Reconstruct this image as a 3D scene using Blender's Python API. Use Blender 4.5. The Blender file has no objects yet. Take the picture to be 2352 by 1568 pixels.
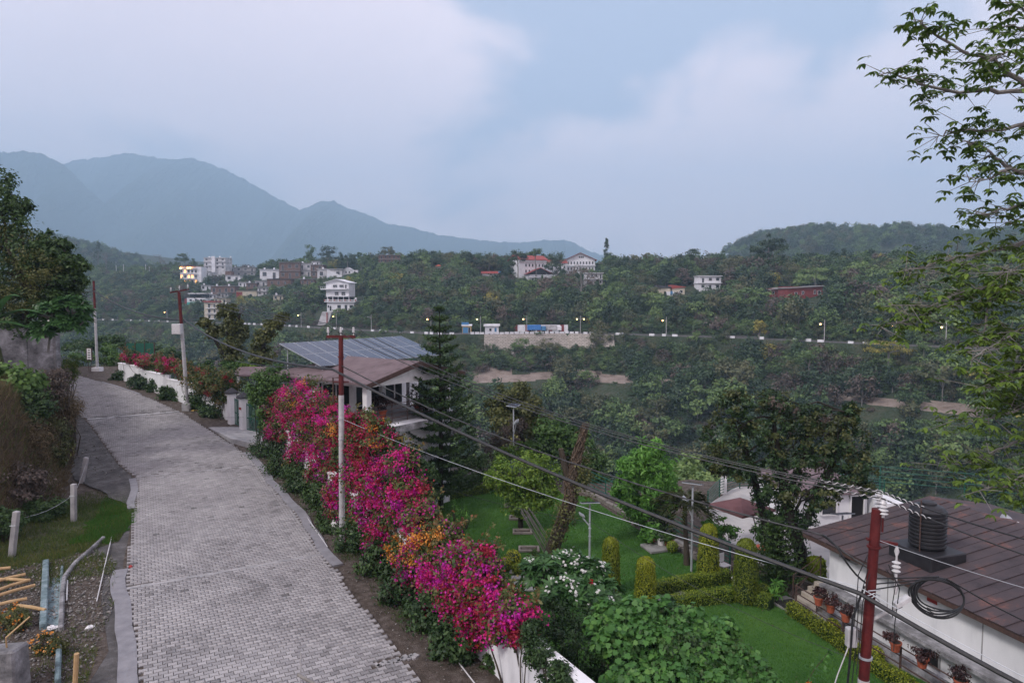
import bpy, bmesh, math, random
import numpy as np
from mathutils import Vector, Matrix, noise as mnoise

S = bpy.context.scene
COL = S.collection
R = math.radians
# ------------------------------------------------------------------ camera
CAM_H = 9.0
PITCH = R(3.6)
cam_d = bpy.data.cameras.new('camera')
cam = bpy.data.objects.new('camera', cam_d)
COL.objects.link(cam)
cam.location = (0, 0, CAM_H)
cam.rotation_euler = (R(90) - PITCH, 0, 0)
cam_d.lens = 24.0
cam_d.sensor_width = 36.0
cam_d.clip_start = 0.1
cam_d.clip_end = 20000
S.camera = cam
# ------------------------------------------------------------------ sky and sun
SUN_EL, SUN_AZ = R(42), R(232)
w = bpy.data.worlds.new('World')
S.world = w
w.use_nodes = True
nt = w.node_tree
nt.nodes.clear()
def N(t, kind, **kw):
    n = t.nodes.new(kind)
    for k, v in kw.items():
        setattr(n, k, v)
    return n
wo = N(nt, 'ShaderNodeOutputWorld')
bg = N(nt, 'ShaderNodeBackground')
bg.inputs['Strength'].default_value = 0.14
sky = N(nt, 'ShaderNodeTexSky', sky_type='NISHITA', sun_disc=False)
sky.sun_elevation = SUN_EL
sky.sun_rotation = SUN_AZ
sky.air_density = 1.4
sky.dust_density = 3.0
tc = N(nt, 'ShaderNodeTexCoord')
mp = N(nt, 'ShaderNodeMapping')
mp.inputs['Scale'].default_value = (1.0, 1.0, 1.7)
mp.inputs['Location'].default_value = (3.1, 1.4, 0.35)
nz = N(nt, 'ShaderNodeTexNoise')
nz.inputs['Scale'].default_value = 2.3
nz.inputs['Detail'].default_value = 5
nz.inputs['Roughness'].default_value = 0.52
nz.inputs['Distortion'].default_value = 0.35
# a broad gap in the overcast, high and straight ahead
dotn = N(nt, 'ShaderNodeVectorMath', operation='DOT_PRODUCT')
dotn.inputs[1].default_value = Vector((0.05, 0.80, 0.60)).normalized()
gap = N(nt, 'ShaderNodeMapRange', interpolation_type='SMOOTHSTEP')
gap.inputs['From Min'].default_value = 0.84
gap.inputs['From Max'].default_value = 1.0
gap.inputs['To Min'].default_value = 0.0
gap.inputs['To Max'].default_value = 0.27
sub = N(nt, 'ShaderNodeMath', operation='SUBTRACT')
ramp = N(nt, 'ShaderNodeValToRGB')
ramp.color_ramp.interpolation = 'EASE'
ramp.color_ramp.elements[0].position = 0.27
ramp.color_ramp.elements[0].color = (0, 0, 0, 1)
ramp.color_ramp.elements[1].position = 0.41
ramp.color_ramp.elements[1].color = (1, 1, 1, 1)
nz2 = N(nt, 'ShaderNodeTexNoise')
nz2.inputs['Scale'].default_value = 2.1
nz2.inputs['Detail'].default_value = 4
cl = N(nt, 'ShaderNodeMix', data_type='RGBA')
cl.inputs[6].default_value = (5.5, 4.8, 5.35, 1)
cl.inputs[7].default_value = (7.6, 6.65, 7.2, 1)
opn = N(nt, 'ShaderNodeMix', data_type='RGBA')
opn.inputs[0].default_value = 0.92
opn.inputs[7].default_value = (3.3, 3.75, 4.9, 1)
mx = N(nt, 'ShaderNodeMix', data_type='RGBA')
L = nt.links.new
L(tc.outputs['Generated'], mp.inputs['Vector'])
L(mp.outputs['Vector'], nz.inputs['Vector'])
L(mp.outputs['Vector'], nz2.inputs['Vector'])
L(tc.outputs['Generated'], dotn.inputs[0])
L(dotn.outputs['Value'], gap.inputs['Value'])
L(nz.outputs['Fac'], sub.inputs[0])
L(gap.outputs['Result'], sub.inputs[1])
L(sub.outputs[0], ramp.inputs['Fac'])
L(nz2.outputs['Fac'], cl.inputs[0])
L(sky.outputs['Color'], opn.inputs[6])
L(ramp.outputs['Color'], mx.inputs[0])
L(opn.outputs[2], mx.inputs[6])
L(cl.outputs[2], mx.inputs[7])
L(mx.outputs[2], bg.inputs['Color'])
L(bg.outputs['Background'], wo.inputs['Surface'])
sun_d = bpy.data.lights.new('sun', 'SUN')
sun_d.energy = 1.5
sun_d.angle = R(11)
sun_d.color = (1.0, 0.95, 0.9)
sun = bpy.data.objects.new('sun', sun_d)
COL.objects.link(sun)
sdir = Vector((math.sin(SUN_AZ) * math.cos(SUN_EL), math.cos(SUN_AZ) * math.cos(SUN_EL), math.sin(SUN_EL)))
sun.rotation_euler = sdir.to_track_quat('Z', 'Y').to_euler()
S.view_settings.view_transform = 'Standard'
S.view_settings.look = 'None'
S.view_settings.exposure = 0.42
S.view_settings.gamma = 1.0
S.cycles.use_denoising = True
S.cycles.max_bounces = 6
S.cycles.diffuse_bounces = 3
S.cycles.glossy_bounces = 2
S.cycles.transmission_bounces = 3
S.cycles.volume_bounces = 1
S.cycles.use_adaptive_sampling = True
S.cycles.adaptive_threshold = 0.015

# ------------------------------------------------------------------ helpers
FPX = 1568.0
CP, SP = math.cos(PITCH), math.sin(PITCH)
def ray(x, y):
    a = (x - 1176) / FPX; b = (784 - y) / FPX
    return a, CP + b * SP, -SP + b * CP
def at_z(x, y, Z=0.0):
    d = ray(x, y); t = (Z - CAM_H) / d[2]
    return Vector((d[0] * t, d[1] * t, Z))
def at_y(x, y, Y):
    d = ray(x, y); t = Y / d[1]
    return Vector((d[0] * t, Y, CAM_H + d[2] * t))
def px_size(n, Y):
    return n * Y / FPX

def fast_mesh(name, V, F, rnd=None, smooth=False):
    """V (n,3), F (m,k) with one polygon size, or a list of such arrays."""
    V = np.asarray(V, dtype=np.float32).reshape(-1, 3)
    if not isinstance(F, list):
        F = [F]
    F = [np.asarray(f, dtype=np.int32) for f in F if len(f)]
    me = bpy.data.meshes.new(name)
    me.vertices.add(len(V))
    me.vertices.foreach_set('co', V.ravel())
    loops = np.concatenate([f.ravel() for f in F])
    tot = np.concatenate([np.full(len(f), f.shape[1], dtype=np.int32) for f in F])
    start = np.concatenate([[0], np.cumsum(tot)[:-1]]).astype(np.int32)
    me.loops.add(len(loops))
    me.loops.foreach_set('vertex_index', loops)
    me.polygons.add(len(tot))
    me.polygons.foreach_set('loop_start', start)
    me.polygons.foreach_set('loop_total', tot)
    if smooth:
        me.polygons.foreach_set('use_smooth', np.ones(len(tot), dtype=bool))
    if rnd is not None:
        a = me.attributes.new('rnd', 'FLOAT', 'FACE')
        a.data.foreach_set('value', np.asarray(rnd, dtype=np.float32))
    me.update(calc_edges=True)
    return me

def link(name, me, mat, parent=None, world=True):
    o = bpy.data.objects.new(name, me)
    if mat is not None:
        if len(me.materials) == 0:
            me.materials.append(mat)
    COL.objects.link(o)
    if parent is not None:
        o.parent = parent
        if world:
            p = Vector((0, 0, 0)); q = parent
            while q is not None:
                p += Vector(q.location); q = q.parent
            o.location = -p
    return o

def tag(o, label=None, cat=None, group=None, kind=None):
    if label: o['label'] = label
    if cat: o['category'] = cat
    if group: o['group'] = group
    if kind: o['kind'] = kind
    return o

def thing(name, label, cat, loc=(0, 0, 0), rz=0.0, group=None):
    o = bpy.data.objects.new(name, None)
    o.empty_display_size = 0.2
    COL.objects.link(o)
    o.location = loc
    o.rotation_euler = (0, 0, rz)
    return tag(o, label, cat, group)

def copy_tree(o, parent=None):
    c = o.copy(); COL.objects.link(c)
    if parent is not None:
        c.parent = parent
    for ch in list(o.children):
        copy_tree(ch, c)
    return c

class MB:
    def __init__(s):
        s.v = []; s.f = []
    def add(s, vs, fs):
        b = len(s.v)
        s.v += [tuple(p) for p in vs]
        s.f += [tuple(i + b for i in f) for f in fs]
        return s
    def box(s, x0, x1, y0, y1, z0, z1):
        vs = [(x0, y0, z0), (x1, y0, z0), (x1, y1, z0), (x0, y1, z0), (x0, y0, z1), (x1, y0, z1), (x1, y1, z1), (x0, y1, z1)]
        return s.add(vs, [(0, 3, 2, 1), (4, 5, 6, 7), (0, 1, 5, 4), (1, 2, 6, 5), (2, 3, 7, 6), (3, 0, 4, 7)])
    def hexa(s, vs):
        return s.add(vs, [(0, 3, 2, 1), (4, 5, 6, 7), (0, 1, 5, 4), (1, 2, 6, 5), (2, 3, 7, 6), (3, 0, 4, 7)])
    def bar(s, a, b, w, h=None, up=(0, 0, 1)):
        h = w if h is None else h
        a = Vector(a); b = Vector(b); d = (b - a).normalized()
        u = Vector(up)
        if abs(d.dot(u)) > 0.98: u = Vector((1, 0, 0))
        r = d.cross(u).normalized(); u = r.cross(d)
        r *= w / 2; u *= h / 2
        return s.hexa([a - r - u, a + r - u, a + r + u, a - r + u, b - r - u, b + r - u, b + r + u, b - r + u])
    def tube(s, pts, rad, n=8, caps=True):
        pts = [Vector(p) for p in pts]
        if not hasattr(rad, '__len__'): rad = [rad] * len(pts)
        base = len(s.v); ref = None
        for i, p in enumerate(pts):
            d = (pts[min(i + 1, len(pts) - 1)] - pts[max(i - 1, 0)]).normalized()
            if ref is None:
                ref = Vector((0, 0, 1)) if abs(d.z) < 0.9 else Vector((1, 0, 0))
            r = d.cross(ref).normalized(); ref = r.cross(d).normalized()
            for k in range(n):
                a = 2 * math.pi * k / n
                s.v.append(tuple(p + (r * math.cos(a) + ref * math.sin(a)) * rad[i]))
        for i in range(len(pts) - 1):
            for k in range(n):
                k2 = (k + 1) % n
                s.f.append((base + i * n + k, base + i * n + k2, base + (i + 1) * n + k2, base + (i + 1) * n + k))
        if caps:
            s.f.append(tuple(base + k for k in range(n))[::-1])
            e = base + (len(pts) - 1) * n
            s.f.append(tuple(e + k for k in range(n)))
        return s
    def cyl(s, c, r, h, n=16, r2=None):
        c = Vector(c)
        return s.tube([c, c + Vector((0, 0, h))], [r, r if r2 is None else r2], n)
    def lathe(s, prof, n=20, c=(0, 0, 0)):
        base = len(s.v)
        for r, z in prof:
            for k in range(n):
                a = 2 * math.pi * k / n
                s.v.append((c[0] + r * math.cos(a), c[1] + r * math.sin(a), c[2] + z))
        for i in range(len(prof) - 1):
            for k in range(n):
                k2 = (k + 1) % n
                s.f.append((base + i * n + k, base + i * n + k2, base + (i + 1) * n + k2, base + (i + 1) * n + k))
        s.f.append(tuple(base + k for k in range(n))[::-1])
        e = base + (len(prof) - 1) * n
        s.f.append(tuple(e + k for k in range(n)))
        return s
    def prism(s, poly, z0, z1):
        n = len(poly)
        vs = [(p[0], p[1], z0) for p in poly] + [(p[0], p[1], z1) for p in poly]
        fs = [tuple(range(n))[::-1], tuple(range(n, 2 * n))]
        fs += [(i, (i + 1) % n, n + (i + 1) % n, n + i) for i in range(n)]
        return s.add(vs, fs)
    def sphere(s, c, rx, ry=None, rz=None, nu=10, nv=7):
        ry = rx if ry is None else ry; rz = rx if rz is None else rz
        base = len(s.v)
        for i in range(1, nv):
            t = math.pi * i / nv
            for k in range(nu):
                a = 2 * math.pi * k / nu
                s.v.append((c[0] + rx * math.sin(t) * math.cos(a), c[1] + ry * math.sin(t) * math.sin(a), c[2] + rz * math.cos(t)))
        top = len(s.v); s.v.append((c[0], c[1], c[2] + rz)); s.v.append((c[0], c[1], c[2] - rz))
        for i in range(nv - 2):
            for k in range(nu):
                k2 = (k + 1) % nu
                s.f.append((base + i * nu + k, base + (i + 1) * nu + k, base + (i + 1) * nu + k2, base + i * nu + k2))
        for k in range(nu):
            k2 = (k + 1) % nu
            s.f.append((top, base + k, base + k2))
            e = base + (nv - 2) * nu
            s.f.append((top + 1, e + k2, e + k))
        return s
    def build(s, name, mat, parent=None, world=False, smooth=False, bevel=0.0):
        me = bpy.data.meshes.new(name)
        me.from_pydata(s.v, [], s.f)
        me.update()
        if bevel > 0 or True:
            bm = bmesh.new(); bm.from_mesh(me)
            if bevel > 0:
                bmesh.ops.bevel(bm, geom=[e for e in bm.edges if len(e.link_faces) == 2 and e.calc_face_angle() > 0.6],
                                offset=bevel, segments=1, affect='EDGES', clamp_overlap=True)
            bmesh.ops.recalc_face_normals(bm, faces=bm.faces)
            bm.to_mesh(me); bm.free()
        if smooth:
            me.polygons.foreach_set('use_smooth', np.ones(len(me.polygons), dtype=bool))
            try: me.set_sharp_from_angle(angle=R(38))
            except Exception: pass
        return link(name, me, mat, parent, world)

# ------------------------------------------------------------------ materials
M = {}
def new_mat(name):
    m = bpy.data.materials.new(name); m.use_nodes = True
    t = m.node_tree; b = t.nodes['Principled BSDF']
    M[name] = m
    return m, t, b
def c4(c):
    return (c[0], c[1], c[2], 1)
def surf(name, stops, scale=4.0, rough=0.8, bump=0.3, bscale=None, detail=6, metallic=0.0, spec=0.3, dist=0.02, stretch=(1, 1, 1), coord='Object', nrough=0.6):
    """a surface whose colour wanders between the stops, with fine relief"""
    m, t, b = new_mat(name)
    tc = N(t, 'ShaderNodeTexCoord'); mp = N(t, 'ShaderNodeMapping')
    mp.inputs['Scale'].default_value = stretch
    t.links.new(tc.outputs[coord], mp.inputs['Vector'])
    n1 = N(t, 'ShaderNodeTexNoise'); n1.inputs['Scale'].default_value = scale; n1.inputs['Detail'].default_value = detail
    n1.inputs['Roughness'].default_value = nrough
    t.links.new(mp.outputs[0], n1.inputs['Vector'])
    rp = N(t, 'ShaderNodeValToRGB')
    el = rp.color_ramp.elements
    k = len(stops)
    for i, c in enumerate(stops):
        p = 0.30 + 0.40 * i / max(1, k - 1)
        if i == 0: el[0].position = p; el[0].color = c4(c)
        elif i == k - 1: el[-1].position = p; el[-1].color = c4(c)
        else:
            e = el.new(p); e.color = c4(c)
    t.links.new(n1.outputs['Fac'], rp.inputs['Fac'])
    t.links.new(rp.outputs['Color'], b.inputs['Base Color'])
    b.inputs['Roughness'].default_value = rough
    b.inputs['Metallic'].default_value = metallic
    b.inputs['Specular IOR Level'].default_value = spec
    if bump > 0:
        n2 = N(t, 'ShaderNodeTexNoise'); n2.inputs['Scale'].default_value = bscale or scale * 6
        n2.inputs['Detail'].default_value = 5
        t.links.new(mp.outputs[0], n2.inputs['Vector'])
        bp = N(t, 'ShaderNodeBump'); bp.inputs['Strength'].default_value = bump; bp.inputs['Distance'].default_value = dist
        t.links.new(n2.outputs['Fac'], bp.inputs['Height'])
        t.links.new(bp.outputs[0], b.inputs['Normal'])
    return m
def leafmat(name, stops, trans=0.3, rough=0.5, spec=0.35, attr=True):
    m, t, b = new_mat(name)
    rp = N(t, 'ShaderNodeValToRGB'); el = rp.color_ramp.elements
    k = len(stops)
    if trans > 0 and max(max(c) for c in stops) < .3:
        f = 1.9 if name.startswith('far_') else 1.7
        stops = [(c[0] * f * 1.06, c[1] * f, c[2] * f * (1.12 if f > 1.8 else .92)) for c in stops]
    for i, c in enumerate(stops):
        p = i / max(1, k - 1)
        if i == 0: el[0].position = 0; el[0].color = c4(c)
        elif i == k - 1: el[-1].position = 1; el[-1].color = c4(c)
        else:
            e = el.new(p); e.color = c4(c)
    a = N(t, 'ShaderNodeAttribute'); a.attribute_name = 'rnd'
    oi = N(t, 'ShaderNodeObjectInfo')
    ad = N(t, 'ShaderNodeMath', operation='MULTIPLY_ADD'); ad.inputs[1].default_value = 0.5; ad.inputs[2].default_value = -0.25
    t.links.new(oi.outputs['Random'], ad.inputs[0])
    sm = N(t, 'ShaderNodeMath', operation='ADD'); sm.use_clamp = True
    t.links.new(a.outputs['Fac'], sm.inputs[0]); t.links.new(ad.outputs[0], sm.inputs[1])
    t.links.new(sm.outputs[0], rp.inputs['Fac'])
    t.links.new(rp.outputs['Color'], b.inputs['Base Color'])
    b.inputs['Roughness'].default_value = rough
    b.inputs['Specular IOR Level'].default_value = spec
    tr = N(t, 'ShaderNodeBsdfTranslucent'); t.links.new(rp.outputs['Color'], tr.inputs['Color'])
    mx = N(t, 'ShaderNodeMixShader'); mx.inputs[0].default_value = trans
    t.links.new(b.outputs[0], mx.inputs[1]); t.links.new(tr.outputs[0], mx.inputs[2])
    t.links.new(mx.outputs[0], t.nodes['Material Output'].inputs['Surface'])
    return m
def glow(name, col, strength):
    m, t, b = new_mat(name)
    b.inputs['Base Color'].default_value = c4(col)
    b.inputs['Emission Color'].default_value = c4(col)
    b.inputs['Emission Strength'].default_value = strength
    return m

surf('white_wall', [(0.50, 0.51, 0.54), (0.66, 0.67, 0.70), (0.72, 0.73, 0.76)], 1.3, 0.85, 0.25, 60, stretch=(1, 1, 0.35))
surf('white_trim', [(0.6, 0.6, 0.62), (0.74, 0.74, 0.76)], 2.0, 0.7, 0.1, 50)
surf('far_white', [(0.55, 0.56, 0.60), (0.78, 0.79, 0.83)], 0.35, 0.85, 0)
surf('far_grey', [(0.22, 0.22, 0.23), (0.36, 0.35, 0.36)], 0.4, 0.9, 0)
surf('far_cream', [(0.42, 0.38, 0.30), (0.55, 0.50, 0.40)], 0.4, 0.9, 0)
surf('far_brick', [(0.10, 0.06, 0.05), (0.19, 0.12, 0.10)], 0.8, 0.95, 0.3, 6, dist=0.1)
surf('far_stained', [(0.22, 0.22, 0.23), (0.48, 0.48, 0.50), (0.6, 0.6, 0.62)], 0.3, 0.9, 0)
surf('far_red', [(0.17, 0.035, 0.035), (0.24, 0.05, 0.05)], 0.7, 0.9, 0.2, 5)
surf('red_roof', [(0.22, 0.045, 0.04), (0.33, 0.07, 0.06)], 0.7, 0.8, 0.1, 8)
surf('dark_roof', [(0.03, 0.03, 0.035), (0.07, 0.07, 0.08)], 0.9, 0.8, 0.1, 8)
surf('teal_paint', [(0.06, 0.30, 0.28), (0.10, 0.40, 0.36)], 0.8, 0.8, 0)
surf('blue_paint', [(0.05, 0.16, 0.32), (0.08, 0.24, 0.45)], 0.8, 0.7, 0)
surf('yellow_paint', [(0.45, 0.30, 0.08), (0.55, 0.38, 0.12)], 0.8, 0.8, 0)
surf('glass', [(0.02, 0.022, 0.027), (0.035, 0.04, 0.05)], 1.0, 0.12, 0, spec=0.6)
surf('dark_void', [(0.006, 0.006, 0.007), (0.012, 0.012, 0.014)], 1.0, 0.9, 0)
surf('concrete', [(0.20, 0.20, 0.21), (0.30, 0.30, 0.31), (0.37, 0.36, 0.37)], 2.2, 0.9, 0.5, 30)
surf('concrete_stained', [(0.06, 0.06, 0.065), (0.19, 0.19, 0.20), (0.42, 0.42, 0.45)], 1.6, 0.9, 0.6, 25, nrough=0.72)
surf('dark_shoulder', [(0.035, 0.034, 0.035), (0.075, 0.072, 0.072), (0.15, 0.145, 0.15)], 1.5, .95, .8, 25, nrough=.74)
surf('kerb_grey', [(0.17, 0.17, 0.19), (0.25, 0.25, 0.27)], 3.0, 0.9, 0.4, 40)
surf('bark', [(0.03, 0.024, 0.018), (0.075, 0.06, 0.045)], 7, 0.95, 0.8, 26, stretch=(1, 1, 0.3), dist=0.03)
surf('bark_grey', [(0.12, 0.115, 0.105), (0.24, 0.23, 0.22)], 5, 0.95, 0.6, 20, stretch=(1, 1, 0.4))
surf('bark_dark', [(0.012, 0.011, 0.009), (0.032, 0.028, 0.022)], 7, 0.95, 0.8, 26)
surf('vine_dry', [(0.04, 0.028, 0.020), (0.09, 0.065, 0.045), (0.19, 0.15, 0.11)], 9, 0.95, 0.4, 30)
surf('red_paint', [(0.05, 0.006, 0.007), (0.085, 0.010, 0.011), (0.12, 0.020, 0.019)], 5, 0.6, 0.25, 40, nrough=0.7)
surf('pole_grey', [(0.30, 0.30, 0.31), (0.45, 0.45, 0.46)], 4, 0.7, 0.2, 40)
surf('galvanised', [(0.33, 0.36, 0.40), (0.46, 0.49, 0.53)], 5, 0.5, 0.1, 40, metallic=0.3)
surf('black_rubber', [(0.010, 0.011, 0.013), (0.024, 0.025, 0.028)], 9, 0.45, 0.1, 60)
surf('cable_grey', [(0.014, 0.015, 0.017), (0.034, 0.034, 0.038)], 9, 0.5, 0.1, 60)
surf('porcelain', [(0.45, 0.45, 0.47), (0.62, 0.62, 0.63)], 9, 0.25, 0)
surf('rust_iron', [(0.045, 0.028, 0.025), (0.09, 0.055, 0.048)], 9, 0.8, 0.2, 60)
surf('green_paint', [(0.008, 0.065, 0.045), (0.02, 0.11, 0.075)], 6, 0.5, 0.1, 40)
surf('terracotta', [(0.27, 0.062, 0.035), (0.40, 0.11, 0.06)], 8, 0.85, 0.2, 60)
surf('pot_red', [(0.20, 0.03, 0.025), (0.30, 0.05, 0.04)], 8, 0.6, 0.1, 60)
surf('pot_white', [(0.5, 0.5, 0.5), (0.7, 0.7, 0.7)], 8, 0.5, 0.1, 60)
surf('bamboo', [(0.33, 0.21, 0.10), (0.50, 0.35, 0.19)], 5, 0.6, 0.2, 30)
surf('brown_roof', [(0.085, 0.062, 0.066), (0.135, 0.10, 0.108), (0.16, 0.122, 0.13)], 1.6, 0.85, 0.5, 14, stretch=(1, 1, 1))
surf('rusty_sheet', [(0.026, 0.021, 0.025), (0.042, 0.033, 0.038), (0.055, 0.043, 0.048), (0.064, 0.047, 0.050), (0.13, 0.062, 0.052), (0.25, 0.20, 0.195)], 0.75, 0.75, 0.4, 18, nrough=0.72, detail=9)
surf('tank_black', [(0.012, 0.012, 0.015), (0.026, 0.026, 0.03)], 4, 0.5, 0.15, 30)
surf('terrace', [(0.26, 0.26, 0.26), (0.36, 0.35, 0.345), (0.42, 0.41, 0.40)], 0.9, 0.9, 0.4, 20)
surf('soil', [(0.030, 0.024, 0.020), (0.075, 0.060, 0.050), (0.15, 0.13, 0.12)], 3.5, 0.98, 1.0, 22, nrough=0.75, dist=0.05)
surf('gravel', [(0.06, 0.055, 0.052), (0.16, 0.15, 0.145), (0.30, 0.29, 0.28)], 11, 0.95, 1.0, 40, nrough=0.7, dist=0.03)
surf('dirt_track', [(0.14, 0.11, 0.095), (0.24, 0.195, 0.17), (0.30, 0.26, 0.235)], 0.35, 0.98, 0.8, 2.5, nrough=0.7, dist=0.4)
surf('bank_soil', [(0.028, 0.024, 0.016), (0.075, 0.055, 0.036), (0.13, 0.095, 0.065)], 1.6, 0.98, 1.0, 9, nrough=0.7, dist=0.15)
surf('lawn', [(0.026, 0.088, 0.014), (0.042, 0.122, 0.020), (0.065, 0.155, 0.030)], 0.55, 0.9, 1.0, 34, nrough=0.66, dist=0.04)
surf('rough_grass_soil', [(0.02, 0.035, 0.012), (0.045, 0.055, 0.022), (0.09, 0.075, 0.05)], 1.4, 0.98, 1.0, 18, nrough=0.7, dist=0.06)
surf('undergrowth', [(0.018, 0.034, 0.018), (0.036, 0.052, 0.028), (0.075, 0.072, 0.05)], 0.16, 0.98, 1.0, 0.8, nrough=0.7, dist=1.0)
surf('mountain_wood', [(0.010, 0.028, 0.018), (0.022, 0.048, 0.026), (0.038, 0.062, 0.034)], 0.010, 1.0, 1.0, 0.03, nrough=0.7, dist=25.0, detail=9)
surf('stone_dry', [(0.12, 0.11, 0.10), (0.24, 0.22, 0.20)], 4, 0.95, 0.6, 20)
surf('slab_stone', [(0.17, 0.17, 0.17), (0.28, 0.28, 0.27)], 3, 0.9, 0.4, 30)
surf('doormat', [(0.012, 0.012, 0.013), (0.03, 0.03, 0.03)], 20, 0.98, 0.5, 90)
surf('parasol_cloth', [(0.10, 0.045, 0.05), (0.15, 0.07, 0.075)], 3, 0.8, 0.1, 40)
surf('sign_red', [(0.28, 0.03, 0.03), (0.33, 0.05, 0.05)], 5, 0.6, 0)
surf('sign_white', [(0.60, 0.60, 0.62), (0.70, 0.70, 0.72)], 5, 0.6, 0)
surf('ink', [(0.03, 0.03, 0.035), (0.05, 0.05, 0.06)], 5, 0.7, 0)
surf('orange_plastic', [(0.45, 0.08, 0.03), (0.52, 0.11, 0.05)], 5, 0.5, 0)
surf('blue_tarp', [(0.03, 0.14, 0.40), (0.06, 0.22, 0.55)], 2, 0.5, 0)
surf('steps_stone', [(0.30, 0.27, 0.23), (0.40, 0.36, 0.31)], 4, 0.85, 0.2, 40)
glow('lamp_warm', (1.0, 0.50, 0.14), 14.0)
glow('lamp_yellow', (1.0, 0.72, 0.18), 9.0)
glow('lit_window', (1.0, 0.45, 0.16), 2.2)
# solar glass: dark blue cells with a fine grid
m, t, b = new_mat('solar_cells')
tcn = N(t, 'ShaderNodeTexCoord')
br = N(t, 'ShaderNodeTexBrick'); br.offset = 0.0
br.inputs['Color1'].default_value = (0.026, 0.032, 0.058, 1); br.inputs['Color2'].default_value = (0.034, 0.042, 0.072, 1)
br.inputs['Mortar'].default_value = (0.10, 0.12, 0.17, 1)
br.inputs['Scale'].default_value = 1.0; br.inputs['Mortar Size'].default_value = 0.004
br.inputs['Brick Width'].default_value = 0.158; br.inputs['Row Height'].default_value = 0.158
t.links.new(tcn.outputs['Object'], br.inputs['Vector'])
t.links.new(br.outputs['Color'], b.inputs['Base Color'])
b.inputs['Roughness'].default_value = 0.22
b.inputs['Specular IOR Level'].default_value = 0.55
# dry-stone retaining wall, too far to pick its blocks apart
m, t, b = new_mat('block_masonry')
tcn = N(t, 'ShaderNodeTexCoord')
br = N(t, 'ShaderNodeTexBrick')
br.inputs['Color1'].default_value = (0.30, 0.27, 0.24, 1); br.inputs['Color2'].default_value = (0.42, 0.38, 0.345, 1)
br.inputs['Mortar'].default_value = (0.13, 0.12, 0.11, 1)
br.inputs['Scale'].default_value = 1.0; br.inputs['Mortar Size'].default_value = 0.05
br.inputs['Brick Width'].default_value = 1.1; br.inputs['Row Height'].default_value = 0.5
sx = N(t, 'ShaderNodeSeparateXYZ'); cx = N(t, 'ShaderNodeCombineXYZ')
t.links.new(tcn.outputs['Object'], sx.inputs[0]); t.links.new(sx.outputs[0], cx.inputs[0]); t.links.new(sx.outputs[2], cx.inputs[1])
t.links.new(cx.outputs[0], br.inputs['Vector'])
t.links.new(br.outputs['Color'], b.inputs['Base Color']); b.inputs['Roughness'].default_value = 0.95
# pavers: worn concrete, each block its own tone
def pavermat(name, attr):
    m, t, b = new_mat(name)
    if attr:
        a = N(t, 'ShaderNodeAttribute'); a.attribute_name = 'rnd'; src = a.outputs['Fac']
    else:
        a = N(t, 'ShaderNodeObjectInfo'); src = a.outputs['Random']
    g = N(t, 'ShaderNodeNewGeometry')
    n1 = N(t, 'ShaderNodeTexNoise'); n1.inputs['Scale'].default_value = 0.45; n1.inputs['Detail'].default_value = 6; n1.inputs['Roughness'].default_value = 0.65
    n2 = N(t, 'ShaderNodeTexNoise'); n2.inputs['Scale'].default_value = 26; n2.inputs['Detail'].default_value = 4
    t.links.new(g.outputs['Position'], n1.inputs['Vector']); t.links.new(g.outputs['Position'], n2.inputs['Vector'])
    m1 = N(t, 'ShaderNodeMath', operation='MULTIPLY_ADD'); m1.inputs[1].default_value = 0.34
    t.links.new(src, m1.inputs[0])
    m2 = N(t, 'ShaderNodeMath', operation='MULTIPLY_ADD'); m2.inputs[1].default_value = .75; m2.inputs[2].default_value = -0.04
    t.links.new(n1.outputs['Fac'], m2.inputs[0]); t.links.new(m2.outputs[0], m1.inputs[2])
    m3 = N(t, 'ShaderNodeMath', operation='MULTIPLY_ADD'); m3.inputs[1].default_value = 0.25
    t.links.new(n2.outputs['Fac'], m3.inputs[0]); t.links.new(m1.outputs[0], m3.inputs[2])
    rp = N(t, 'ShaderNodeValToRGB'); el = rp.color_ramp.elements
    el[0].position = 0.30; el[0].color = (0.105, 0.103, 0.106, 1)
    el[1].position = 0.92; el[1].color = (0.375, 0.368, 0.375, 1)
    e = el.new(0.55); e.color = (0.24, 0.235, 0.243, 1)
    t.links.new(m3.outputs[0], rp.inputs['Fac'])
    t.links.new(rp.outputs['Color'], b.inputs['Base Color'])
    b.inputs['Roughness'].default_value = 0.85
    bp = N(t, 'ShaderNodeBump'); bp.inputs['Strength'].default_value = 0.4; bp.inputs['Distance'].default_value = 0.01
    t.links.new(n2.outputs['Fac'], bp.inputs['Height']); t.links.new(bp.outputs[0], b.inputs['Normal'])
pavermat('paver_stone', False)
pavermat('paver_field', True)

G = lambda r, g, b_: (r, g, b_)
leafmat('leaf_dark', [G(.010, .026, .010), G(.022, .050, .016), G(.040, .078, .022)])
leafmat('leaf_mid', [G(.020, .050, .014), G(.038, .085, .020), G(.065, .125, .030)])
leafmat('leaf_olive', [G(.024, .034, .012), G(.048, .062, .020), G(.085, .095, .032)])
leafmat('leaf_lime', [G(.030, .075, .012), G(.062, .125, .018), G(.12, .19, .03)], trans=0.4)
leafmat('leaf_bright', [G(.030, .090, .016), G(.060, .16, .030), G(.105, .24, .05)], trans=0.4)
leafmat('leaf_bougain', [G(.020, .040, .014), G(.045, .072, .020), G(.085, .085, .030), G(.12, .06, .03)])
leafmat('bract', [G(.34, .014, .06), G(.52, .018, .13), G(.62, .022, .22), G(.70, .06, .34)], trans=0.35, spec=0.2)
leafmat('bract_violet', [G(.40, .012, .20), G(.52, .018, .36), G(.60, .05, .48)], trans=0.35, spec=0.2)
leafmat('bract_red', [G(.20, .016, .024), G(.34, .03, .05), G(.46, .06, .09)], trans=0.35, spec=0.2)
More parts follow.
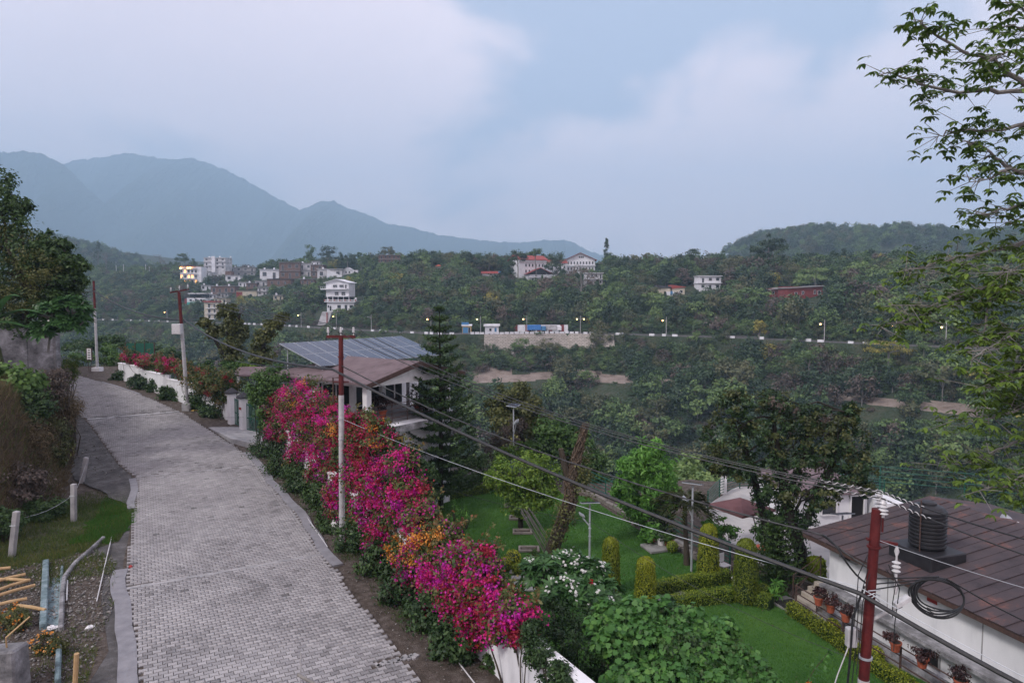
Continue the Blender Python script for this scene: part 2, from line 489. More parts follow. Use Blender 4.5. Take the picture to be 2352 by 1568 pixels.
leafmat('bract_orange', [G(.55, .16, .02), G(.72, .30, .05), G(.78, .42, .14)], trans=0.35, spec=0.2)
leafmat('leaf_frangi', [G(.014, .045, .014), G(.026, .075, .022), G(.045, .11, .032)], trans=0.25, spec=0.5)
leafmat('petal_white', [G(.62, .62, .60), G(.78, .78, .76)], trans=0.3)
leafmat('petal_red', [G(.45, .012, .02), G(.6, .03, .05)], trans=0.3)
leafmat('leaf_lobed', [G(.022, .070, .016), G(.042, .12, .028), G(.080, .175, .042)], trans=0.35)
leafmat('leaf_hedge', [G(.035, .070, .009), G(.080, .13, .014), G(.17, .22, .026)], trans=0.3)
leafmat('leaf_topiary', [G(.055, .085, .009), G(.12, .16, .014), G(.27, .29, .028)], trans=0.3)
leafmat('needle', [G(.010, .026, .008), G(.020, .045, .011), G(.042, .080, .018)], trans=0.15, rough=0.6)
leafmat('leaf_rightree', [G(.022, .050, .012), G(.045, .085, .018), G(.085, .14, .025)], trans=0.35)
leafmat('leaf_maroon', [G(.012, .008, .009), G(.028, .014, .016), G(.05, .022, .022)], trans=0.2)
leafmat('grass_blade', [G(.020, .066, .010), G(.038, .108, .017), G(.075, .155, .030)], trans=0.35, rough=0.7, spec=0.1)
leafmat('grass_rough', [G(.020, .042, .012), G(.042, .070, .018), G(.10, .10, .035)], trans=0.3, rough=0.8, spec=0.1)
leafmat('grass_dry', [G(.040, .034, .022), G(.085, .070, .046), G(.16, .135, .09)], trans=0.3, rough=0.8, spec=0.1)
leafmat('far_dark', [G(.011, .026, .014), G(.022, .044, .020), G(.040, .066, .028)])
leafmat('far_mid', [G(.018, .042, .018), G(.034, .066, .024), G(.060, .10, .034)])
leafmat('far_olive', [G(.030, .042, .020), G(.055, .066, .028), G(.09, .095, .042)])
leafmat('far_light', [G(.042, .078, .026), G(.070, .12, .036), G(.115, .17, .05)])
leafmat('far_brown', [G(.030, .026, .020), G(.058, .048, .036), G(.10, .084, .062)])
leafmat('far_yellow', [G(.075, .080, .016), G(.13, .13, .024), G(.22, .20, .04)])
leafmat('pebble', [G(.10, .095, .09), G(.2, .19, .18), G(.42, .41, .4)], trans=0.0, rough=0.9)
# ------------------------------------------------------------------ foliage generators
def unit(a):
    return a / np.maximum(np.linalg.norm(a, axis=1, keepdims=True), 1e-6)
LEAF = {
    'kite': np.array([(0, 0, 0), (.45, -.5, .10), (1, 0, -.12), (.45, .5, .10)]),
    'blade': np.array([(0, -.5, 0), (0, .5, 0), (1, 0, .0)]),
    'long': np.array([(0, 0, 0), (.35, -.5, .08), (.75, -.42, .04), (1, 0, -.12), (.75, .42, .04), (.35, .5, .08)]),
    'lobed': np.array([(0, 0, 0), (.02, -.34, .03), (.30, -.54, .06), (.38, -.34, .05), (.72, -.42, .02), (.70, -.2, .03), (1, 0, -.10),
                       (.70, .2, .03), (.72, .42, .02), (.38, .34, .05), (.30, .54, .06), (.02, .34, .03)]),
}
def leaves(rng, pts, nrm, size, aspect=0.5, shape='kite', axis=None, jitter=0.25):
    """one polygon per leaf; nrm is the face direction, axis the growing direction"""
    n = len(pts)
    T = LEAF[shape]
    nrm = unit(nrm)
    if axis is None:
        axis = rng.normal(size=(n, 3))
    axis = axis - nrm * np.sum(axis * nrm, axis=1, keepdims=True)
    axis = unit(axis)
    side = np.cross(nrm, axis)
    sz = np.asarray(size) * (1 + jitter * rng.uniform(-1, 1, n))
    V = (pts[:, None, :] + (T[None, :, 0:1] * axis[:, None, :] + T[None, :, 1:2] * aspect * side[:, None, :]
         + T[None, :, 2:3] * nrm[:, None, :]) * sz[:, None, None])
    k = len(T)
    F = np.arange(n * k).reshape(n, k)
    return V.reshape(-1, 3), F
def join_leaf(parts):
    V = []; F = {}; Rn = {}; off = 0
    for v, f, r in parts:
        V.append(v); F.setdefault(f.shape[1], []).append(f + off); Rn.setdefault(f.shape[1], []).append(r); off += len(v)
    ks = list(F)
    return np.concatenate(V), [np.concatenate(F[k]) for k in ks], np.concatenate([np.concatenate(Rn[k]) for k in ks])
def crown(rng, blobs, per, leaf, aspect=0.55, shape='kite', clump=0.32, nclump=9, shell=0.35, up=0.45, rmin=0.0, flat=0.75):
    """blobs: (x,y,z,rx,ry,rz).  leaves gather in clumps spread through each blob."""
    P = []; Nn = []; Rv = []
    for (x, y, z, rx, ry, rz) in blobs:
        rad = np.array([rx, ry, rz])
        nc = max(3, int(nclump * rng.uniform(.8, 1.2)))
        d = unit(rng.normal(size=(nc, 3)))
        rr = (shell + (1 - shell) * rng.uniform(0, 1, nc) ** 0.5)[:, None]
        cc = d * rr * rad + np.array([x, y, z])
        ctone = rng.uniform(-.22, .22, nc)
        m = max(4, int(per / nc))
        for i in range(nc):
            cr = clump * rad * rng.uniform(.6, 1.3)
            cr = np.array([cr[0], cr[1], cr[2] * flat])
            q = rng.normal(size=(m, 3)) * 0.62
            pts = cc[i] + q * cr
            out = unit((pts - np.array([x, y, z])) / rad) * .7 + unit(q) * .5 + np.array([0, 0, up]) + rng.normal(size=(m, 3)) * .55
            P.append(pts); Nn.append(out); Rv.append(np.clip(rng.beta(2, 2, m) + ctone[i], 0, 1))
    P = np.concatenate(P); Nn = np.concatenate(Nn); Rv = np.concatenate(Rv)
    V, F = leaves(rng, P, Nn, leaf, aspect, shape)
    return V, F, Rv
def limb(mb, rng, a, b, r0, r1, wob=0.12, n=5, seg=6):
    a = Vector(a); b = Vector(b); L_ = (b - a).length
    pts = []; rs = []
    for i in range(n + 1):
        t = i / n
        p = a.lerp(b, t)
        if 0 < i < n:
            p += Vector(rng.normal(size=3)) * wob * L_ * .35
        p.z += math.sin(t * math.pi) * wob * L_ * .4
        pts.append(p); rs.append(r0 + (r1 - r0) * t)
    mb.tube(pts, rs, seg)
    return pts
def px_blobs(lst, Y, depth=1.0):
    """ellipses measured on the photograph, turned into ellipsoids standing at distance Y"""
    out = []
    for e in lst:
        y = e[4] if len(e) > 4 else Y
        c = at_y(e[0], e[1], y)
        rx = px_size(e[2], y); rz = px_size(e[3], y)
        out.append((c.x, c.y, c.z, rx, max(rx, rz) * depth, rz))
    return out
def tree(name, label, base, blobs, mat, per=700, leaf=0.3, bark='bark', trunk_r=0.15, seed=1, group=None, cat='tree', shape='kite',
         aspect=0.55, shell=0.35, nclump=9, clump=0.32, up=0.45, lean=None, limbs=True, extra=None):
    rng = np.random.default_rng(seed)
    base = Vector(base)
    root = thing(name, label, cat, base, 0, group)
    mb = MB()
    cz = sorted(b[2] for b in blobs)
    top = Vector((np.mean([b[0] for b in blobs]), np.mean([b[1] for b in blobs]), cz[len(cz) // 2]))
    if lean: top = Vector(lean)
    n = 6; pts = []; rs = []
    for i in range(n + 1):
        t = i / n
        p = base.lerp(top, t) + Vector((rng.normal() * .12, rng.normal() * .12, 0)) * (trunk_r * 4) * math.sin(math.pi * t)
        if i == 0: p.z -= 0.3
        pts.append(p); rs.append(trunk_r * (1.25 - .75 * t))
    mb.tube(pts, rs, 8)
    if limbs:
        for b in blobs:
            t = rng.uniform(.45, .9)
            a = base.lerp(top, t)
            limb(mb, rng, a, (b[0], b[1], b[2] - b[5] * .1), trunk_r * .5, trunk_r * .12)
            for j in range(2):
                d = unit(rng.normal(size=(1, 3)))[0]
                limb(mb, rng, (b[0], b[1], b[2] - b[5] * .1), (b[0] + d[0] * b[3] * .8, b[1] + d[1] * b[4] * .8, b[2] + d[2] * b[5] * .8), trunk_r * .2, trunk_r * .05, n=3, seg=5)
    mb.build('trunk', M[bark], root, world=True, smooth=True)
    V, F, r_ = crown(rng, blobs, per, leaf, aspect, shape, clump, nclump, shell, up)
    link('crown', fast_mesh('crown', V, F, r_), M[mat], root)
    return root
def bush(name, label, base, blobs, mat, per=600, leaf=0.12, seed=1, group=None, cat='shrub', stem=True, **kw):
    rng = np.random.default_rng(seed)
    root = thing(name, label, cat, base, 0, group)
    if stem:
        mb = MB()
        for b in blobs:
            for j in range(3):
                a = Vector((b[0] + rng.normal() * b[3] * .2, b[1] + rng.normal() * b[4] * .2, base[2]))
                limb(mb, rng, a, (b[0] + rng.normal() * b[3] * .5, b[1] + rng.normal() * b[4] * .5, b[2] + b[5] * .5), .03, .01, n=3, seg=5)
        mb.build('stems', M['bark'], root, world=True)
    V, F, r_ = crown(rng, blobs, per, leaf, **kw)
    link('foliage', fast_mesh('foliage', V, F, r_), M[mat], root)
    return root

# ------------------------------------------------------------------ terrain
def interp(x, xs, ys):
    return np.interp(x, xs, ys)
def sstep(t):
    t = np.clip(t, 0, 1)
    return t * t * (3 - 2 * t)
def road_z(y):
    y = np.asarray(y, dtype=float)
    d = np.maximum(y - 26, 0)
    return .075 * d * d / (d + 5)
def wall_x(y):
    return interp(y, [-20, 18.2, 40, 44.2, 58.4, 62, 66, 120], [20.4, -1.63, -14.2, -18.4, -33.7, -36.5, -38, -38])
def bank_x(y):
    return interp(y, [-20, 12, 25.4, 29.6, 36.1, 42, 45.3, 60, 70, 120], [-25, -20.0, -19.6, -19.9, -23.6, -27.3, -29.4, -40, -52, -90])
def far_road_y(x):
    return interp(x, [-420, -217, -116, -60, -25, 0, 19, 70, 95, 118, 200, 500], [470, 380, 316, 262, 232, 236, 240, 210, 182, 160, 132, 130])
def edge_y(x):
    return interp(x, [-60, -38, -20, -8, 0, 5, 12, 18, 22, 25, 30, 60], [66, 66, 56, 52, 47, 44, 45, 44, 39, 31, 28, 22])
def vnoise(x, y, s, seed=0.0):
    """cheap smooth wander, several sines"""
    x = np.asarray(x) / s + seed * 7.3; y = np.asarray(y) / s - seed * 3.1
    return (np.sin(x * 1.0 + 1.3 * np.sin(y * .7)) + np.sin(y * 1.13 + 1.7 * np.sin(x * .61 + 2)) + .5 * np.sin(x * 2.3 + y * 1.9) + .5 * np.sin(x * 3.1 - y * 2.7 + 1)) / 3
def height(x, y):
    x = np.asarray(x, dtype=float); y = np.asarray(y, dtype=float)
    rz_ = road_z(np.minimum(y, 64))
    # road side, with the bank on the left
    db = bank_x(y) - x
    bank = 4.6 * sstep(db / 2.4) + 0.10 * np.clip(db, 0, 60) + np.where(db > .3, .35 * vnoise(x, y, 1.7) * sstep(db / 1.2), 0)
    near = rz_ + bank - 0.06
    # garden
    dg = x - wall_x(y)
    g = sstep((dg - .5) / 1.3)
    garden = np.full_like(x, -3.05)
    z = near * (1 - g) + garden * g
    # fall to the stream
    ey = edge_y(x)
    fall = np.maximum(y - ey, 0)
    nz_ = z - .62 * fall - .25 * np.minimum(fall, 12) + np.where(fall > 3, 1.5 * vnoise(x, y, 14), 0)
    # the other side
    t = y - far_road_y(x)
    opp = interp(t, [-160, -66, -36, -25, -22, -15.5, -3.9, -3.3, 8.5, 11, 30, 70, 112, 150, 230, 420, 1600],
                 [-120, -46, -25, -18.6, -17.2, -15.6, -8.2, -3.1, -3.1, -1.0, 4.2, 14.5, 24.0, 26.5, 18, -4, -10])
    opp = np.where((t > 8.5) & (opp > -3), -3 + (opp + 3) * interp(x, [-40, 40, 120], [1, .86, .74]), opp)
    rough = vnoise(x, y, 23) * 1.8 + vnoise(x, y, 9, 2) * .6
    opp = opp + rough * (sstep((np.abs(t - 2.5) - 8) / 14)) * np.where((t > -26) & (t < -14), .3, 1)
    # hills behind
    h2 = 92 * sstep((x - 90 - .12 * (y - 600)) / 240) * sstep((y - 430) / 420) + 9 * vnoise(x, y, 60, 1) * sstep((y - 500) / 150) * sstep((x - 100) / 200)
    h3 = 88 * sstep((-x - 330) / 300) * sstep((y - 560) / 330)
    far = opp + h2 + h3
    return np.maximum(nz_, far)
def hgt(x, y):
    return float(height(np.array([x]), np.array([y]))[0])
def hit(px, py, y0=8.0, y1=1500.0):
    """first place where the sight line of a photograph point meets the ground"""
    d = ray(px, py)
    Y = y0 * (y1 / y0) ** np.linspace(0, 1, 2600)
    t = Y / d[1]
    X = d[0] * t; Z = CAM_H + d[2] * t
    below = np.nonzero(Z <= height(X, Y))[0]
    i = below[0] if len(below) else len(Y) - 1
    return Vector((X[i], Y[i], Z[i]))

def axis_coords(parts):
    out = []
    for a, b, st in parts:
        out.append(np.arange(a, b, st))
    return np.unique(np.concatenate(out))
gx = axis_coords([(-4200, -800, 200), (-800, -300, 25), (-300, -60, 4), (-60, -45, 1.5), (-45, 14, .5), (14, 60, 1.5), (60, 260, 4), (260, 900, 22), (900, 4201, 220)])
# rows: straight across the near ground, then following the line of the far road
near_rows = axis_coords([(-40, 8, 6), (8, 66, .5)])
t_rows = axis_coords([(-60, -44, 2), (-44, -14, 1), (-14, -1, .4), (-1, 12, 1), (12, 60, 2), (60, 172, 4)])
fr = far_road_y(gx)
rows = [np.full(len(gx), y) for y in near_rows]
for f in np.linspace(0, 1, 30)[:-1]:
    rows.append(66 + (fr - 60 - 66) * f)
for t in t_rows:
    rows.append(fr + t)
for f in np.linspace(0, 1, 50)[1:]:
    rows.append(fr + 168 + (1000 - fr - 168) * f)
for y in range(1200, 6001, 300):
    rows.append(np.full(len(gx), float(y)))
YY = np.array(rows); XX = np.tile(gx, (len(rows), 1))
ZZ = height(XX, YY)
gy_ = rows
nx, ny = len(gx), len(gy_)
idx = np.arange(nx * ny).reshape(ny, nx)
Fg = np.stack([idx[:-1, :-1], idx[:-1, 1:], idx[1:, 1:], idx[1:, :-1]], -1).reshape(-1, 4)
gme = fast_mesh('ground', np.stack([XX, YY, ZZ], -1).reshape(-1, 3), Fg, smooth=True)
ground = link('ground', gme, None)
gme.materials.append(M['undergrowth']); gme.materials.append(M['soil']); gme.materials.append(M['bank_soil']); gme.materials.append(M['dirt_track']); gme.materials.append(M['dark_shoulder'])
xc = (XX[:-1, :-1] + XX[1:, 1:]).ravel() / 2; yc = (YY[:-1, :-1] + YY[1:, 1:]).ravel() / 2
mi = np.zeros(len(xc), dtype=np.int32)
nearside = (yc < edge_y(xc) + 4)
mi[nearside] = 1
mi[nearside & (bank_x(yc) - xc > 0.1)] = 2
tt = yc - far_road_y(xc)
mi[(tt > -3) & (tt < 8.5) & (yc > 100)] = 4
track = (tt > -21.5 + 1.5 * vnoise(xc, yc, 30)) & (tt < -15.5 + 1.8 * vnoise(xc, yc, 17)) & (yc > 90) & (xc > -60)
scree = (tt > -22) & (tt < -6 + 5 * vnoise(xc, yc, 11)) & (xc > -38) & (xc < 2 + 6 * vnoise(xc, yc, 7)) & (yc > 100)
mi[track | scree] = 3
gme.polygons.foreach_set('material_index', mi)
tag(ground, kind='structure')

# ------------------------------------------------------------------ mountains
def mountain(name, prof, Y, back, mat, seed):
    """a wooded ridge: skyline from the photograph, its foot sloping towards the valley"""
    xs = np.array([q[0] for q in prof], float); ys = np.array([q[1] for q in prof], float)
    cols = np.arange(xs[0], xs[-1] + .1, 1.6)
    yy = np.interp(cols, xs, ys)
    rng = np.random.default_rng(seed)
    jag = rng.normal(size=len(cols)) * 1.0 + 2.0 * np.sin(cols * .21) * np.sin(cols * .063 + 1)
    rows = 60
    V = np.zeros((rows, len(cols), 3))
    top = np.array([tuple(at_y(c, y - .8 * j + .8, Y)) for c, y, j in zip(cols, yy, jag)])
    for r_ in range(rows):
        f = r_ / (rows - 8)            # 0 skyline, 1 foot, beyond: below ground
        spur = 270 * np.sin(cols * .018 + seed) * np.sin(f * 3.0) + 140 * np.sin(cols * .05 + 2.2 * f + seed) * np.sin(min(f, 1) * 3.1)
        yv = Y - back * f + spur * .9
        zv = top[:, 2] * (1 - f ** 1.05) + (-45) * f
        xv = top[:, 0] * (yv / Y) * .35 + top[:, 0] * .65
        zv = zv + (rng.normal(size=len(cols)) * 2.0 if r_ else 0)
        V[r_] = np.stack([xv, yv, zv], -1)
    ii = np.arange(rows * len(cols)).reshape(rows, len(cols))
    F = np.stack([ii[:-1, :-1], ii[1:, :-1], ii[1:, 1:], ii[:-1, 1:]], -1).reshape(-1, 4)
    # a back slope so that it has a far side
    bk = top.copy(); bk[:, 1] += back * .5; bk[:, 2] = -60
    Vall = np.concatenate([V.reshape(-1, 3), bk]); nb = rows * len(cols)
    k = np.arange(len(cols) - 1)
    F = np.concatenate([F, np.stack([k, k + 1, nb + k + 1, nb + k], -1)])
    o = link(name, fast_mesh(name, Vall, F, smooth=True), M[mat])
    return tag(o, kind='structure')
mountain('mountain_range', [(-700, 470), (-300, 420), (-60, 395), (100, 385), (150, 376), (180, 366), (240, 360), (290, 350), (340, 358), (390, 366), (440, 362), (490, 378), (520, 390), (560, 410),
          (620, 445), (690, 482), (712, 472), (735, 462), (765, 460), (800, 478), (840, 490), (890, 513), (940, 520), (1000, 537), (1080, 548),
          (1150, 555), (1200, 556), (1260, 550), (1310, 552), (1345, 572), (1400, 592), (1460, 612), (1560, 640), (1700, 668)], 5200, 2000, 'mountain_wood', 3)
mountain('mountain_spur', [(-900, 420), (-400, 360), (-120, 352), (0, 350), (60, 346), (95, 352), (125, 366), (150, 380), (175, 405), (210, 440), (255, 480), (300, 520), (350, 560), (410, 600), (480, 640)], 4000, 1100, 'mountain_wood', 7)

# ------------------------------------------------------------------ haze
hz = MB().box(-8000, 8000, -60, 6300, -140, 1180).build('haze', None)
hm = bpy.data.materials.new('haze'); hm.use_nodes = True; ht = hm.node_tree; ht.nodes.clear()
ho = N(ht, 'ShaderNodeOutputMaterial'); hv = N(ht, 'ShaderNodeVolumePrincipled')
hv.inputs['Color'].default_value = (0.55, 0.78, 1.0, 1)
hv.inputs['Density'].default_value = 0.00030
hv.inputs['Anisotropy'].default_value = 0.0
ht.links.new(hv.outputs[0], ho.inputs['Volume'])
hz.data.materials.append(hm)
tag(hz, kind='stuff', label='thin blue haze lying over the valley and mountains')

# ------------------------------------------------------------------ road
ROAD_L = [(-3.0, 4.0), (-8.83, 15.49), (-9.99, 17.35), (-10.89, 18.9), (-11.93, 20.4), (-13.3, 22.94), (-14.61, 25.64), (-15.69, 27.64), (-16.45, 29.12), (-17.82, 31.86), (-18.46, 32.82), (-20.4, 34.91), (-27.05, 43.26), (-29.9, 46.43), (-39.9, 59.77), (-46, 68)]
ROAD_R = [(3.6, 4.0), (-2.18, 15.49), (-2.82, 16.83), (-3.44, 17.89), (-4.49, 19.6), (-5.72, 21.9), (-6.81, 23.75), (-8.68, 27.49), (-10.2, 29.89), (-11.66, 32.11), (-13.19, 34.84), (-15.9, 38.45), (-19.19, 42.19), (-22.22, 45.81), (-26.66, 50.23), (-30.45, 53.67), (-33.9, 56.47), (-38.2, 59.77), (-44, 68)]
def road_l(y): return interp(y, [q[1] for q in ROAD_L], [q[0] for q in ROAD_L])
def road_r(y): return interp(y, [q[1] for q in ROAD_R], [q[0] for q in ROAD_R])
road = thing('road', None, None, (-8, 22, 0)); tag(road, kind='structure')
def strip(name, fx0, fx1, y0, y1, dz, mat, parent=None, step=.5, cols=6, kind=None, wob=0.0, crown_=0.0):
    ys = np.arange(y0, y1 + .01, step)
    V = []
    for j, y in enumerate(ys):
        a, b = float(fx0(y)), float(fx1(y))
        for c in range(cols + 1):
            t = c / cols
            x = a + (b - a) * t
            if wob and c in (0, cols): x += wob * (math.sin(y * 3.1 + c) + math.sin(y * 7.7 + 2 * c) * .6)
            V.append((x, y, float(road_z(min(y, 64))) + dz + crown_ * math.sin(math.pi * t)))
    ii = np.arange(len(V)).reshape(len(ys), cols + 1)
    F = np.stack([ii[:-1, :-1], ii[:-1, 1:], ii[1:, 1:], ii[1:, :-1]], -1).reshape(-1, 4)
    o = link(name, fast_mesh(name, np.array(V), F, smooth=True), M[mat], parent)
    if kind: tag(o, kind=kind)
    return o
strip('road_bed', lambda y: road_l(y) - .05, lambda y: road_r(y) + .05, 4, 68, 0.012, 'soil', road)
strip('verge', lambda y: road_r(y) - .3, lambda y: wall_x(y) + .3, 4, 62, 0.0, 'soil', None, kind='structure')
strip('road_shoulder', lambda y: np.maximum(bank_x(y) + .2, road_l(y) - interp(y, [14, 20, 25, 27, 29, 33, 46], [1.2, 1.5, 1.0, .3, .2, 3.2, 3.0])), lambda y: road_l(y) + .1, 5, 60, 0.006, 'dark_shoulder', None, wob=.12, kind='structure')
# concrete edging on both sides, and the poured bands across
def edging(name, pts, w0, mat='kerb_grey', dz=.03):
    mb = MB()
    for i in range(len(pts) - 1):
        a = Vector((pts[i][0], pts[i][1], float(road_z(pts[i][1])) + dz)); b = Vector((pts[i + 1][0], pts[i + 1][1], float(road_z(pts[i + 1][1])) + dz))
        mb.bar(a, b + (b - a) * .004, w0, .06)
    return mb.build(name, M[mat], road, world=True)
def offs(f, d, y0, y1, st=.8):
    return [(float(f(y)) + d + .05 * math.sin(y * 2.3), y) for y in np.arange(y0, y1, st)]
edging('edging', offs(road_l, -.14, 4.5, 22.8), .42)
edging('edging', offs(road_l, -.06, 28.5, 33.2), .3)
edging('edging', offs(road_r, .16, 22.5, 37.5), .36)
edging('edging', offs(road_r, .05, 52, 57), .22)
BANDS = [((-12.0, 20.59), (-6.74, 23.46), .24), ((-18.35, 32.82), (-13.17, 34.6), .2), ((-27.81, 44.3), (-22.9, 46.5), .75), ((-3.35, 16.2), (-2.4, 16.7), .25)]
for a, b, w_ in BANDS:
    mb = MB(); n = 14
    for i in range(n):
        t0, t1 = i / n, (i + 1) / n
        p = Vector((a[0] + (b[0] - a[0]) * t0, a[1] + (b[1] - a[1]) * t0 + .04 * math.sin(i * 1.9), 0)); q = Vector((a[0] + (b[0] - a[0]) * t1, a[1] + (b[1] - a[1]) * t1 + .04 * math.sin((i + 1) * 1.9), 0))
        p.z = float(road_z(p.y)) + .02; q.z = float(road_z(q.y)) + .02
        mb.bar(p, q, w_ * (.8 + .25 * math.sin(i * 2.7)), .05)
    mb.build('concrete_band', M['concrete'], road, world=True)
# interlocking pavers
PL, PW, PF, PG = .212, .168, .016, .007
def paver_outline(g):
    h = PW / 2 - g
    e = PL / 2 - g
    return [(-e, -h - PF), (-PL * .2, -h + PF), (PL * .2, -h + PF), (e, -h - PF), (e, h + PF), (PL * .2, h - PF), (-PL * .2, h - PF), (-e, h + PF)]
e1 = np.array([0.876, 0.482]); e2 = np.array([-0.482, 0.876])
org = np.array([-8.0, 22.0])
rngp = np.random.default_rng(5)
cells = []
for j in range(-70, 290):
    for i in range(-90, 90):
        c = org + e1 * (i + (.5 if j % 2 else 0)) * PL + e2 * j * PW
        cells.append((c[0], c[1]))
cells = np.array(cells)
ok = (cells[:, 1] > 11) & (cells[:, 1] < 62)
ok &= (cells[:, 0] > road_l(cells[:, 1]) + .1) & (cells[:, 0] < road_r(cells[:, 1]) - .04)
for a, b, w_ in BANDS:
    a = np.array(a); b = np.array(b); d = b - a; L2 = d @ d
    t = ((cells - a) @ d) / L2
    dist = np.linalg.norm(cells - a - np.clip(t, 0, 1)[:, None] * d, axis=1)
    ok &= ~((dist < w_ / 2 + .03) & (t > -.05) & (t < 1.05))
cells = cells[ok]
cz = road_z(cells[:, 1]) + .035 + rngp.uniform(-.004, .004, len(cells)) + .012 * vnoise(cells[:, 0], cells[:, 1], 1.1)
# which show largest: nearest to the camera and inside the picture
dep = cells[:, 1] * CP + (CAM_H - cz) * SP
sy = 784 + FPX * ((CAM_H - cz) * CP - cells[:, 1] * SP) / dep
sx_ = 1176 + FPX * cells[:, 0] / dep
inview = (sy < 1564) & (sx_ > 0) & (sx_ < 2352)
order = np.argsort(np.where(inview, dep, 1e9))
single = order[:300]
rest = order[300:]
outl = paver_outline(PG)
pm = MB(); nO = len(outl)
lo = [(p[0] * .955, p[1] * .955, .030) for p in outl]
pm.add([(p[0], p[1], -.03) for p in outl] + [(p[0], p[1], .022) for p in outl] + lo,
       [tuple(range(2 * nO, 3 * nO))] + [(i, (i + 1) % nO, nO + (i + 1) % nO, nO + i) for i in range(nO)] + [(nO + i, nO + (i + 1) % nO, 2 * nO + (i + 1) % nO, 2 * nO + i) for i in range(nO)])
first = pm.build('paver', M['paver_stone'], road)
pme = first.data
ang = math.atan2(e1[1], e1[0])
for k, i in enumerate(single):
    o = first if k == 0 else first.copy()
    if k: COL.objects.link(o)
    o.location = (cells[i, 0] + 8, cells[i, 1] - 22, cz[i] - .01)
    o.rotation_euler = (rngp.normal() * .012, rngp.normal() * .012, ang + rngp.normal() * .008)
co, si = math.cos(ang), math.sin(ang)
o2 = np.array(outl); rot = np.stack([o2[:, 0] * co - o2[:, 1] * si, o2[:, 0] * si + o2[:, 1] * co], -1)
n_ = len(rest)
topv = np.zeros((n_, nO, 3)); topv[:, :, :2] = cells[rest][:, None, :] + rot[None]; topv[:, :, 2] = cz[rest][:, None] + .018 + rngp.normal(size=(n_, nO)) * .0012
botv = topv.copy(); botv[:, :, 2] -= .05
VV = np.concatenate([topv, botv], 1).reshape(-1, 3)
basei = (np.arange(n_) * 2 * nO)[:, None]
Ft = basei + np.arange(nO)[None]
Fs = np.concatenate([basei + np.array([[nO + k, nO + (k + 1) % nO, (k + 1) % nO, k]]) for k in range(nO)])
rv = rngp.beta(2.2, 2.2, n_)
dark = rngp.uniform(size=n_) < .012
rv[dark] -= .7
pf = link('paver_field', fast_mesh('paver_field', VV, [Ft, Fs], np.concatenate([rv, np.tile(rv, nO)])), M['paver_field'], road)
tag(pf, kind='stuff')

# ------------------------------------------------------------------ the woods on the far slopes
def proto_tree(name, mat, seed, per, leaf, form='round'):
    rng = np.random.default_rng(seed)
    mb = MB()
    if form == 'round':
        bl = [(0, 0, .62, .40, .40, .34), (.22, .1, .5, .28, .28, .26), (-.2, -.12, .52, .30, .28, .24), (.02, .2, .74, .26, .26, .24), (-.05, -.2, .40, .30, .3, .22)]
    elif form == 'tall':
        bl = [(0, 0, .45, .2, .2, .26), (.05, .04, .7, .17, .17, .24), (-.05, -.03, .9, .1, .1, .16), (.08, -.1, .3, .2, .2, .2)]
    elif form == 'flat':
        bl = [(0, 0, .62, .5, .45, .16), (.3, .1, .5, .3, .3, .13), (-.3, -.1, .72, .3, .3, .14), (.05, .25, .8, .25, .25, .12)]
    else:   # scrub
        bl = [(0, 0, .22, .5, .5, .24), (.3, .25, .18, .3, .3, .2), (-.3, -.2, .2, .35, .3, .2), (.1, -.3, .3, .25, .25, .2)]
    V, F, r_ = crown(rng, bl, per, leaf, .7, clump=.34, nclump=8, shell=.4)
    me = fast_mesh(name, V, F, r_)
    me.materials.append(M[mat])
    if form != 'scrub':
        mb.tube([(0, 0, -.1), (.01, .01, .3), (0, 0, .6)], [.022, .016, .008], 5)
        for b in bl[:4]:
            limb(mb, rng, (0, 0, .3), (b[0], b[1], b[2]), .012, .003, n=3, seg=4)
    else:
        mb.tube([(0, 0, -.05), (0, 0, .2)], [.02, .01], 4)
    tm = bpy.data.meshes.new(name + '_wood'); tm.from_pydata(mb.v, [], mb.f); tm.materials.append(M['bark_grey'])
    bm = bmesh.new(); bm.from_mesh(me); nf = len(bm.faces)
    bm.from_mesh(tm)
    lay = bm.faces.layers.float.get('rnd')
    bm.faces.ensure_lookup_table()
    for f in bm.faces[nf:]:
        f.material_index = 1
    bm.to_mesh(me); bm.free()
    me.materials.append(M['bark_grey'])
    return me
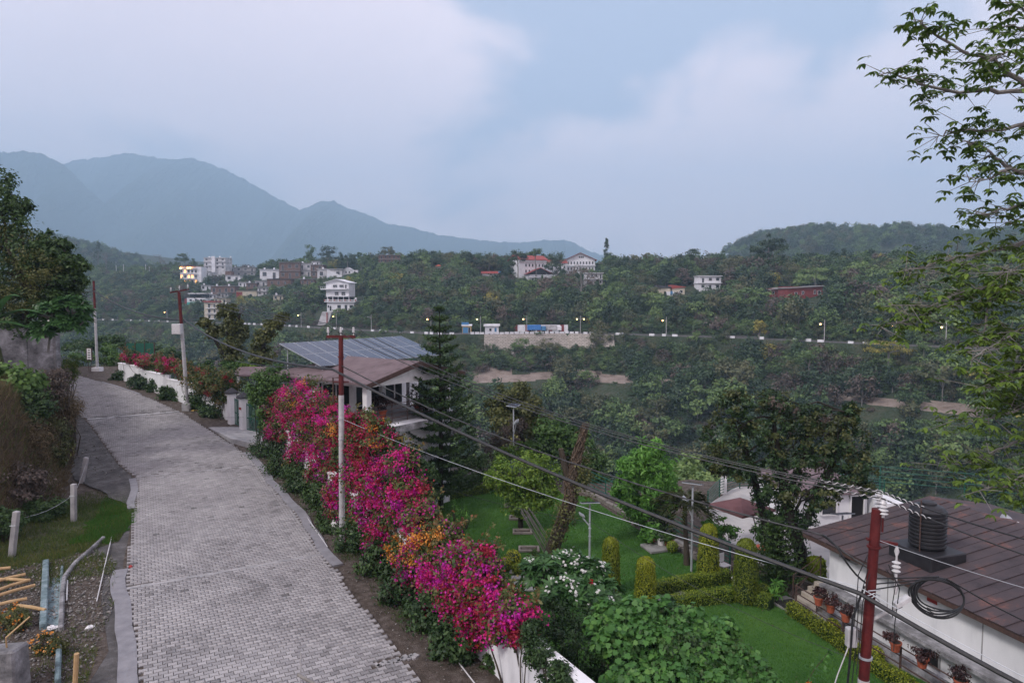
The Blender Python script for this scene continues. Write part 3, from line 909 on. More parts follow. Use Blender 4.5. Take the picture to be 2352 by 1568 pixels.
def scatter(name, label, pts, scl, idxs, protos, seed):
    coll = bpy.data.collections.new(name + '_kinds')
    for i, me in enumerate(protos):
        coll.objects.link(bpy.data.objects.new('%s_%02d' % (name, i), me))
    rng = np.random.default_rng(seed)
    me = bpy.data.meshes.new(name)
    me.vertices.add(len(pts)); me.vertices.foreach_set('co', np.asarray(pts, np.float32).ravel())
    a = me.attributes.new('scl', 'FLOAT', 'POINT'); a.data.foreach_set('value', np.asarray(scl, np.float32))
    a = me.attributes.new('pick', 'INT', 'POINT'); a.data.foreach_set('value', np.asarray(idxs, np.int32))
    a = me.attributes.new('spin', 'FLOAT', 'POINT'); a.data.foreach_set('value', rng.uniform(0, 6.28, len(pts)).astype(np.float32))
    o = bpy.data.objects.new(name, me); COL.objects.link(o)
    g = bpy.data.node_groups.new(name, 'GeometryNodeTree')
    g.interface.new_socket('Geometry', in_out='INPUT', socket_type='NodeSocketGeometry')
    g.interface.new_socket('Geometry', in_out='OUTPUT', socket_type='NodeSocketGeometry')
    gi = N(g, 'NodeGroupInput'); go = N(g, 'NodeGroupOutput')
    ci = N(g, 'GeometryNodeCollectionInfo'); ci.inputs['Collection'].default_value = coll
    ci.inputs['Separate Children'].default_value = True; ci.inputs['Reset Children'].default_value = True
    ip = N(g, 'GeometryNodeInstanceOnPoints'); ip.inputs['Pick Instance'].default_value = True
    def attr(nm, ty):
        n = N(g, 'GeometryNodeInputNamedAttribute', data_type=ty); n.inputs['Name'].default_value = nm; return n
    s_, p_, r_ = attr('scl', 'FLOAT'), attr('pick', 'INT'), attr('spin', 'FLOAT')
    cb = N(g, 'ShaderNodeCombineXYZ')
    g.links.new(r_.outputs['Attribute'], cb.inputs['Z'])
    g.links.new(gi.outputs[0], ip.inputs['Points']); g.links.new(ci.outputs[0], ip.inputs['Instance'])
    g.links.new(p_.outputs['Attribute'], ip.inputs['Instance Index'])
    g.links.new(cb.outputs[0], ip.inputs['Rotation'])
    g.links.new(s_.outputs['Attribute'], ip.inputs['Scale'])
    g.links.new(ip.outputs[0], go.inputs[0])
    md = o.modifiers.new('woods', 'NODES'); md.node_group = g
    tag(o, label, None, None, 'stuff')
    return o
KEEP_CLEAR = []      # (x, y, radius) filled by the buildings before the woods are planted
# ------------------------------------------------------------------ buildings across the valley
SCREEN_CLEAR = []    # (x0, x1, y0, y1, Y): keep nearer trees from hiding these
def far_hit(px, py):
    """where the sight line meets the far slope; a point on the ridge crest if it passes over it"""
    p = hit(px, py, 100, 700)
    a = (px - 1176) / FPX
    if p.y - float(far_road_y(p.x)) > 150:
        lo = 120.
        while lo - float(far_road_y(a * lo)) < 118: lo += 1.
        p = at_y(px, py, lo)
    return p
def far_root(name, label, cat, x0, x1, ytop, ybase, Y=None, rz=0.0, clear=True, group=None):
    """returns root, width, height: front face between x0 and x1, standing where its base meets the slope"""
    xm = (x0 + x1) / 2
    p = far_hit(xm, ybase) if Y is None else at_y(xm, ybase, Y)
    Yd = p.y
    w = px_size(x1 - x0, Yd); h = px_size(ybase - ytop, Yd)
    root = thing(name, label, cat, p, rz, group)
    KEEP_CLEAR.append((p.x, p.y + w * .3, w * .75))
    if clear: SCREEN_CLEAR.append((x0 - 4, x1 + 4, ytop - 3, ybase - 2, Yd))
    return root, w, h
def bx(root, name, mat, x0, x1, y0, y1, z0, z1, parent=None):
    o = MB().box(x0, x1, y0, y1, z0, z1).build(name, M[mat], parent or root)
    return o
def win(root, x, z, w, h, y=0.0, frame='far_white', pane='glass', side=None, name='window', t=.10):
    """window: a frame proud of the wall with a dark pane set back in it; side=(xwall,dir) puts it on an end wall"""
    mb = MB()
    f = max(.06, .07 * w)
    def place(a0, a1, d0, d1, z0, z1):
        if side is None: mb.box(a0, a1, y - d1, y - d0, z0, z1)
        else:
            xs, sg = side
            xa, xb = sorted((xs + sg * d0, xs + sg * d1)); mb.box(xa, xb, a0, a1, z0, z1)
    place(x - w / 2 - f, x - w / 2, .001, t, z - f, z + h + f); place(x + w / 2, x + w / 2 + f, .001, t, z - f, z + h + f)
    place(x - w / 2, x + w / 2, .001, t, z + h, z + h + f); place(x - w / 2, x + w / 2, .001, t * 1.3, z - f, z)
    o = mb.build(name, M[frame], root)
    mb = MB()
    place(x - w / 2, x + w / 2, .001, t * .35, z, z + h)
    mb.build('pane', M[pane], o)
    return o
def gable_roof(root, mat, x0, x1, y0, y1, z, rise, over=.5, along='x', th=.18, name='roof'):
    mb = MB()
    x0 -= over; x1 += over; y0 -= over; y1 += over
    if along == 'x':
        ym = (y0 + y1) / 2
        A = [(x0, y0, z), (x1, y0, z), (x1, ym, z + rise), (x0, ym, z + rise)]
        B = [(x0, ym, z + rise), (x1, ym, z + rise), (x1, y1, z), (x0, y1, z)]
    else:
        xm = (x0 + x1) / 2
        A = [(x0, y0, z), (xm, y0, z + rise), (xm, y1, z + rise), (x0, y1, z)]
        B = [(xm, y0, z + rise), (x1, y0, z), (x1, y1, z), (xm, y1, z + rise)]
    for q in (A, B):
        mb.hexa([(a, b, c) for a, b, c in q] + [(a, b, c + th) for a, b, c in q])
    return mb.build(name, M[mat], root)
def gable_wall(root, mat, x0, x1, y0, y1, z, rise, along='y', name='gable'):
    """triangular ends under a gable roof"""
    if along == 'y':
        xm = (x0 + x1) / 2
        mb = MB()
        for ya, yb in ((y0, y0 + .2), (y1 - .2, y1)):
            mb.add([(x0, ya, z), (x1, ya, z), (xm, ya, z + rise), (x0, yb, z), (x1, yb, z), (xm, yb, z + rise)], [(0, 1, 2), (5, 4, 3), (0, 3, 4, 1), (1, 4, 5, 2), (2, 5, 3, 0)])
    else:
        ym = (y0 + y1) / 2
        mb = MB()
        for xa, xb in ((x0, x0 + .2), (x1 - .2, x1)):
            mb.add([(xa, y0, z), (xa, y1, z), (xa, ym, z + rise), (xb, y0, z), (xb, y1, z), (xb, ym, z + rise)], [(2, 1, 0), (3, 4, 5), (1, 4, 3, 0), (2, 5, 4, 1), (0, 3, 5, 2)])
    return mb.build(name, M[mat], root)
def railing(root, mat, x0, x1, y, z, h=1.0, n=6, t=.08, name='railing'):
    o = MB().box(x0, x1, y - t, y, z + h - t, z + h).build(name, M[mat], root)
    for i in range(n + 1):
        x = x0 + (x1 - x0) * i / n
        MB().box(x - t / 2, x + t / 2, y - t * .9, y - t * .1, z, z + h - t).build('baluster', M[mat], o)
    return o
def water_tank(root, x, y, z, r=.55, h=1.1, mat='far_white'):
    MB().lathe([(r, 0), (r, h * .8), (r * .8, h * .95), (r * .3, h)], 10, (x, y, z)).build('roof_tank', M[mat], root)

# the tall white house stepping down to the road
r_, w_, h_ = far_root('hillside_house', 'tall white four level house with gabled roof and red trimmed terrace above the far road', 'house', 733, 822, 641, 716, rz=R(-12))
W = w_; FL = h_ / 4.0
bx(r_, 'plinth', 'far_white', -W * .42, W * .40, .2, 7, -5.0, 0)
bx(r_, 'wall', 'far_white', -W * .32, W * .44, 0, 7, 0, FL * 1.18)
terr = bx(r_, 'terrace', 'far_white', -W * .36, W * .5, -1.0, 7.2, FL * 1.18, FL * 1.30)
for k in range(7):
    x = -W * .36 + W * .86 * k / 6
    bx(r_, 'terrace_post', 'red_roof', x - .16, x + .16, -1.02, -.7, FL * 1.30, FL * 1.30 + .85, terr)
MB().box(-W * .36, W * .5, -.95, -.8, FL * 1.30 + .35, FL * 1.30 + .62).build('parapet_rail', M['far_white'], terr)
bx(r_, 'open_floor', 'dark_void', -W * .30, W * .24, 1.2, 6.8, FL * 1.30, FL * 1.85)
for k in range(5):
    x = -W * .33 + W * .6 * k / 4
    bx(r_, 'pillar', 'far_white', x - .15, x + .15, .8, 1.1, FL * 1.30, FL * 1.85)
bx(r_, 'upper_wall', 'far_white', -W * .36, W * .28, .6, 7, FL * 1.85, FL * 3.55)
b1 = bx(r_, 'balcony', 'far_white', -W * .14, W * .28, -.6, .6, FL * 1.85, FL * 1.95); railing(r_, 'far_white', -W * .14, W * .28, -.5, FL * 1.95, .8, 7)
b2 = bx(r_, 'balcony', 'far_white', -W * .47, W * .26, -1.0, .6, FL * 2.72, FL * 2.84); railing(r_, 'far_white', -W * .47, W * .26, -.9, FL * 2.84, .9, 12)
for x in (-.06, .13): win(r_, W * x, FL * 2.0, W * .11, FL * .42, .6)
for x in (-.10, .08): win(r_, W * x, FL * 2.95, W * .12, FL * .34, .6)
win(r_, W * .20, FL * 2.88, W * .05, FL * .42, .6)
for x in (.02, .36): win(r_, W * x, FL * .45, W * .10, FL * .38)
win(r_, W * .21, FL * .12, W * .07, FL * .72, name='door'); win(r_, -W * .22, FL * .12, W * .05, FL * .6, name='door'); win(r_, -W * .28, FL * .5, W * .04, FL * .3)
gable_wall(r_, 'far_white', -W * .36, W * .28, .6, 7, FL * 3.55, FL * .42)
gable_roof(r_, 'far_white', -W * .36, W * .28, .3, 7, FL * 3.5, FL * .46, .7, 'y')
water_tank(r_, -W * .28, 0, FL * 1.32, .6, .9); water_tank(r_, W * .46, 1, FL * 1.32, .5, 1.5)
bx(r_, 'skirting', 'red_roof', -W * .1, W * .3, -.06, -.001, .1, .32)
# stone foot wall below it
r_, w_, h_ = far_root('foot_wall', 'white painted retaining wall below the tall white house', 'wall', 729, 760, 716, 747)
mb = MB(); mb.hexa([(-w_ * .5, 0, 0), (w_ * .25, 0, 0), (w_ * .35, 3, 0), (-w_ * .3, 3, 0), (-w_ * .15, .5, h_), (w_ * .55, .5, h_), (w_ * .6, 3, h_), (-w_ * .1, 3, h_)]); mb.build('face', M['far_stained'], r_)
bx(r_, 'stripe', 'red_roof', w_ * .18, w_ * .25, -.02, .4, h_ * .1, h_ * .95)

def flat_house(name, label, x0, x1, yt, yb, mat, floors=2, wins=3, depth=9, rz=0.0, slab='far_grey', rail=None, tanks=1, Y=None, frame='far_white', pane='glass', base=3.0, cat='house'):
    r_, w_, h_ = far_root(name, label, cat, x0, x1, yt, yb, Y, rz)
    bx(r_, 'wall', mat, -w_ / 2, w_ / 2, 0, depth, -max(base, r_.location.z - hgt(r_.location.x, r_.location.y) + 1), h_)
    fh = h_ / floors
    for f in range(floors):
        bx(r_, 'floor_slab', slab, -w_ / 2 - .4, w_ / 2 + .4, -.7, depth, fh * (f + 1) - .1, fh * (f + 1) + .12)
        for k in range(wins):
            x = -w_ / 2 + w_ * (k + .5) / wins
            dr = (k + f) % 3 == 1
            win(r_, x, fh * f + (.1 if dr else fh * .35), w_ / wins * (.3 if dr else .42), fh * (.68 if dr else .4), frame=frame, pane=pane, name='door' if dr else 'window')
        if rail and f: railing(r_, rail, -w_ / 2 - .3, w_ / 2 + .3, -.55, fh * f + .12, .8, max(4, wins * 2))
    for k in range(tanks): water_tank(r_, -w_ * .3 + w_ * .5 * k, 2, h_ + .13)
    return r_, w_, h_
flat_house('concrete_house', 'grey concrete two storey house with a roof terrace, left of the hillside village', 526, 587, 614, 634, 'far_grey', 2, 4, rail='far_grey', tanks=2)
r_, w_, h_ = flat_house('white_room', 'low white room with open dark bay below the grey concrete house', 518, 552, 632, 646, 'far_white', 1, 2, 5, tanks=0)
bx(r_, 'brick_side', 'far_brick', -w_ * .52, -w_ * .1, .3, 5, h_ + .13, h_ + 2.6)
flat_house('white_house', 'clean white flat roofed house in the middle of the village row', 597, 641, 619, 642, 'far_white', 1, 2, rail=None, slab='far_white', tanks=2)
flat_house('brick_house', 'unplastered brown brick house, widest of the village row', 642, 690, 603, 641, 'far_brick', 2, 3, slab='far_grey', frame='far_grey', tanks=0)
r_, w_, h_ = flat_house('balcony_house', 'narrow pale house with open columned balconies beside the brick house', 688, 716, 605, 636, 'far_stained', 2, 2, rail='far_white', tanks=1)
for s in (-1, 1): bx(r_, 'column', 'far_white', s * w_ * .48 - .2, s * w_ * .48 + .2, -.7, -.4, 0, h_)
flat_house('dark_brick_house', 'dark brick block half hidden behind the pale weathered house', 714, 742, 608, 638, 'far_brick', 2, 2, tanks=1, frame='far_grey')
r_, w_, h_ = flat_house('weathered_house', 'pale weathered house with sloping stair wall at the right end of the village row', 729, 786, 618, 641, 'far_stained', 1, 3, slab='far_stained', tanks=1)
mb = MB(); mb.add([(-w_ * .1, -.3, h_), (w_ * .5, -.3, h_ * .3), (w_ * .5, -.3, 0), (-w_ * .1, -.3, 0), (-w_ * .1, 0, h_), (w_ * .5, 0, h_ * .3), (w_ * .5, 0, 0), (-w_ * .1, 0, 0)], [(0, 1, 2, 3), (7, 6, 5, 4), (0, 4, 5, 1), (1, 5, 6, 2)]); mb.build('stair_wall', M['far_white'], r_)
bx(r_, 'blue_barrel', 'blue_paint', -w_ * .05, w_ * .01, -1.2, -.6, 0, 1.2)
r_, w_, h_ = far_root('gabled_cottage', 'small white gabled cottage on the ridge right of the village', 'house', 773, 822, 616, 630)
bx(r_, 'wall', 'far_white', -w_ / 2, w_ / 2, 0, 6, -2, h_ * .7); gable_wall(r_, 'far_white', -w_ * .15, w_ * .2, -.3, 6, h_ * .7, h_ * .35); gable_roof(r_, 'far_white', -w_ * .15, w_ * .2, -.3, 6, h_ * .7, h_ * .4, .3, 'y')
for x in (-.35, -.05, .1, .35): win(r_, w_ * x, h_ * .2, w_ * .07, h_ * .3)
r_, w_, h_ = far_root('stilt_house', 'brown brick house on tall concrete stilts below the village row', 'house', 614, 668, 641, 658)
bx(r_, 'wall', 'far_brick', -w_ / 2, w_ / 2, 0, 7, 0, h_); bx(r_, 'floor_slab', 'far_grey', -w_ / 2 - .4, w_ / 2 + .4, -.5, 7, -.25, 0); bx(r_, 'roof_slab', 'dark_roof', -w_ / 2 - .5, w_ / 2 + .5, -.6, 7.2, h_, h_ + .2)
for k in range(5): bx(r_, 'stilt', 'far_grey', -w_ / 2 + w_ * k / 4 - .18, -w_ / 2 + w_ * k / 4 + .18, .1, .5, -4.5, -.25)
for k in range(3): win(r_, -w_ * .3 + w_ * .28 * k, h_ * .3, 1.2, h_ * .4, frame='far_grey')
flat_house('lower_brick_house', 'low brown brick house with white roof room, lower left of the village', 485, 540, 657, 678, 'far_brick', 1, 4, tanks=2, frame='far_grey')
r_, w_, h_ = far_root('roadside_shack', 'small shack with red door and rusty sheet roof below the village', 'house', 543, 590, 667, 684)
bx(r_, 'wall', 'far_cream', -w_ / 2, w_ / 2, 0, 5, -2, h_); bx(r_, 'red_wall', 'far_red', -w_ / 2, -w_ * .2, -.05, -.001, 0, h_ * .8); bx(r_, 'roof', 'dark_roof', -w_ / 2 - .4, w_ / 2 + .4, -.6, 5.4, h_, h_ + .15); win(r_, w_ * .2, h_ * .3, 1.4, 1.0)
r_, w_, h_ = far_root('teal_house', 'white house with teal base and long flat white roof, far left of the village', 'house', 424, 472, 673, 698)
bx(r_, 'wall', 'far_white', -w_ * .38, w_ * .5, 0, 7, h_ * .18, h_ * .55); bx(r_, 'teal_base', 'teal_paint', -w_ * .38, w_ * .5, -.2, 7, -2, h_ * .18); bx(r_, 'roof', 'far_white', -w_ * .3, w_ * .5, -1, 7, h_ * .92, h_); bx(r_, 'shade', 'dark_void', -w_ * .25, w_ * .45, .5, 7, h_ * .55, h_ * .92); bx(r_, 'red_wall', 'far_red', -w_ * .5, -w_ * .38, 0, 5, 0, h_ * .5)
for k in range(3): win(r_, -w_ * .2 + w_ * .25 * k, h_ * .27, 1.3, 1.1)
r_, w_, h_ = far_root('narrow_house', 'narrow cream house with red roof edge and white balconies near the far road', 'house', 468, 502, 691, 735)
bx(r_, 'wall', 'far_cream', -w_ * .45, w_ * .45, 0, 6, 0, h_ * .92); bx(r_, 'roof', 'red_roof', -w_ * .5, w_ * .4, -.8, 6, h_ * .93, h_)
for f in range(3):
    bx(r_, 'balcony', 'far_white', -w_ * .3, w_ * .5, -1, 0, h_ * (.05 + .28 * f), h_ * (.08 + .28 * f)); railing(r_, 'far_white', -w_ * .3, w_ * .5, -.9, h_ * (.08 + .28 * f), .9, 5)
    win(r_, -w_ * .1, h_ * (.1 + .28 * f), 1.3, h_ * .17); win(r_, w_ * .25, h_ * (.1 + .28 * f), 1.0, h_ * .17)
for i, (lb, a, b, c, d, m_, f, n) in enumerate([('small grey house tucked below the white village house', 586, 612, 645, 658, 'far_stained', 1, 2), ('small brick house on the slope left of the stilt house', 566, 590, 650, 664, 'far_brick', 1, 2), ('cream house right of the teal house on the lower slope', 492, 520, 684, 700, 'far_cream', 1, 3), ('pale house half hidden right of the narrow cream house', 512, 534, 700, 716, 'far_white', 1, 2), ('tiny white house between the apartment block and grey concrete house', 500, 520, 622, 634, 'far_white', 1, 2), ('unfinished brick house below the weathered house', 690, 722, 641, 655, 'far_brick', 1, 3), ('white cube house above the roadside shack', 548, 566, 648, 659, 'far_white', 1, 2), ('pale flat house left of the lower brick house', 462, 482, 655, 667, 'far_white', 1, 2), ('grey house directly below the lower brick house', 500, 524, 672, 683, 'far_grey', 1, 3), ('small white house above the narrow cream house', 480, 498, 676, 687, 'far_white', 1, 2), ('weathered two storey house left of the stilt house', 592, 612, 660, 678, 'far_stained', 2, 2), ('little cream house at the foot of the stilts', 628, 650, 678, 690, 'far_cream', 1, 2), ('white rooftop room above the dark brick house', 716, 734, 600, 609, 'far_white', 1, 2)]):
    flat_house('village_house', lb, a, b, c, d, m_, f, n, 6, tanks=i % 2, frame='far_grey')
# hotel with lights on, block on the ridge, brown ridge building
r_, w_, h_ = far_root('lit_guesthouse', 'guesthouse with glowing orange lights among the trees, far left', 'building', 415, 463, 613, 652)
bx(r_, 'wall', 'far_white', -w_ / 2, w_ / 2, 0, 9, -3, h_); bx(r_, 'roof', 'red_roof', -w_ / 2 - .5, w_ * .25, -.8, 9, h_, h_ + .4)
for f in range(3):
    bx(r_, 'floor_slab', 'far_stained', -w_ / 2, w_ * .3, -1.2, 0, h_ * (.30 + .3 * f) - .3, h_ * (.30 + .3 * f))
    for k in range(5):
        lit = (f, k) in ((0, 1), (0, 2), (0, 4), (1, 0), (1, 2), (1, 3), (2, 1))
        win(r_, -w_ * .44 + w_ * .17 * k, h_ * (.05 + .3 * f), w_ * .10, h_ * .17, pane='lit_window' if lit else 'glass')
for x, z in ((-.44, .92), (-.1, .93), (.02, .94)): MB().sphere((w_ * x, -1.3, h_ * z), .45).build('lamp', M['lamp_warm'], r_)
flat_house('white_annexe', 'low white annexe right of the lit guesthouse', 464, 481, 624, 637, 'far_white', 1, 2, 6, tanks=0)
r_, w_, h_ = flat_house('apartment_block', 'pale apartment block standing highest on the left ridge', 469, 518, 592, 619, 'far_stained', 3, 4, 12, tanks=3, slab='far_white')
bx(r_, 'stair_tower', 'far_white', -w_ * .12, w_ * .05, -1.2, -.75, -2, h_ + 1.0)
flat_house('ridge_building', 'brown unfinished building with roof parapet on the ridge left of centre', 872, 919, 586, 605, 'far_brick', 2, 5, 9, tanks=0, frame='far_grey', rz=R(14))
# big white hotel with red roofs
r_, w_, h_ = far_root('hotel_wing', 'left wing of the white hotel with a red roof and dark gable end', 'building', 1190, 1258, 586, 640, rz=R(20))
bx(r_, 'wall', 'far_white', -w_ / 2, w_ / 2, 0, 14, -3, h_ * .80)
gable_wall(r_, 'dark_roof', -w_ / 2, w_ / 2, 0, 14, h_ * .80, h_ * .22, 'x'); gable_roof(r_, 'red_roof', -w_ / 2, w_ / 2, 0, 14, h_ * .78, h_ * .22, .9, 'x')
bx(r_, 'ledge', 'far_white', -w_ / 2 - .6, w_ / 2, -.6, 0, h_ * .70, h_ * .74)
for k in range(6): win(r_, -w_ * .25 + w_ * .12 * k, h_ * .50, w_ * .05, h_ * .12); win(r_, -w_ * .25 + w_ * .12 * k, h_ * .25, w_ * .05, h_ * .12)
r_, w_, h_ = far_root('hotel_gable', 'right wing of the white hotel with a wide gable facing the valley', 'building', 1300, 1366, 580, 630, rz=R(-6))
bx(r_, 'wall', 'far_white', -w_ / 2, w_ / 2, 0, 16, -3, h_ * .66); gable_wall(r_, 'far_white', -w_ / 2, w_ / 2, 0, 16, h_ * .66, h_ * .32); gable_roof(r_, 'red_roof', -w_ / 2, w_ / 2, -.4, 16, h_ * .64, h_ * .33, .9, 'y')
for k in range(3): win(r_, -w_ * .03 + w_ * .06 * k, h_ * .74, w_ * .045, h_ * .09)
for k in range(9): win(r_, -w_ * .42 + w_ * .105 * k, h_ * .46, w_ * .045, h_ * .12); win(r_, -w_ * .42 + w_ * .105 * k, h_ * .2, w_ * .045, h_ * .12)
bx(r_, 'ledge', 'far_white', -w_ / 2 - .4, w_ / 2 + .4, -.6, 0, h_ * .38, h_ * .41)
r_, w_, h_ = far_root('hotel_link', 'white middle block joining the two hotel wings behind the large dark tree', 'building', 1256, 1304, 596, 636, rz=R(6))
bx(r_, 'wall', 'far_white', -w_ / 2, w_ / 2, 3, 12, -3, h_ * .8); gable_roof(r_, 'red_roof', -w_ / 2, w_ / 2, 3, 12, h_ * .8, h_ * .2, .6, 'x')
for k in range(5): win(r_, -w_ * .4 + w_ * .2 * k, h_ * .5, w_ * .08, h_ * .16, 3)
r_, w_, h_ = far_root('hotel_porch', 'lower hotel porch with dark open gable under a red roof', 'building', 1216, 1266, 614, 648, rz=R(10))
bx(r_, 'wall', 'far_white', -w_ / 2, w_ / 2, .5, 9, -3, h_ * .5); gable_wall(r_, 'dark_roof', -w_ / 2, w_ / 2, .2, 9, h_ * .56, h_ * .36); gable_roof(r_, 'red_roof', -w_ / 2, w_ / 2, 0, 9, h_ * .55, h_ * .4, 1.0, 'y')
bx(r_, 'balcony', 'far_white', -w_ / 2 - .4, w_ / 2 + .4, -1.0, .5, h_ * .30, h_ * .36); railing(r_, 'far_white', -w_ / 2, w_ / 2, -.9, h_ * .36, .9, 8)
for k in range(4): win(r_, -w_ * .34 + w_ * .22 * k, h_ * .05, w_ * .09, h_ * .2, .5)
flat_house('hotel_annexe', 'low grey white annexe right of the hotel gable', 1345, 1384, 627, 655, 'far_stained', 2, 4, 8, tanks=0, slab='far_white')
r_, w_, h_ = far_root('red_roof_house', 'low house with a red sheet roof among trees left of the hotel', 'house', 1108, 1146, 625, 634)
bx(r_, 'wall', 'far_white', -w_ / 2, w_ / 2, 0, 6, -2, h_ * .6); gable_roof(r_, 'red_roof', -w_ / 2, w_ / 2, 0, 6, h_ * .6, h_ * .6, .6, 'x'); win(r_, 0, .3, 1.2, .8); water_tank(r_, w_ * .55, 1, h_ * .5, .9, 1.4, 'blue_paint')
r_, w_, h_ = far_root('pavilion', 'tiny pavilion with orange tiled roof on the wooded ridge', 'house', 1000, 1014, 607, 615)
bx(r_, 'wall', 'far_cream', -w_ / 2, w_ / 2, 0, 3, -1, h_ * .5); MB().add([(-w_ * .6, -.5, h_ * .5), (w_ * .6, -.5, h_ * .5), (w_ * .6, 3.5, h_ * .5), (-w_ * .6, 3.5, h_ * .5), (0, 1.5, h_)], [(0, 1, 4), (1, 2, 4), (2, 3, 4), (3, 0, 4), (3, 2, 1, 0)]).build('roof', M['orange_plastic'], r_)
# cottages on the right
r_, w_, h_ = far_root('twin_roof_cottage', 'cream cottage with one dark and one red striped roof', 'house', 1509, 1574, 653, 677)
for s, rm in ((-1, 'dark_roof'), (1, 'red_roof')):
    xa, xb = (-w_ / 2, 0) if s < 0 else (.05, w_ / 2)
    bx(r_, 'wall', 'far_cream', xa + .3, xb - .3, 0, 6, -2, h_ * .62)
    mb = MB(); mb.hexa([(xa, -.5, h_ * .58), (xb, -.5, h_ * .72), (xb, 6.5, h_ * .72), (xa, 6.5, h_ * .58), (xa + .2, -.5, h_ * .95), (xb, -.5, h_ * .76), (xb, 6.5, h_ * .76), (xa + .2, 6.5, h_ * .95)]); mb.build('roof', M[rm], r_)
bx(r_, 'lean_to', 'far_white', -w_ * .2, w_ * .3, -1.6, 0, -2, h_ * .3); bx(r_, 'blue_door', 'blue_paint', -w_ * .06, w_ * .02, -1.7, -1.61, 0, h_ * .36); win(r_, w_ * .35, h_ * .2, 1.2, 1.0)
flat_house('terrace_house', 'white two storey house with dark openings partly behind trees on the right', 1606, 1656, 634, 666, 'far_white', 2, 3, 8, tanks=0, slab='far_white')
def red_block(name, label, x0, x1, yt, yb, wins):
    r_, w_, h_ = far_root(name, label, 'house', x0, x1, yt, yb, rz=R(8))
    bx(r_, 'wall', 'far_red', -w_ / 2, w_ / 2, 0, 7, -3, h_)
    mb = MB(); mb.hexa([(-w_ / 2 - .5, -.7, h_ - .7), (w_ / 2 + .5, -.7, h_ + .1), (w_ / 2 + .5, 7.4, h_ + .1), (-w_ / 2 - .5, 7.4, h_ - .7), (-w_ / 2 - .5, -.7, h_ - .35), (w_ / 2 + .5, -.7, h_ + .45), (w_ / 2 + .5, 7.4, h_ + .45), (-w_ / 2 - .5, 7.4, h_ - .35)]); mb.build('roof_slab', M['far_grey'], r_)
    for x, z, a, b in wins: win(r_, w_ * x, h_ * z, w_ * a, h_ * b)
red_block('red_house', 'long dark red house with white framed windows and grey slab roof', 1808, 1892, 658, 686, [(-.28, .2, .07, .32), (-.08, .36, .05, .25), (.27, .38, .05, .32), (.40, .36, .08, .3)])
red_block('red_annexe', 'smaller dark red annexe left of the long red house', 1768, 1804, 662, 681, [(.2, .15, .3, .5), (-.3, .3, .15, .3)])

# ------------------------------------------------------------------ the far road
def on_road(px, t=0.0):
    """point on the far road's near edge, on the sight line through photograph column px"""
    lo, hi = 100.0, 460.0
    a = (px - 1176) / FPX
    for _ in range(50):
        mid = (lo + hi) / 2
        dep_ = mid * CP + (CAM_H + 3) * SP
        if mid - float(far_road_y(a * dep_)) - t > 0: hi = mid
        else: lo = mid
    return Vector((a * (lo * CP + (CAM_H + 3) * SP), lo, -3.06))
r_, w_, h_ = far_root('roadside_hut', 'small white hut with a pale sloping roof beside the far road', 'hut', 1114, 1145, 745, 766, Y=float(on_road(1129, .5).y))
r_.location.z = -3.1; h_ = 3.3
bx(r_, 'wall', 'far_white', -w_ / 2, w_ / 2, 0, 3.2, 0, h_ * .76); gable_wall(r_, 'far_white', -w_ / 2, w_ / 2, 0, 3.2, h_ * .76, h_ * .2, 'x')
gable_roof(r_, 'far_stained', -w_ / 2, w_ / 2, 0, 3.2, h_ * .76, h_ * .2, .5, 'x'); win(r_, -w_ * .1, h_ * .28, .75, .85, pane='glass'); win(r_, w_ * .28, .05, .7, h_ * .6, name='door', pane='blue_paint')
r_, w_, h_ = far_root('roadside_shed', 'yellow shed with blue shutters and a blue roof rack left of the white hut', 'shed', 1062, 1082, 746, 767, Y=float(on_road(1072, 3).y))
r_.location.z = -3.1
bx(r_, 'wall', 'yellow_paint', -w_ / 2, w_ / 2, 0, 3, 0, 2.6); bx(r_, 'shutter', 'blue_paint', -w_ * .45, w_ * .15, -.06, 0, .1, 2.2); win(r_, w_ * .3, .1, .7, 2.0, name='door'); gable_roof(r_, 'far_white', -w_ / 2, w_ / 2, 0, 3, 2.6, .4, .3, 'x')
bx(r_, 'roof_rack', 'blue_paint', -w_ * .6, w_ * .2, .4, 2.4, 3.05, 3.8)
def lorry(px, label, col):
    p = on_road(px, 4.0)
    r_ = thing('parked_lorry', label, 'lorry', p, R(2), 'lorries parked on the far road')
    MB().box(-3.2, 1.6, -1.1, 1.1, .9, 2.7).build('cargo_bed', M[col], r_, bevel=.1)
    MB().box(1.75, 3.3, -1.05, 1.05, .7, 2.3).build('cab', M['far_white' if col != 'blue_tarp' else 'blue_paint'], r_, bevel=.15)
    MB().box(2.2, 3.34, -.9, .9, 1.5, 2.1).build('windscreen', M['glass'], r_)
    for x in (-2.2, 2.4):
        for s in (-1, 1): MB().tube([(x, s * .75, .45), (x, s * 1.12, .45)], .45, 10).build('wheel', M['black_rubber'], r_)
lorry(1232, 'blue covered lorry parked behind the far parapet right of the hut', 'blue_tarp')
lorry(1268, 'grey lorry parked behind the far parapet, right of the blue lorry', 'far_stained')
r_ = thing('striped_wall', 'white and red painted roadside wall behind the parked lorries', 'wall', on_road(1245, 7.2), R(1))
a0, a1 = on_road(1180, 7.4), on_road(1302, 7.4)
Lw = (a1 - a0).length; x0 = a0.x - r_.location.x
for k in range(14):
    bx(r_, 'wall_panel', 'far_white' if k % 3 else 'far_red', x0 + Lw * k / 14, x0 + Lw * (k + 1) / 14 - .02, 0, .35, 0, 2.6)
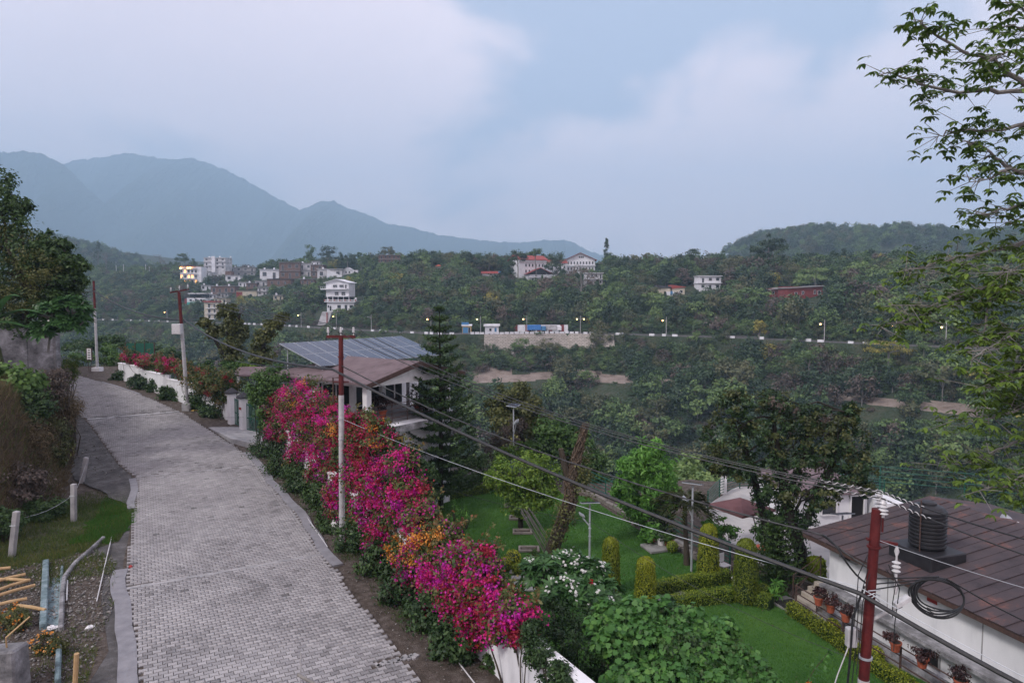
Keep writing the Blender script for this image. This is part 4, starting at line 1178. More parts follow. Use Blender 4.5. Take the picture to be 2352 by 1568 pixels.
# parapet blocks along the road edge
pb = None
pxs = list(np.arange(238, 400, 21)) + [q + random.Random(q).uniform(-6, 6) for q in range(560, 1062, 15) if random.Random(q + 1).random() > .3] + list(np.arange(1085, 1110, 11)) + list(np.arange(1118, 1330, 11.5)) + [1345, 1358, 1420, 1433, 1497, 1525, 1550, 1664, 1682, 1750, 1827, 1857, 1885, 1954, 1988]
for k, q in enumerate(pxs):
    p = on_road(q, -2.6); p2 = on_road(q + 3, -2.6)
    if pb is None:
        pb = MB().box(-.7, .7, -.2, .2, -.2, .7).build('parapet_block', M['far_white'], None, bevel=.04); o = pb
    else:
        o = pb.copy(); COL.objects.link(o)
    o.location = p; o.scale = (random.Random(k).uniform(.8, 1.25), 1, random.Random(k + 9).uniform(.8, 1.1))
    o.rotation_euler = (0, 0, math.atan2(p2.y - p.y, p2.x - p.x))
    tag(o, 'low white painted parapet block in the line along the far road edge', 'parapet', 'parapet blocks along the far road')
# masonry wall that carries the road
def masonry(name, label, pa, pb_, zt, zb, lean=.8):
    n = 26; V = []
    xs = np.linspace(pa, pb_, n)
    for i, q in enumerate(xs):
        p = on_road(q, -3.3); t = i / (n - 1)
        zz_t = zt; zz_b = zb + (zt - zb) * .75 * abs(t - .35) ** 2
        V += [(p.x, p.y + .1, zz_t), (p.x, p.y - lean - 1.2, zz_b), (p.x, p.y + 2, zz_t), (p.x, p.y + 2, zz_b - 1)]
    F = []
    for i in range(n - 1):
        a = i * 4; b = a + 4
        F += [(a + 1, b + 1, b, a), (a, b, b + 2, a + 2), (a + 1, a + 3, b + 3, b + 1)]
    F += [(0, 2, 3, 1), ((n - 1) * 4, (n - 1) * 4 + 1, (n - 1) * 4 + 3, (n - 1) * 4 + 2)]
    root = thing(name, label, 'wall', on_road((pa + pb_) / 2, -3.3))
    link('masonry', fast_mesh('masonry', np.array(V), np.array(F)) if False else (lambda me: (me.from_pydata(V, [], F), me.update(), me)[2])(bpy.data.meshes.new('masonry')), M['block_masonry'], root)
    SCREEN_CLEAR.append((pa, pb_, 768, 792, on_road((pa + pb_) / 2).y))
masonry('retaining_wall', 'long pale stone retaining wall holding up the far road', 1112, 1410, -3.1, -8.6)
r_ = masonry('lower_retaining_wall', 'lower stepped stone wall running left below the main retaining wall', 1056, 1180, -7.6, -10.6, 3.0)

def street_lamp(px, label, lit=None, hgt_=6.2, tt_=-1.8, arms=1):
    p = on_road(px, tt_)
    r_ = thing('street_lamp', label, 'street lamp', p, 0, 'street lamps along the far road')
    MB().tube([(0, 0, 0), (0, 0, hgt_)], [.12, .08], 6).build('post', M['pole_grey'], r_)
    for s in ((-1,) if arms == 1 else (-1, 1)):
        MB().tube([(0, 0, hgt_ - 1.4), (s * .9, 0, hgt_ - 1.0)], .06, 5).build('arm', M['pole_grey'], r_)
        MB().box(s * 1.2 - .35, s * 1.2 + .35, -.2, .2, hgt_ - 1.1, hgt_ - .92).build('lamp_head', M['pole_grey'], r_)
        if lit: MB().sphere((s * 1.2, -.05, hgt_ - 1.25), .19).build('bulb', M[lit], r_)
    SCREEN_CLEAR.append((px - 8, px + 8, 726, 765, p.y))
street_lamp(990, 'street lamp left of the yellow shed on the far road', 'lamp_warm')
street_lamp(1104, 'lit street lamp just left of the white hut', 'lamp_yellow')
street_lamp(1210, 'street lamp behind the stone retaining wall near the lorries', 'lamp_warm')
street_lamp(1333, 'double armed street lamp glowing yellow at the end of the retaining wall', 'lamp_yellow', arms=2)
street_lamp(1530, 'street lamp below the twin roof cottage', 'lamp_warm')
street_lamp(1893, 'street lamp on the far road below the long red house', 'lamp_warm')
street_lamp(2057, 'bright orange street lamp behind the hanging tree branches', 'lamp_warm')
street_lamp(2172, 'rightmost street lamp with a yellow glow on the far road', 'lamp_yellow')
street_lamp(773, 'lit street lamp at the foot of the tall white house', 'lamp_yellow')
street_lamp(853, 'unlit street lamp right of the tall white house', None)
street_lamp(692, 'glowing street lamp left of the tall white house', 'lamp_warm')
street_lamp(654, 'unlit street lamp between the twisted trees by the far road', None)
street_lamp(384, 'street lamp on the far road left of the narrow cream house', 'lamp_warm')
# white posts along the upper left lane
for k, (q, y0, y1) in enumerate([(267, 609, 623), (284, 607, 624), (335, 607, 626), (343, 612, 625)]):
    p = far_hit(q, y1); hh = px_size(y1 - y0, p.y)
    o = MB().tube([(0, 0, 0), (0, 0, hh)], .16, 6).build('white_post', M['far_white'])
    o.location = p
    tag(o, 'slim white post standing among the trees on the far left slope', 'post', 'white posts on the far left slope')
    SCREEN_CLEAR.append((q - 3, q + 3, y0, y1, p.y))
# ------------------------------------------------------------------ trees one can tell apart on the far side
def far_tree(name, label, blobs, px, py, mat, per=420, leaf=1.0, Y=None, bark='bark_grey', seed=1, tr=.3, **kw):
    p = far_hit(px, py) if Y is None else at_y(px, py, Y)
    p.z = hgt(p.x, p.y)
    bl = px_blobs(blobs, p.y)
    return tree(name, label, p, bl, mat, per, leaf, bark, tr, seed, 'trees standing out on the far slopes', shell=.3, **kw)
far_tree('eucalyptus_tree', 'tall airy tree left of a pair above the village roofs', [(712, 574, 15, 11), (716, 590, 13, 10), (706, 586, 9, 9)], 714, 612, 'far_mid', 330, .9, seed=11)
far_tree('eucalyptus_tree', 'taller round topped tree right of the pair above the village roofs', [(752, 572, 18, 12), (757, 590, 17, 12), (745, 586, 12, 11)], 752, 614, 'far_dark', 380, .9, seed=12)
far_tree('ridge_tree', 'dark spiky tree just right of the tall pair above the village', [(784, 592, 6, 12), (800, 590, 13, 11), (808, 600, 11, 9)], 798, 616, 'far_dark', 330, .8, seed=13)
far_tree('ridge_tree', 'slender ragged tree above the white gabled cottage', [(829, 586, 10, 8), (831, 599, 8, 9)], 830, 618, 'far_mid', 300, .8, seed=14)
far_tree('ridge_tree', 'rounded tree rising behind the brown ridge building', [(888, 574, 16, 8), (898, 578, 8, 6)], 889, 596, 'far_olive', 380, .8, seed=15)
far_tree('conifer_tree', 'dark pointed conifer on the far left ridge', [(225, 562, 4, 8), (225, 574, 7, 9), (225, 589, 8, 10)], 225, 604, 'far_dark', 260, .8, seed=16)
far_tree('bare_tree', 'leafless greyish tree beside the dark conifer on the far left', [(246, 578, 12, 12), (240, 590, 8, 8)], 245, 606, 'far_brown', 90, .6, seed=17)
far_tree('bare_tree', 'leafless twiggy tree in the middle of the left ridge', [(368, 594, 12, 11), (372, 604, 9, 8)], 368, 618, 'far_brown', 90, .6, seed=18)
far_tree('ridge_tree', 'full green tree left of the apartment block', [(425, 590, 16, 10), (412, 598, 14, 9), (436, 602, 14, 9)], 424, 618, 'far_mid', 380, 1.0, seed=19)
far_tree('ridge_tree', 'broad dark tree on the ridge left of the red roofed house', [(1070, 588, 16, 14), (1084, 596, 20, 14), (1060, 602, 16, 12)], 1074, 628, 'far_dark', 480, .9, seed=20)
far_tree('ridge_tree', 'pale feathery tree beside the broad dark ridge tree', [(1122, 598, 18, 12), (1136, 604, 16, 11), (1112, 606, 14, 10)], 1124, 628, 'far_olive', 420, .8, seed=21)
far_tree('ridge_tree', 'round green treetop peeping above the hotel roof', [(1233, 579, 13, 7), (1224, 583, 9, 6)], 1232, 604, 'far_mid', 300, .8, seed=22, Y=330)
far_tree('ridge_tree', 'loose tree left of the hotel wing', [(1188, 586, 14, 11), (1200, 592, 12, 9), (1178, 600, 10, 10)], 1190, 622, 'far_dark', 360, .8, seed=23, Y=325)
far_tree('hotel_tree', 'large dark tree standing between the two hotel wings', [(1276, 588, 18, 15), (1268, 606, 19, 15), (1290, 608, 19, 16), (1282, 628, 17, 15)], 1280, 655, 'far_dark', 560, .75, seed=24)
far_tree('cypress_tree', 'slim pointed conifer right of the hotel, tallest on the ridge', [(1393, 553, 2.5, 6), (1392, 565, 5, 9), (1391, 580, 6.5, 10), (1391, 596, 8, 12)], 1392, 625, 'far_dark', 300, .6, seed=25)
far_tree('leafless_silk_tree', 'big sparse grey tree with a pale trunk below the hotel', [(1318, 628, 22, 14), (1350, 632, 24, 15), (1334, 618, 20, 10), (1335, 650, 26, 12), (1364, 646, 14, 12), (1305, 648, 16, 10)], 1335, 703, 'far_brown', 190, .6, seed=26, tr=.55)
far_tree('ridge_tree', 'broad round dark tree right of the slim ridge conifer', [(1416, 600, 26, 14), (1440, 612, 24, 16), (1408, 622, 22, 16)], 1420, 655, 'far_dark', 560, .9, seed=27)
far_tree('ridge_tree', 'dark mushroom shaped tree on the ridge above the twin roof cottage', [(1589, 581, 17, 8), (1580, 590, 12, 8)], 1588, 618, 'far_dark', 360, .8, seed=28)
far_tree('bare_tree', 'bare brownish tree left of the tall dark ridge tree', [(1628, 590, 22, 14), (1638, 604, 22, 14), (1615, 606, 16, 12)], 1630, 640, 'far_brown', 200, .6, seed=29)
far_tree('ridge_tree', 'tallest dark leafy tree on the right ridge', [(1768, 552, 16, 13), (1786, 566, 22, 15), (1748, 568, 22, 13), (1766, 582, 30, 15), (1740, 596, 26, 13), (1782, 598, 24, 14)], 1764, 640, 'far_dark', 520, .9, seed=30, tr=.45)
far_tree('ridge_tree', 'white blossoming tree in front of the white two storey house', [(1680, 612, 26, 10), (1668, 624, 20, 10), (1692, 630, 20, 10)], 1680, 655, 'far_olive', 480, .7, seed=31)
far_tree('flat_crowned_tree', 'flat crowned light green tree above the long red house', [(1878, 622, 32, 6), (1862, 634, 32, 6), (1896, 640, 38, 6), (1840, 646, 20, 6)], 1875, 668, 'far_light', 360, .7, seed=32)
far_tree('yellow_tree', 'yellow leaved tree on the slope below the red annexe', [(1746, 742, 12, 10), (1736, 752, 12, 9), (1752, 756, 10, 9)], 1744, 778, 'far_yellow', 260, .7, seed=33)
far_tree('ridge_tree', 'dark narrow tree left of two behind the red house', [(1828, 598, 9, 11), (1826, 614, 12, 10)], 1828, 640, 'far_dark', 300, .8, seed=34, Y=330)
far_tree('ridge_tree', 'dark wide tree right of two behind the red house', [(1872, 592, 14, 13), (1880, 606, 20, 12), (1862, 610, 14, 10)], 1872, 640, 'far_dark', 360, .8, seed=35, Y=330)
far_tree('slope_tree', 'light green feathery tree in front of the stone retaining wall', [(1200, 786, 20, 11), (1185, 798, 16, 10)], 1196, 822, 'far_light', 420, .55, seed=36)
far_tree('slope_tree', 'thin grey green tree in front of the middle of the retaining wall', [(1254, 785, 20, 14), (1245, 800, 18, 12), (1270, 798, 14, 12)], 1254, 832, 'far_olive', 360, .5, seed=37)
far_tree('slope_tree', 'bushy tree covering the right end of the retaining wall', [(1376, 752, 26, 17), (1366, 772, 24, 14), (1394, 776, 22, 14)], 1378, 808, 'far_olive', 520, .6, seed=38)
far_tree('slope_tree', 'yellowish flat topped tree with a forked trunk on the right slope', [(2040, 790, 40, 9), (2015, 802, 26, 8), (2070, 806, 26, 9)], 2042, 868, 'far_yellow', 420, .5, seed=39)
far_tree('slope_tree', 'slim pale trunked tree right of centre on the lower slope', [(1858, 808, 26, 12), (1846, 822, 24, 10), (1880, 826, 22, 10)], 1856, 895, 'far_light', 420, .5, seed=40)

for q in ((1330, 1440, 872, 896), (1920, 2060, 918, 952), (2090, 2180, 930, 962), (1110, 1180, 850, 872), (1195, 1250, 858, 878)):
    SCREEN_CLEAR.append((*q, hit((q[0] + q[1]) / 2, (q[2] + q[3]) / 2, 100).y))
# ------------------------------------------------------------------ the wood itself
rngf = np.random.default_rng(77)
kinds = [('far_dark', 'round'), ('far_dark', 'round'), ('far_mid', 'round'), ('far_mid', 'tall'), ('far_olive', 'round'), ('far_olive', 'flat'), ('far_light', 'round'), ('far_light', 'flat'), ('far_brown', 'round'), ('far_brown', 'scrub'), ('far_mid', 'scrub'), ('far_dark', 'scrub'), ('far_dark', 'tall'), ('far_yellow', 'round')]
weights = np.array([11, 10, 13, 4, 8, 5, 9, 5, 4, 4, 10, 7, 4, .6]); weights = weights / weights.sum()
cum = np.cumsum(weights)
def project(p):
    dep_ = p[:, 1] * CP + (CAM_H - p[:, 2]) * SP
    return 1176 + FPX * p[:, 0] / dep_, 784 + FPX * ((CAM_H - p[:, 2]) * CP - p[:, 1] * SP) / dep_, dep_
def clear_mask(P, s):
    k = np.ones(len(P), bool)
    for x, y, r_ in KEEP_CLEAR:
        k &= (P[:, 0] - x) ** 2 + (P[:, 1] - y) ** 2 > (r_ + s * .3) ** 2
    sx, sb, dp = project(P)
    top = P.copy(); top[:, 2] += s * .95
    _, st, _ = project(top)
    rad = s * .42 * FPX / dp
    for x0, x1, y0, y1, Yd in SCREEN_CLEAR:
        k &= ~((sx + rad > x0) & (sx - rad < x1) & (st < y1 - .25 * (y1 - y0)) & (sb > y0) & (P[:, 1] < Yd) & (s > 2.3))
    return k
def plant(n, xr, yr, smin, smax, fun, seed):
    rng = np.random.default_rng(seed)
    x = rng.uniform(*xr, n); y = rng.uniform(*yr, n) + (far_road_y(x) if yr[0] < 0 else 0)
    s = smin + (smax - smin) * rng.beta(1.6, 2.4, n)
    ok = fun(x, y, s, rng)
    x, y, s = x[ok], y[ok], s[ok]
    P = np.stack([x, y, height(x, y) - .2], -1)
    k = clear_mask(P, s)
    sx, sb, dp = project(P)
    k &= (sx > -160) & (sx < 2352 + 160)
    return P[k], s[k], rng
def wood(x, y, s, rng):
    t = y - far_road_y(x)
    ok = (t > -75) & (t < 175) & ~((t > -4.5) & (t < 11))
    scr = (t > -22) & (t < -5) & (x > -38) & (x < 3)
    trk = (t > -21.5) & (t < -15)
    ok &= ~(scr & (rng.uniform(size=len(x)) < .8)) & ~(trk & (x > -60) & (rng.uniform(size=len(x)) < .85))
    return ok
P1, s1, r1 = plant(26000, (-330, 240), (85, 560), 3.5, 12.0, wood, 101)
pick = np.searchsorted(cum, r1.uniform(size=len(P1)))
t1 = P1[:, 1] - far_road_y(P1[:, 0])
short = (t1 > -16) & (t1 < 0)
big = short & (t1 < -4.5) & (r1.uniform(size=len(t1)) < .75) & ((P1[:, 0] > 46) | (P1[:, 0] < -30))
short &= ~big
s1[big] = np.minimum(s1[big], np.where(t1[big] > -8, 6, 11))
s1[short] = np.minimum(s1[short], 3.5 + .35 * np.maximum(-t1[short] - 3, 0))
protos = [proto_tree('tree_kind_%d' % i, k[0], 200 + i, 150, .085, k[1]) for i, k in enumerate(kinds)]
scatter('hillside_wood', 'dense mixed wood covering the opposite side of the valley', P1, s1, pick, protos, 4)
# low scrub filling the floor of that wood
P2, s2, r2 = plant(20000, (-330, 240), (85, 470), 1.6, 4.2, lambda x, y, s, rng: (lambda t: (t > -75) & (t < 130) & ~((t > -3.4) & (t < 9.5)) & ~((t > -23.5) & (t < -14.5) & (x > -60) & (rng.uniform(size=len(x)) < .85)) & ~((t > -22) & (t < -4) & (x > -38) & (x < 3) & (rng.uniform(size=len(x)) < .75)))(y - far_road_y(x)), 102)
scatter('hillside_scrub', 'low scrub under the wood on the opposite slope', P2, s2, r2.choice([9, 10, 11, 10, 10, 11, 2, 6], len(P2)), protos, 5)
P5, s5, r5 = plant(9000, (-260, 150), (-14, 17), 1.8, 5.0, lambda x, y, s, rng: (lambda t: ((t > -14) & (t < -3.3)) | ((t > 8.8) & (t < 17)))(y - far_road_y(x)), 105)
scatter('roadside_scrub', 'scrub crowding both edges of the far road', P5, s5, r5.choice([9, 10, 11, 2, 6, 4, 10], len(P5)), protos, 8)
# wooded hills farther back
P3, s3, r3 = plant(9000, (-900, 1000), (480, 960), 8, 15, lambda x, y, s, rng: ((x > 60) | (x < -300)), 103)
scatter('distant_wood', 'unbroken forest on the hills behind the ridge', P3, s3, r3.choice([0, 1, 2, 4, 6, 2, 0], len(P3)), protos, 6)
# steep near side below the garden
protos_n = [proto_tree('near_kind_%d' % i, k[0], 300 + i, 420, .055, k[1]) for i, k in enumerate(kinds)]
def nearslope(x, y, s, rng):
    f = y - edge_y(x)
    return (f > 5) & (y - far_road_y(x) < -70) & ((x > -45) | (y > 90))
P4, s4, r4 = plant(2600, (-120, 110), (46, 175), 3.0, 7.5, nearslope, 104)
# keep their tops below the sight line over the garden fence where the valley shows
sx4, sb4, dp4 = project(P4)
tp = P4.copy(); tp[:, 2] += s4
_, st4, _ = project(tp)
keep = st4 > np.interp(sx4, [0, 300, 500, 650, 1000, 1080, 1250, 1400, 1600, 1700, 2000, 2352], [700, 745, 760, 775, 840, 870, 900, 930, 960, 1000, 980, 1000])
P4, s4 = P4[keep], s4[keep]
scatter('slope_thicket', 'thicket on the steep slope below the garden fence', P4, s4, np.searchsorted(cum, r4.uniform(size=len(P4))), protos_n, 7)
# ------------------------------------------------------------------ lawn, paths, garden edge
def sheet(name, poly, z, mat, kind='structure', th=.05, parent=None):
    bm = bmesh.new()
    vs = [bm.verts.new((p[0], p[1], z)) for p in poly]
    f = bm.faces.new(vs)
    bmesh.ops.triangulate(bm, faces=[f])
    ext = bmesh.ops.extrude_face_region(bm, geom=bm.faces[:])
    for v in ext['geom']:
        if isinstance(v, bmesh.types.BMVert): v.co.z -= th
    bmesh.ops.recalc_face_normals(bm, faces=bm.faces)
    me = bpy.data.meshes.new(name); bm.to_mesh(me); bm.free()
    o = link(name, me, M[mat], parent)
    if kind: tag(o, kind=kind)
    return o
LZ = -3.0
LAWN = [(-6.5, 41.0), (-3, 42.5), (1.5, 42.0), (4.6, 40.8), (6.4, 35.4), (7.4, 32.6), (8.8, 30.0), (11.4, 28.6), (11.2, 26.6), (10.9, 25.6), (12.2, 22.6), (13.6, 19.6), (14.2, 12), (4.5, 11.5), (3.0, 13.8), (-1.6, 22), (-7.4, 32)]
sheet('lawn', LAWN, LZ + .0, 'lawn')
# clipped grass blades standing on the lawn
def in_poly(x, y, poly):
    c = np.zeros(len(x), bool); n = len(poly); j = n - 1
    for i in range(n):
        xi, yi = poly[i]; xj, yj = poly[j]
        c ^= ((yi > y) != (yj > y)) & (x < (xj - xi) * (y - yi) / (yj - yi + 1e-9) + xi)
        j = i
    return c
def blades(name, label, x, y, z, hgt_, wid, mat, seed, lean=.5, parent=None):
    rng = np.random.default_rng(seed); n = len(x)
    up = np.stack([rng.normal(size=n) * lean, rng.normal(size=n) * lean, np.ones(n)], -1)
    nr = rng.normal(size=(n, 3)); nr[:, 2] *= .3
    V, F = leaves(rng, np.stack([x, y, z], -1), nr, hgt_, wid, 'blade', up, .4)
    tone = np.clip(.48 + .28 * vnoise(x, y, 1.3) + .25 * vnoise(x, y, 3.7, 3) + rng.normal(size=n) * .2, 0, 1)
    o = link(name, fast_mesh(name, V, F, tone), M[mat], parent)
    return tag(o, label, None, None, 'stuff')
rg = np.random.default_rng(3)
x = rg.uniform(-8, 14.5, 420000); y = rg.uniform(14, 43, 420000)
k = in_poly(x, y, LAWN); x, y = x[k], y[k]
blades('lawn_grass', 'short clipped grass of the garden lawn', x, y, np.full(len(x), LZ), .055, .32, 'grass_blade', 5)
# fallen leaves on the lawn
n = 70; xs = rg.uniform(3, 13, n); ys = rg.uniform(17, 34, n)
V, F = leaves(rg, np.stack([xs, ys, np.full(n, LZ + .05)], -1), np.tile([0, 0, 1.], (n, 1)) + rg.normal(size=(n, 3)) * .2, .09, .5)
tag(link('fallen_leaves', fast_mesh('fallen_leaves', V, F, rg.uniform(.3, 1, n)), M['grass_dry']), 'pale fallen leaves scattered on the lawn', None, None, 'stuff')

def path(name, pts, wid, mat, z=LZ + .02, n=12):
    mb = MB()
    for i in range(len(pts) - 1):
        a = Vector((*pts[i], z)); b = Vector((*pts[i + 1], z))
        mb.bar(a, b, wid, .08)
    o = mb.build(name, M[mat]); return tag(o, kind='structure')
path('garden_path', [(10.6, 26.6), (12.2, 23.4), (13.9, 20.0), (15.4, 17)], 1.0, 'slab_stone', LZ + .03)
# flagstones between the low hedges and by the pots
fl = thing('stepping_path', None, None, (1.2, 27, LZ)); tag(fl, kind='structure')
for i, (px_, py_, a_) in enumerate([(1190, 1300, .2), (1192, 1312, .1), (1196, 1325, .15), (1200, 1338, .1), (1206, 1352, .2), (1505, 1378, .4), (1530, 1366, .3), (1550, 1362, .35)]):
    p = at_z(px_, py_, LZ + .05)
    o = MB().prism([(-.45, -.16), (.4, -.2), (.47, .12), (-.38, .18)], -.05, .03).build('flagstone', M['slab_stone'], fl, bevel=.015)
    o.location = p - Vector(fl.location); o.rotation_euler = (0, 0, a_)

# hedges ---------------------------------------------------------------
def hedge(name, label, pts, wid, hh, seed, mat='leaf_hedge', group=None, z=LZ, leaf=.06, dens=900, cat='hedge'):
    """clipped hedge: a leafy skin over a box-shaped run"""
    rng = np.random.default_rng(seed)
    P = []; Nn = []
    core = MB()
    for i in range(len(pts) - 1):
        a = np.array(pts[i]); b = np.array(pts[i + 1]); L_ = np.linalg.norm(b - a); d = (b - a) / L_; s = np.array([-d[1], d[0]])
        core.bar(Vector((*a, z + hh * .42)), Vector((*b, z + hh * .42)), wid * .8, hh * .84)
        n = int(dens * L_ * (wid + 2 * hh))
        t = rng.uniform(-.02, 1.02, n); u = rng.uniform(0, wid + 2 * hh, n)
        off = np.where(u < hh, -wid / 2, np.where(u < hh + wid, u - hh - wid / 2, wid / 2))
        zz = np.where(u < hh, u, np.where(u < hh + wid, hh, hh - (u - hh - wid)))
        nx_ = np.where(u < hh, -1., np.where(u < hh + wid, 0., 1.)); nz_ = np.where((u >= hh) & (u < hh + wid), 1., .1)
        rr = .03 * rng.normal(size=n) + .04 * vnoise(t * L_ * 5, zz * 6 + i, 1)
        p2 = a[None] + d[None] * (t * L_)[:, None] + s[None] * (off + nx_ * rr)[:, None]
        P.append(np.stack([p2[:, 0], p2[:, 1], z + zz + rr * nz_], -1))
        Nn.append(np.stack([s[0] * nx_, s[1] * nx_, nz_], -1) + rng.normal(size=(n, 3)) * .6)
    P = np.concatenate(P); Nn = np.concatenate(Nn)
    V, F = leaves(rng, P, Nn, leaf, .6)
    root = thing(name, label, cat, (*pts[0], z), 0, group)
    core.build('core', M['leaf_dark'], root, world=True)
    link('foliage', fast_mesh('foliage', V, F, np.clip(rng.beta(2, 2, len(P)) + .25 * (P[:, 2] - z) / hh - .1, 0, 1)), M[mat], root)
    return root
def zpt(x, y): 
    p = at_z(x, y, LZ); return (p.x, p.y)
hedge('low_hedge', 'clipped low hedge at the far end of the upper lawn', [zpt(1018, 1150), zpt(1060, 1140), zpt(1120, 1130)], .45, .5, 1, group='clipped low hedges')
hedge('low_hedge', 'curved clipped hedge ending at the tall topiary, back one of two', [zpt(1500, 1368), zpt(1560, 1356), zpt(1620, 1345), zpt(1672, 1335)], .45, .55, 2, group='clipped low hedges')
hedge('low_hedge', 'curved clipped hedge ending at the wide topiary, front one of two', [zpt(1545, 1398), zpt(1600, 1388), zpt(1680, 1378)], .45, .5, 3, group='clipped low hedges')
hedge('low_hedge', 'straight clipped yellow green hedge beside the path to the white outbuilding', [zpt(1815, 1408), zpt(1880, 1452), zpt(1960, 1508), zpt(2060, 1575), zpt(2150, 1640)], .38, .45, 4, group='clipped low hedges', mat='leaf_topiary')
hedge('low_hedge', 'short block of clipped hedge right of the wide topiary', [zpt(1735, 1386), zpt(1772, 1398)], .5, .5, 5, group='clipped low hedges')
def ball(px_, py_, r_, label, seed, mat='leaf_hedge', z=None):
    p = at_z(px_, py_, LZ)
    rng = np.random.default_rng(seed); n = 900
    d = unit(rng.normal(size=(n, 3)))
    P = d * r_ * (1 + .05 * rng.normal(size=(n, 1))) + np.array([p.x, p.y, LZ + r_ * 1.05])
    V, F = leaves(rng, P, d + rng.normal(size=(n, 3)) * .5, .06, .6)
    root = thing('ball_topiary', label, 'topiary', p, 0, 'clipped bush balls')
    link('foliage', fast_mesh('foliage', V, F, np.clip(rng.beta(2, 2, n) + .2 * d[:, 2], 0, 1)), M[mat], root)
    MB().cyl((0, 0, 0), .03, r_, 6).build('stem', M['bark'], root)
    MB().sphere((0, 0, r_ * 1.05), r_ * .9).build('core', M['leaf_dark'], root)
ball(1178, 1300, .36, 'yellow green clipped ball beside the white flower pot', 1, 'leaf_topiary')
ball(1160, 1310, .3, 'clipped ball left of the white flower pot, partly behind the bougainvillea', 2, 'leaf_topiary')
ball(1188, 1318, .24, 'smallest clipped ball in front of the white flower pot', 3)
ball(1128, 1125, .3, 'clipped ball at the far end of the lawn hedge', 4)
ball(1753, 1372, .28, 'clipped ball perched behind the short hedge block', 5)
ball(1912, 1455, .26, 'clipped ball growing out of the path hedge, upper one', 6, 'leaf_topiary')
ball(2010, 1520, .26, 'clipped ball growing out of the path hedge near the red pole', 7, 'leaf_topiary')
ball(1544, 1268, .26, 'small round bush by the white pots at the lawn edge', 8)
def topiary(px_, ytop, ybase, wtop, wbase, label, seed):
    p = at_z(px_, ybase, LZ)
    dep_ = p.y
    hh = px_size(ybase - ytop, dep_) * 1.07; rb = px_size(wbase, dep_) / 2; rt = px_size(wtop, dep_) / 2
    rng = np.random.default_rng(seed); n = 5200
    zz = rng.uniform(0, 1, n) ** .95; a = rng.uniform(0, 2 * np.pi, n)
    rad = np.where(zz < .1, rb * (.80 + 2 * zz), rb + (rt - rb) * ((zz - .1) / .9) ** 1.1)
    cap = np.sqrt(np.clip(1 - ((zz - .86) / .14) ** 2, 0, 1)); rad = np.where(zz > .86, rad * (.12 + .88 * cap), rad)
    rad = rad * (1 + .05 * rng.normal(size=n) + .045 * np.sin(a * 5 + zz * 9) * np.sin(zz * 17))
    P = np.stack([p.x + rad * np.cos(a), p.y + rad * np.sin(a), LZ + .04 + zz * hh], -1)
    nt_ = 500; at_ = rng.uniform(0, 6.28, nt_); rt_ = rt * np.sqrt(rng.uniform(0, 1, nt_)) * .9
    P = np.concatenate([P, np.stack([p.x + rt_ * np.cos(at_), p.y + rt_ * np.sin(at_), LZ + .04 + hh * (1.0 - .10 * (rt_ / rt) ** 2)], -1)])
    a = np.concatenate([a, at_]); zz = np.concatenate([zz, np.ones(nt_)])
    nn = np.stack([np.cos(a), np.sin(a), .15 + 2.2 * np.clip(zz - .85, 0, 1)], -1) + rng.normal(size=(len(a), 3)) * .5
    ax = rng.normal(size=(len(a), 3)) * .5 + np.array([0, 0, 1.])
    V, F = leaves(rng, P, nn, .075, .45, axis=ax)
    root = thing('column_topiary', label, 'topiary', p, 0, 'clipped column topiaries')
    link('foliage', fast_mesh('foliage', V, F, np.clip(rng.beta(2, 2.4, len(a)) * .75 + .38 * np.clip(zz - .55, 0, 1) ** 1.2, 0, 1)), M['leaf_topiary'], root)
    MB().lathe([(rb * .7, .05), (rb * .9, hh * .12), (rt * .9, hh * .86), (rt * .3, hh * .96)], 14).build('core', M['leaf_dark'], root)
    MB().cyl((0, 0, -.05), .06, .4, 7).build('stem', M['bark'], root)
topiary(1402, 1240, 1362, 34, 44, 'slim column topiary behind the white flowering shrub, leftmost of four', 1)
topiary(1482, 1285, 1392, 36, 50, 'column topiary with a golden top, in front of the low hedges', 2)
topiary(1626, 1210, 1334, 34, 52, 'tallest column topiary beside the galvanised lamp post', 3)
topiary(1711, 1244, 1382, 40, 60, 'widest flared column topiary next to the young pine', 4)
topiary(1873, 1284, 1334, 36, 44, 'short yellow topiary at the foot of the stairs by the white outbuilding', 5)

# pots ------------------------------------------------------------------
def pot(px_, py_, r_, h_, mat, label, plant='leaf_mid', pr=.3, z=LZ, pos=None, seed=1, n=260, leaf=.12, group='flower pots'):
    p = Vector(pos) if pos is not None else at_z(px_, py_, z)
    root = thing('flower_pot', label, 'flower pot', p, 0, group)
    MB().lathe([(r_ * .68, 0), (r_ * .93, h_ * .82), (r_ * 1.08, h_ * .82), (r_ * 1.08, h_), (r_ * .92, h_), (r_ * .9, h_ * .86)], 16).build('pot', M[mat], root, smooth=True)
    MB().cyl((0, 0, h_ * .85), r_ * .88, .02, 14).build('soil', M['soil'], root)
    rng = np.random.default_rng(seed)
    V, F, rr = crown(rng, [(p.x, p.y, p.z + h_ + pr * .45, pr, pr, pr * .7)], n, leaf, .4, clump=.4, nclump=7)
    link('plant', fast_mesh('plant', V, F, rr), M[plant], root)
    return root
pot(1216, 1302, .17, .34, 'pot_white', 'white square rimmed pot on the lawn beside the white flowering shrub', 'leaf_maroon', .18, seed=1)
pot(1228, 1306, .15, .28, 'pot_red', 'small red pot in front of the white pot beside the flowering shrub', 'leaf_bright', .2, seed=2)
pot(1229, 1285, .15, .26, 'pot_red', 'red pot behind the white pot beside the flowering shrub', 'leaf_mid', .18, seed=3)
pot(1497, 1250, .22, .36, 'pot_red', 'red pot with strap leaves at the stone edge of the lawn', 'leaf_bright', .45, seed=4, leaf=.3)
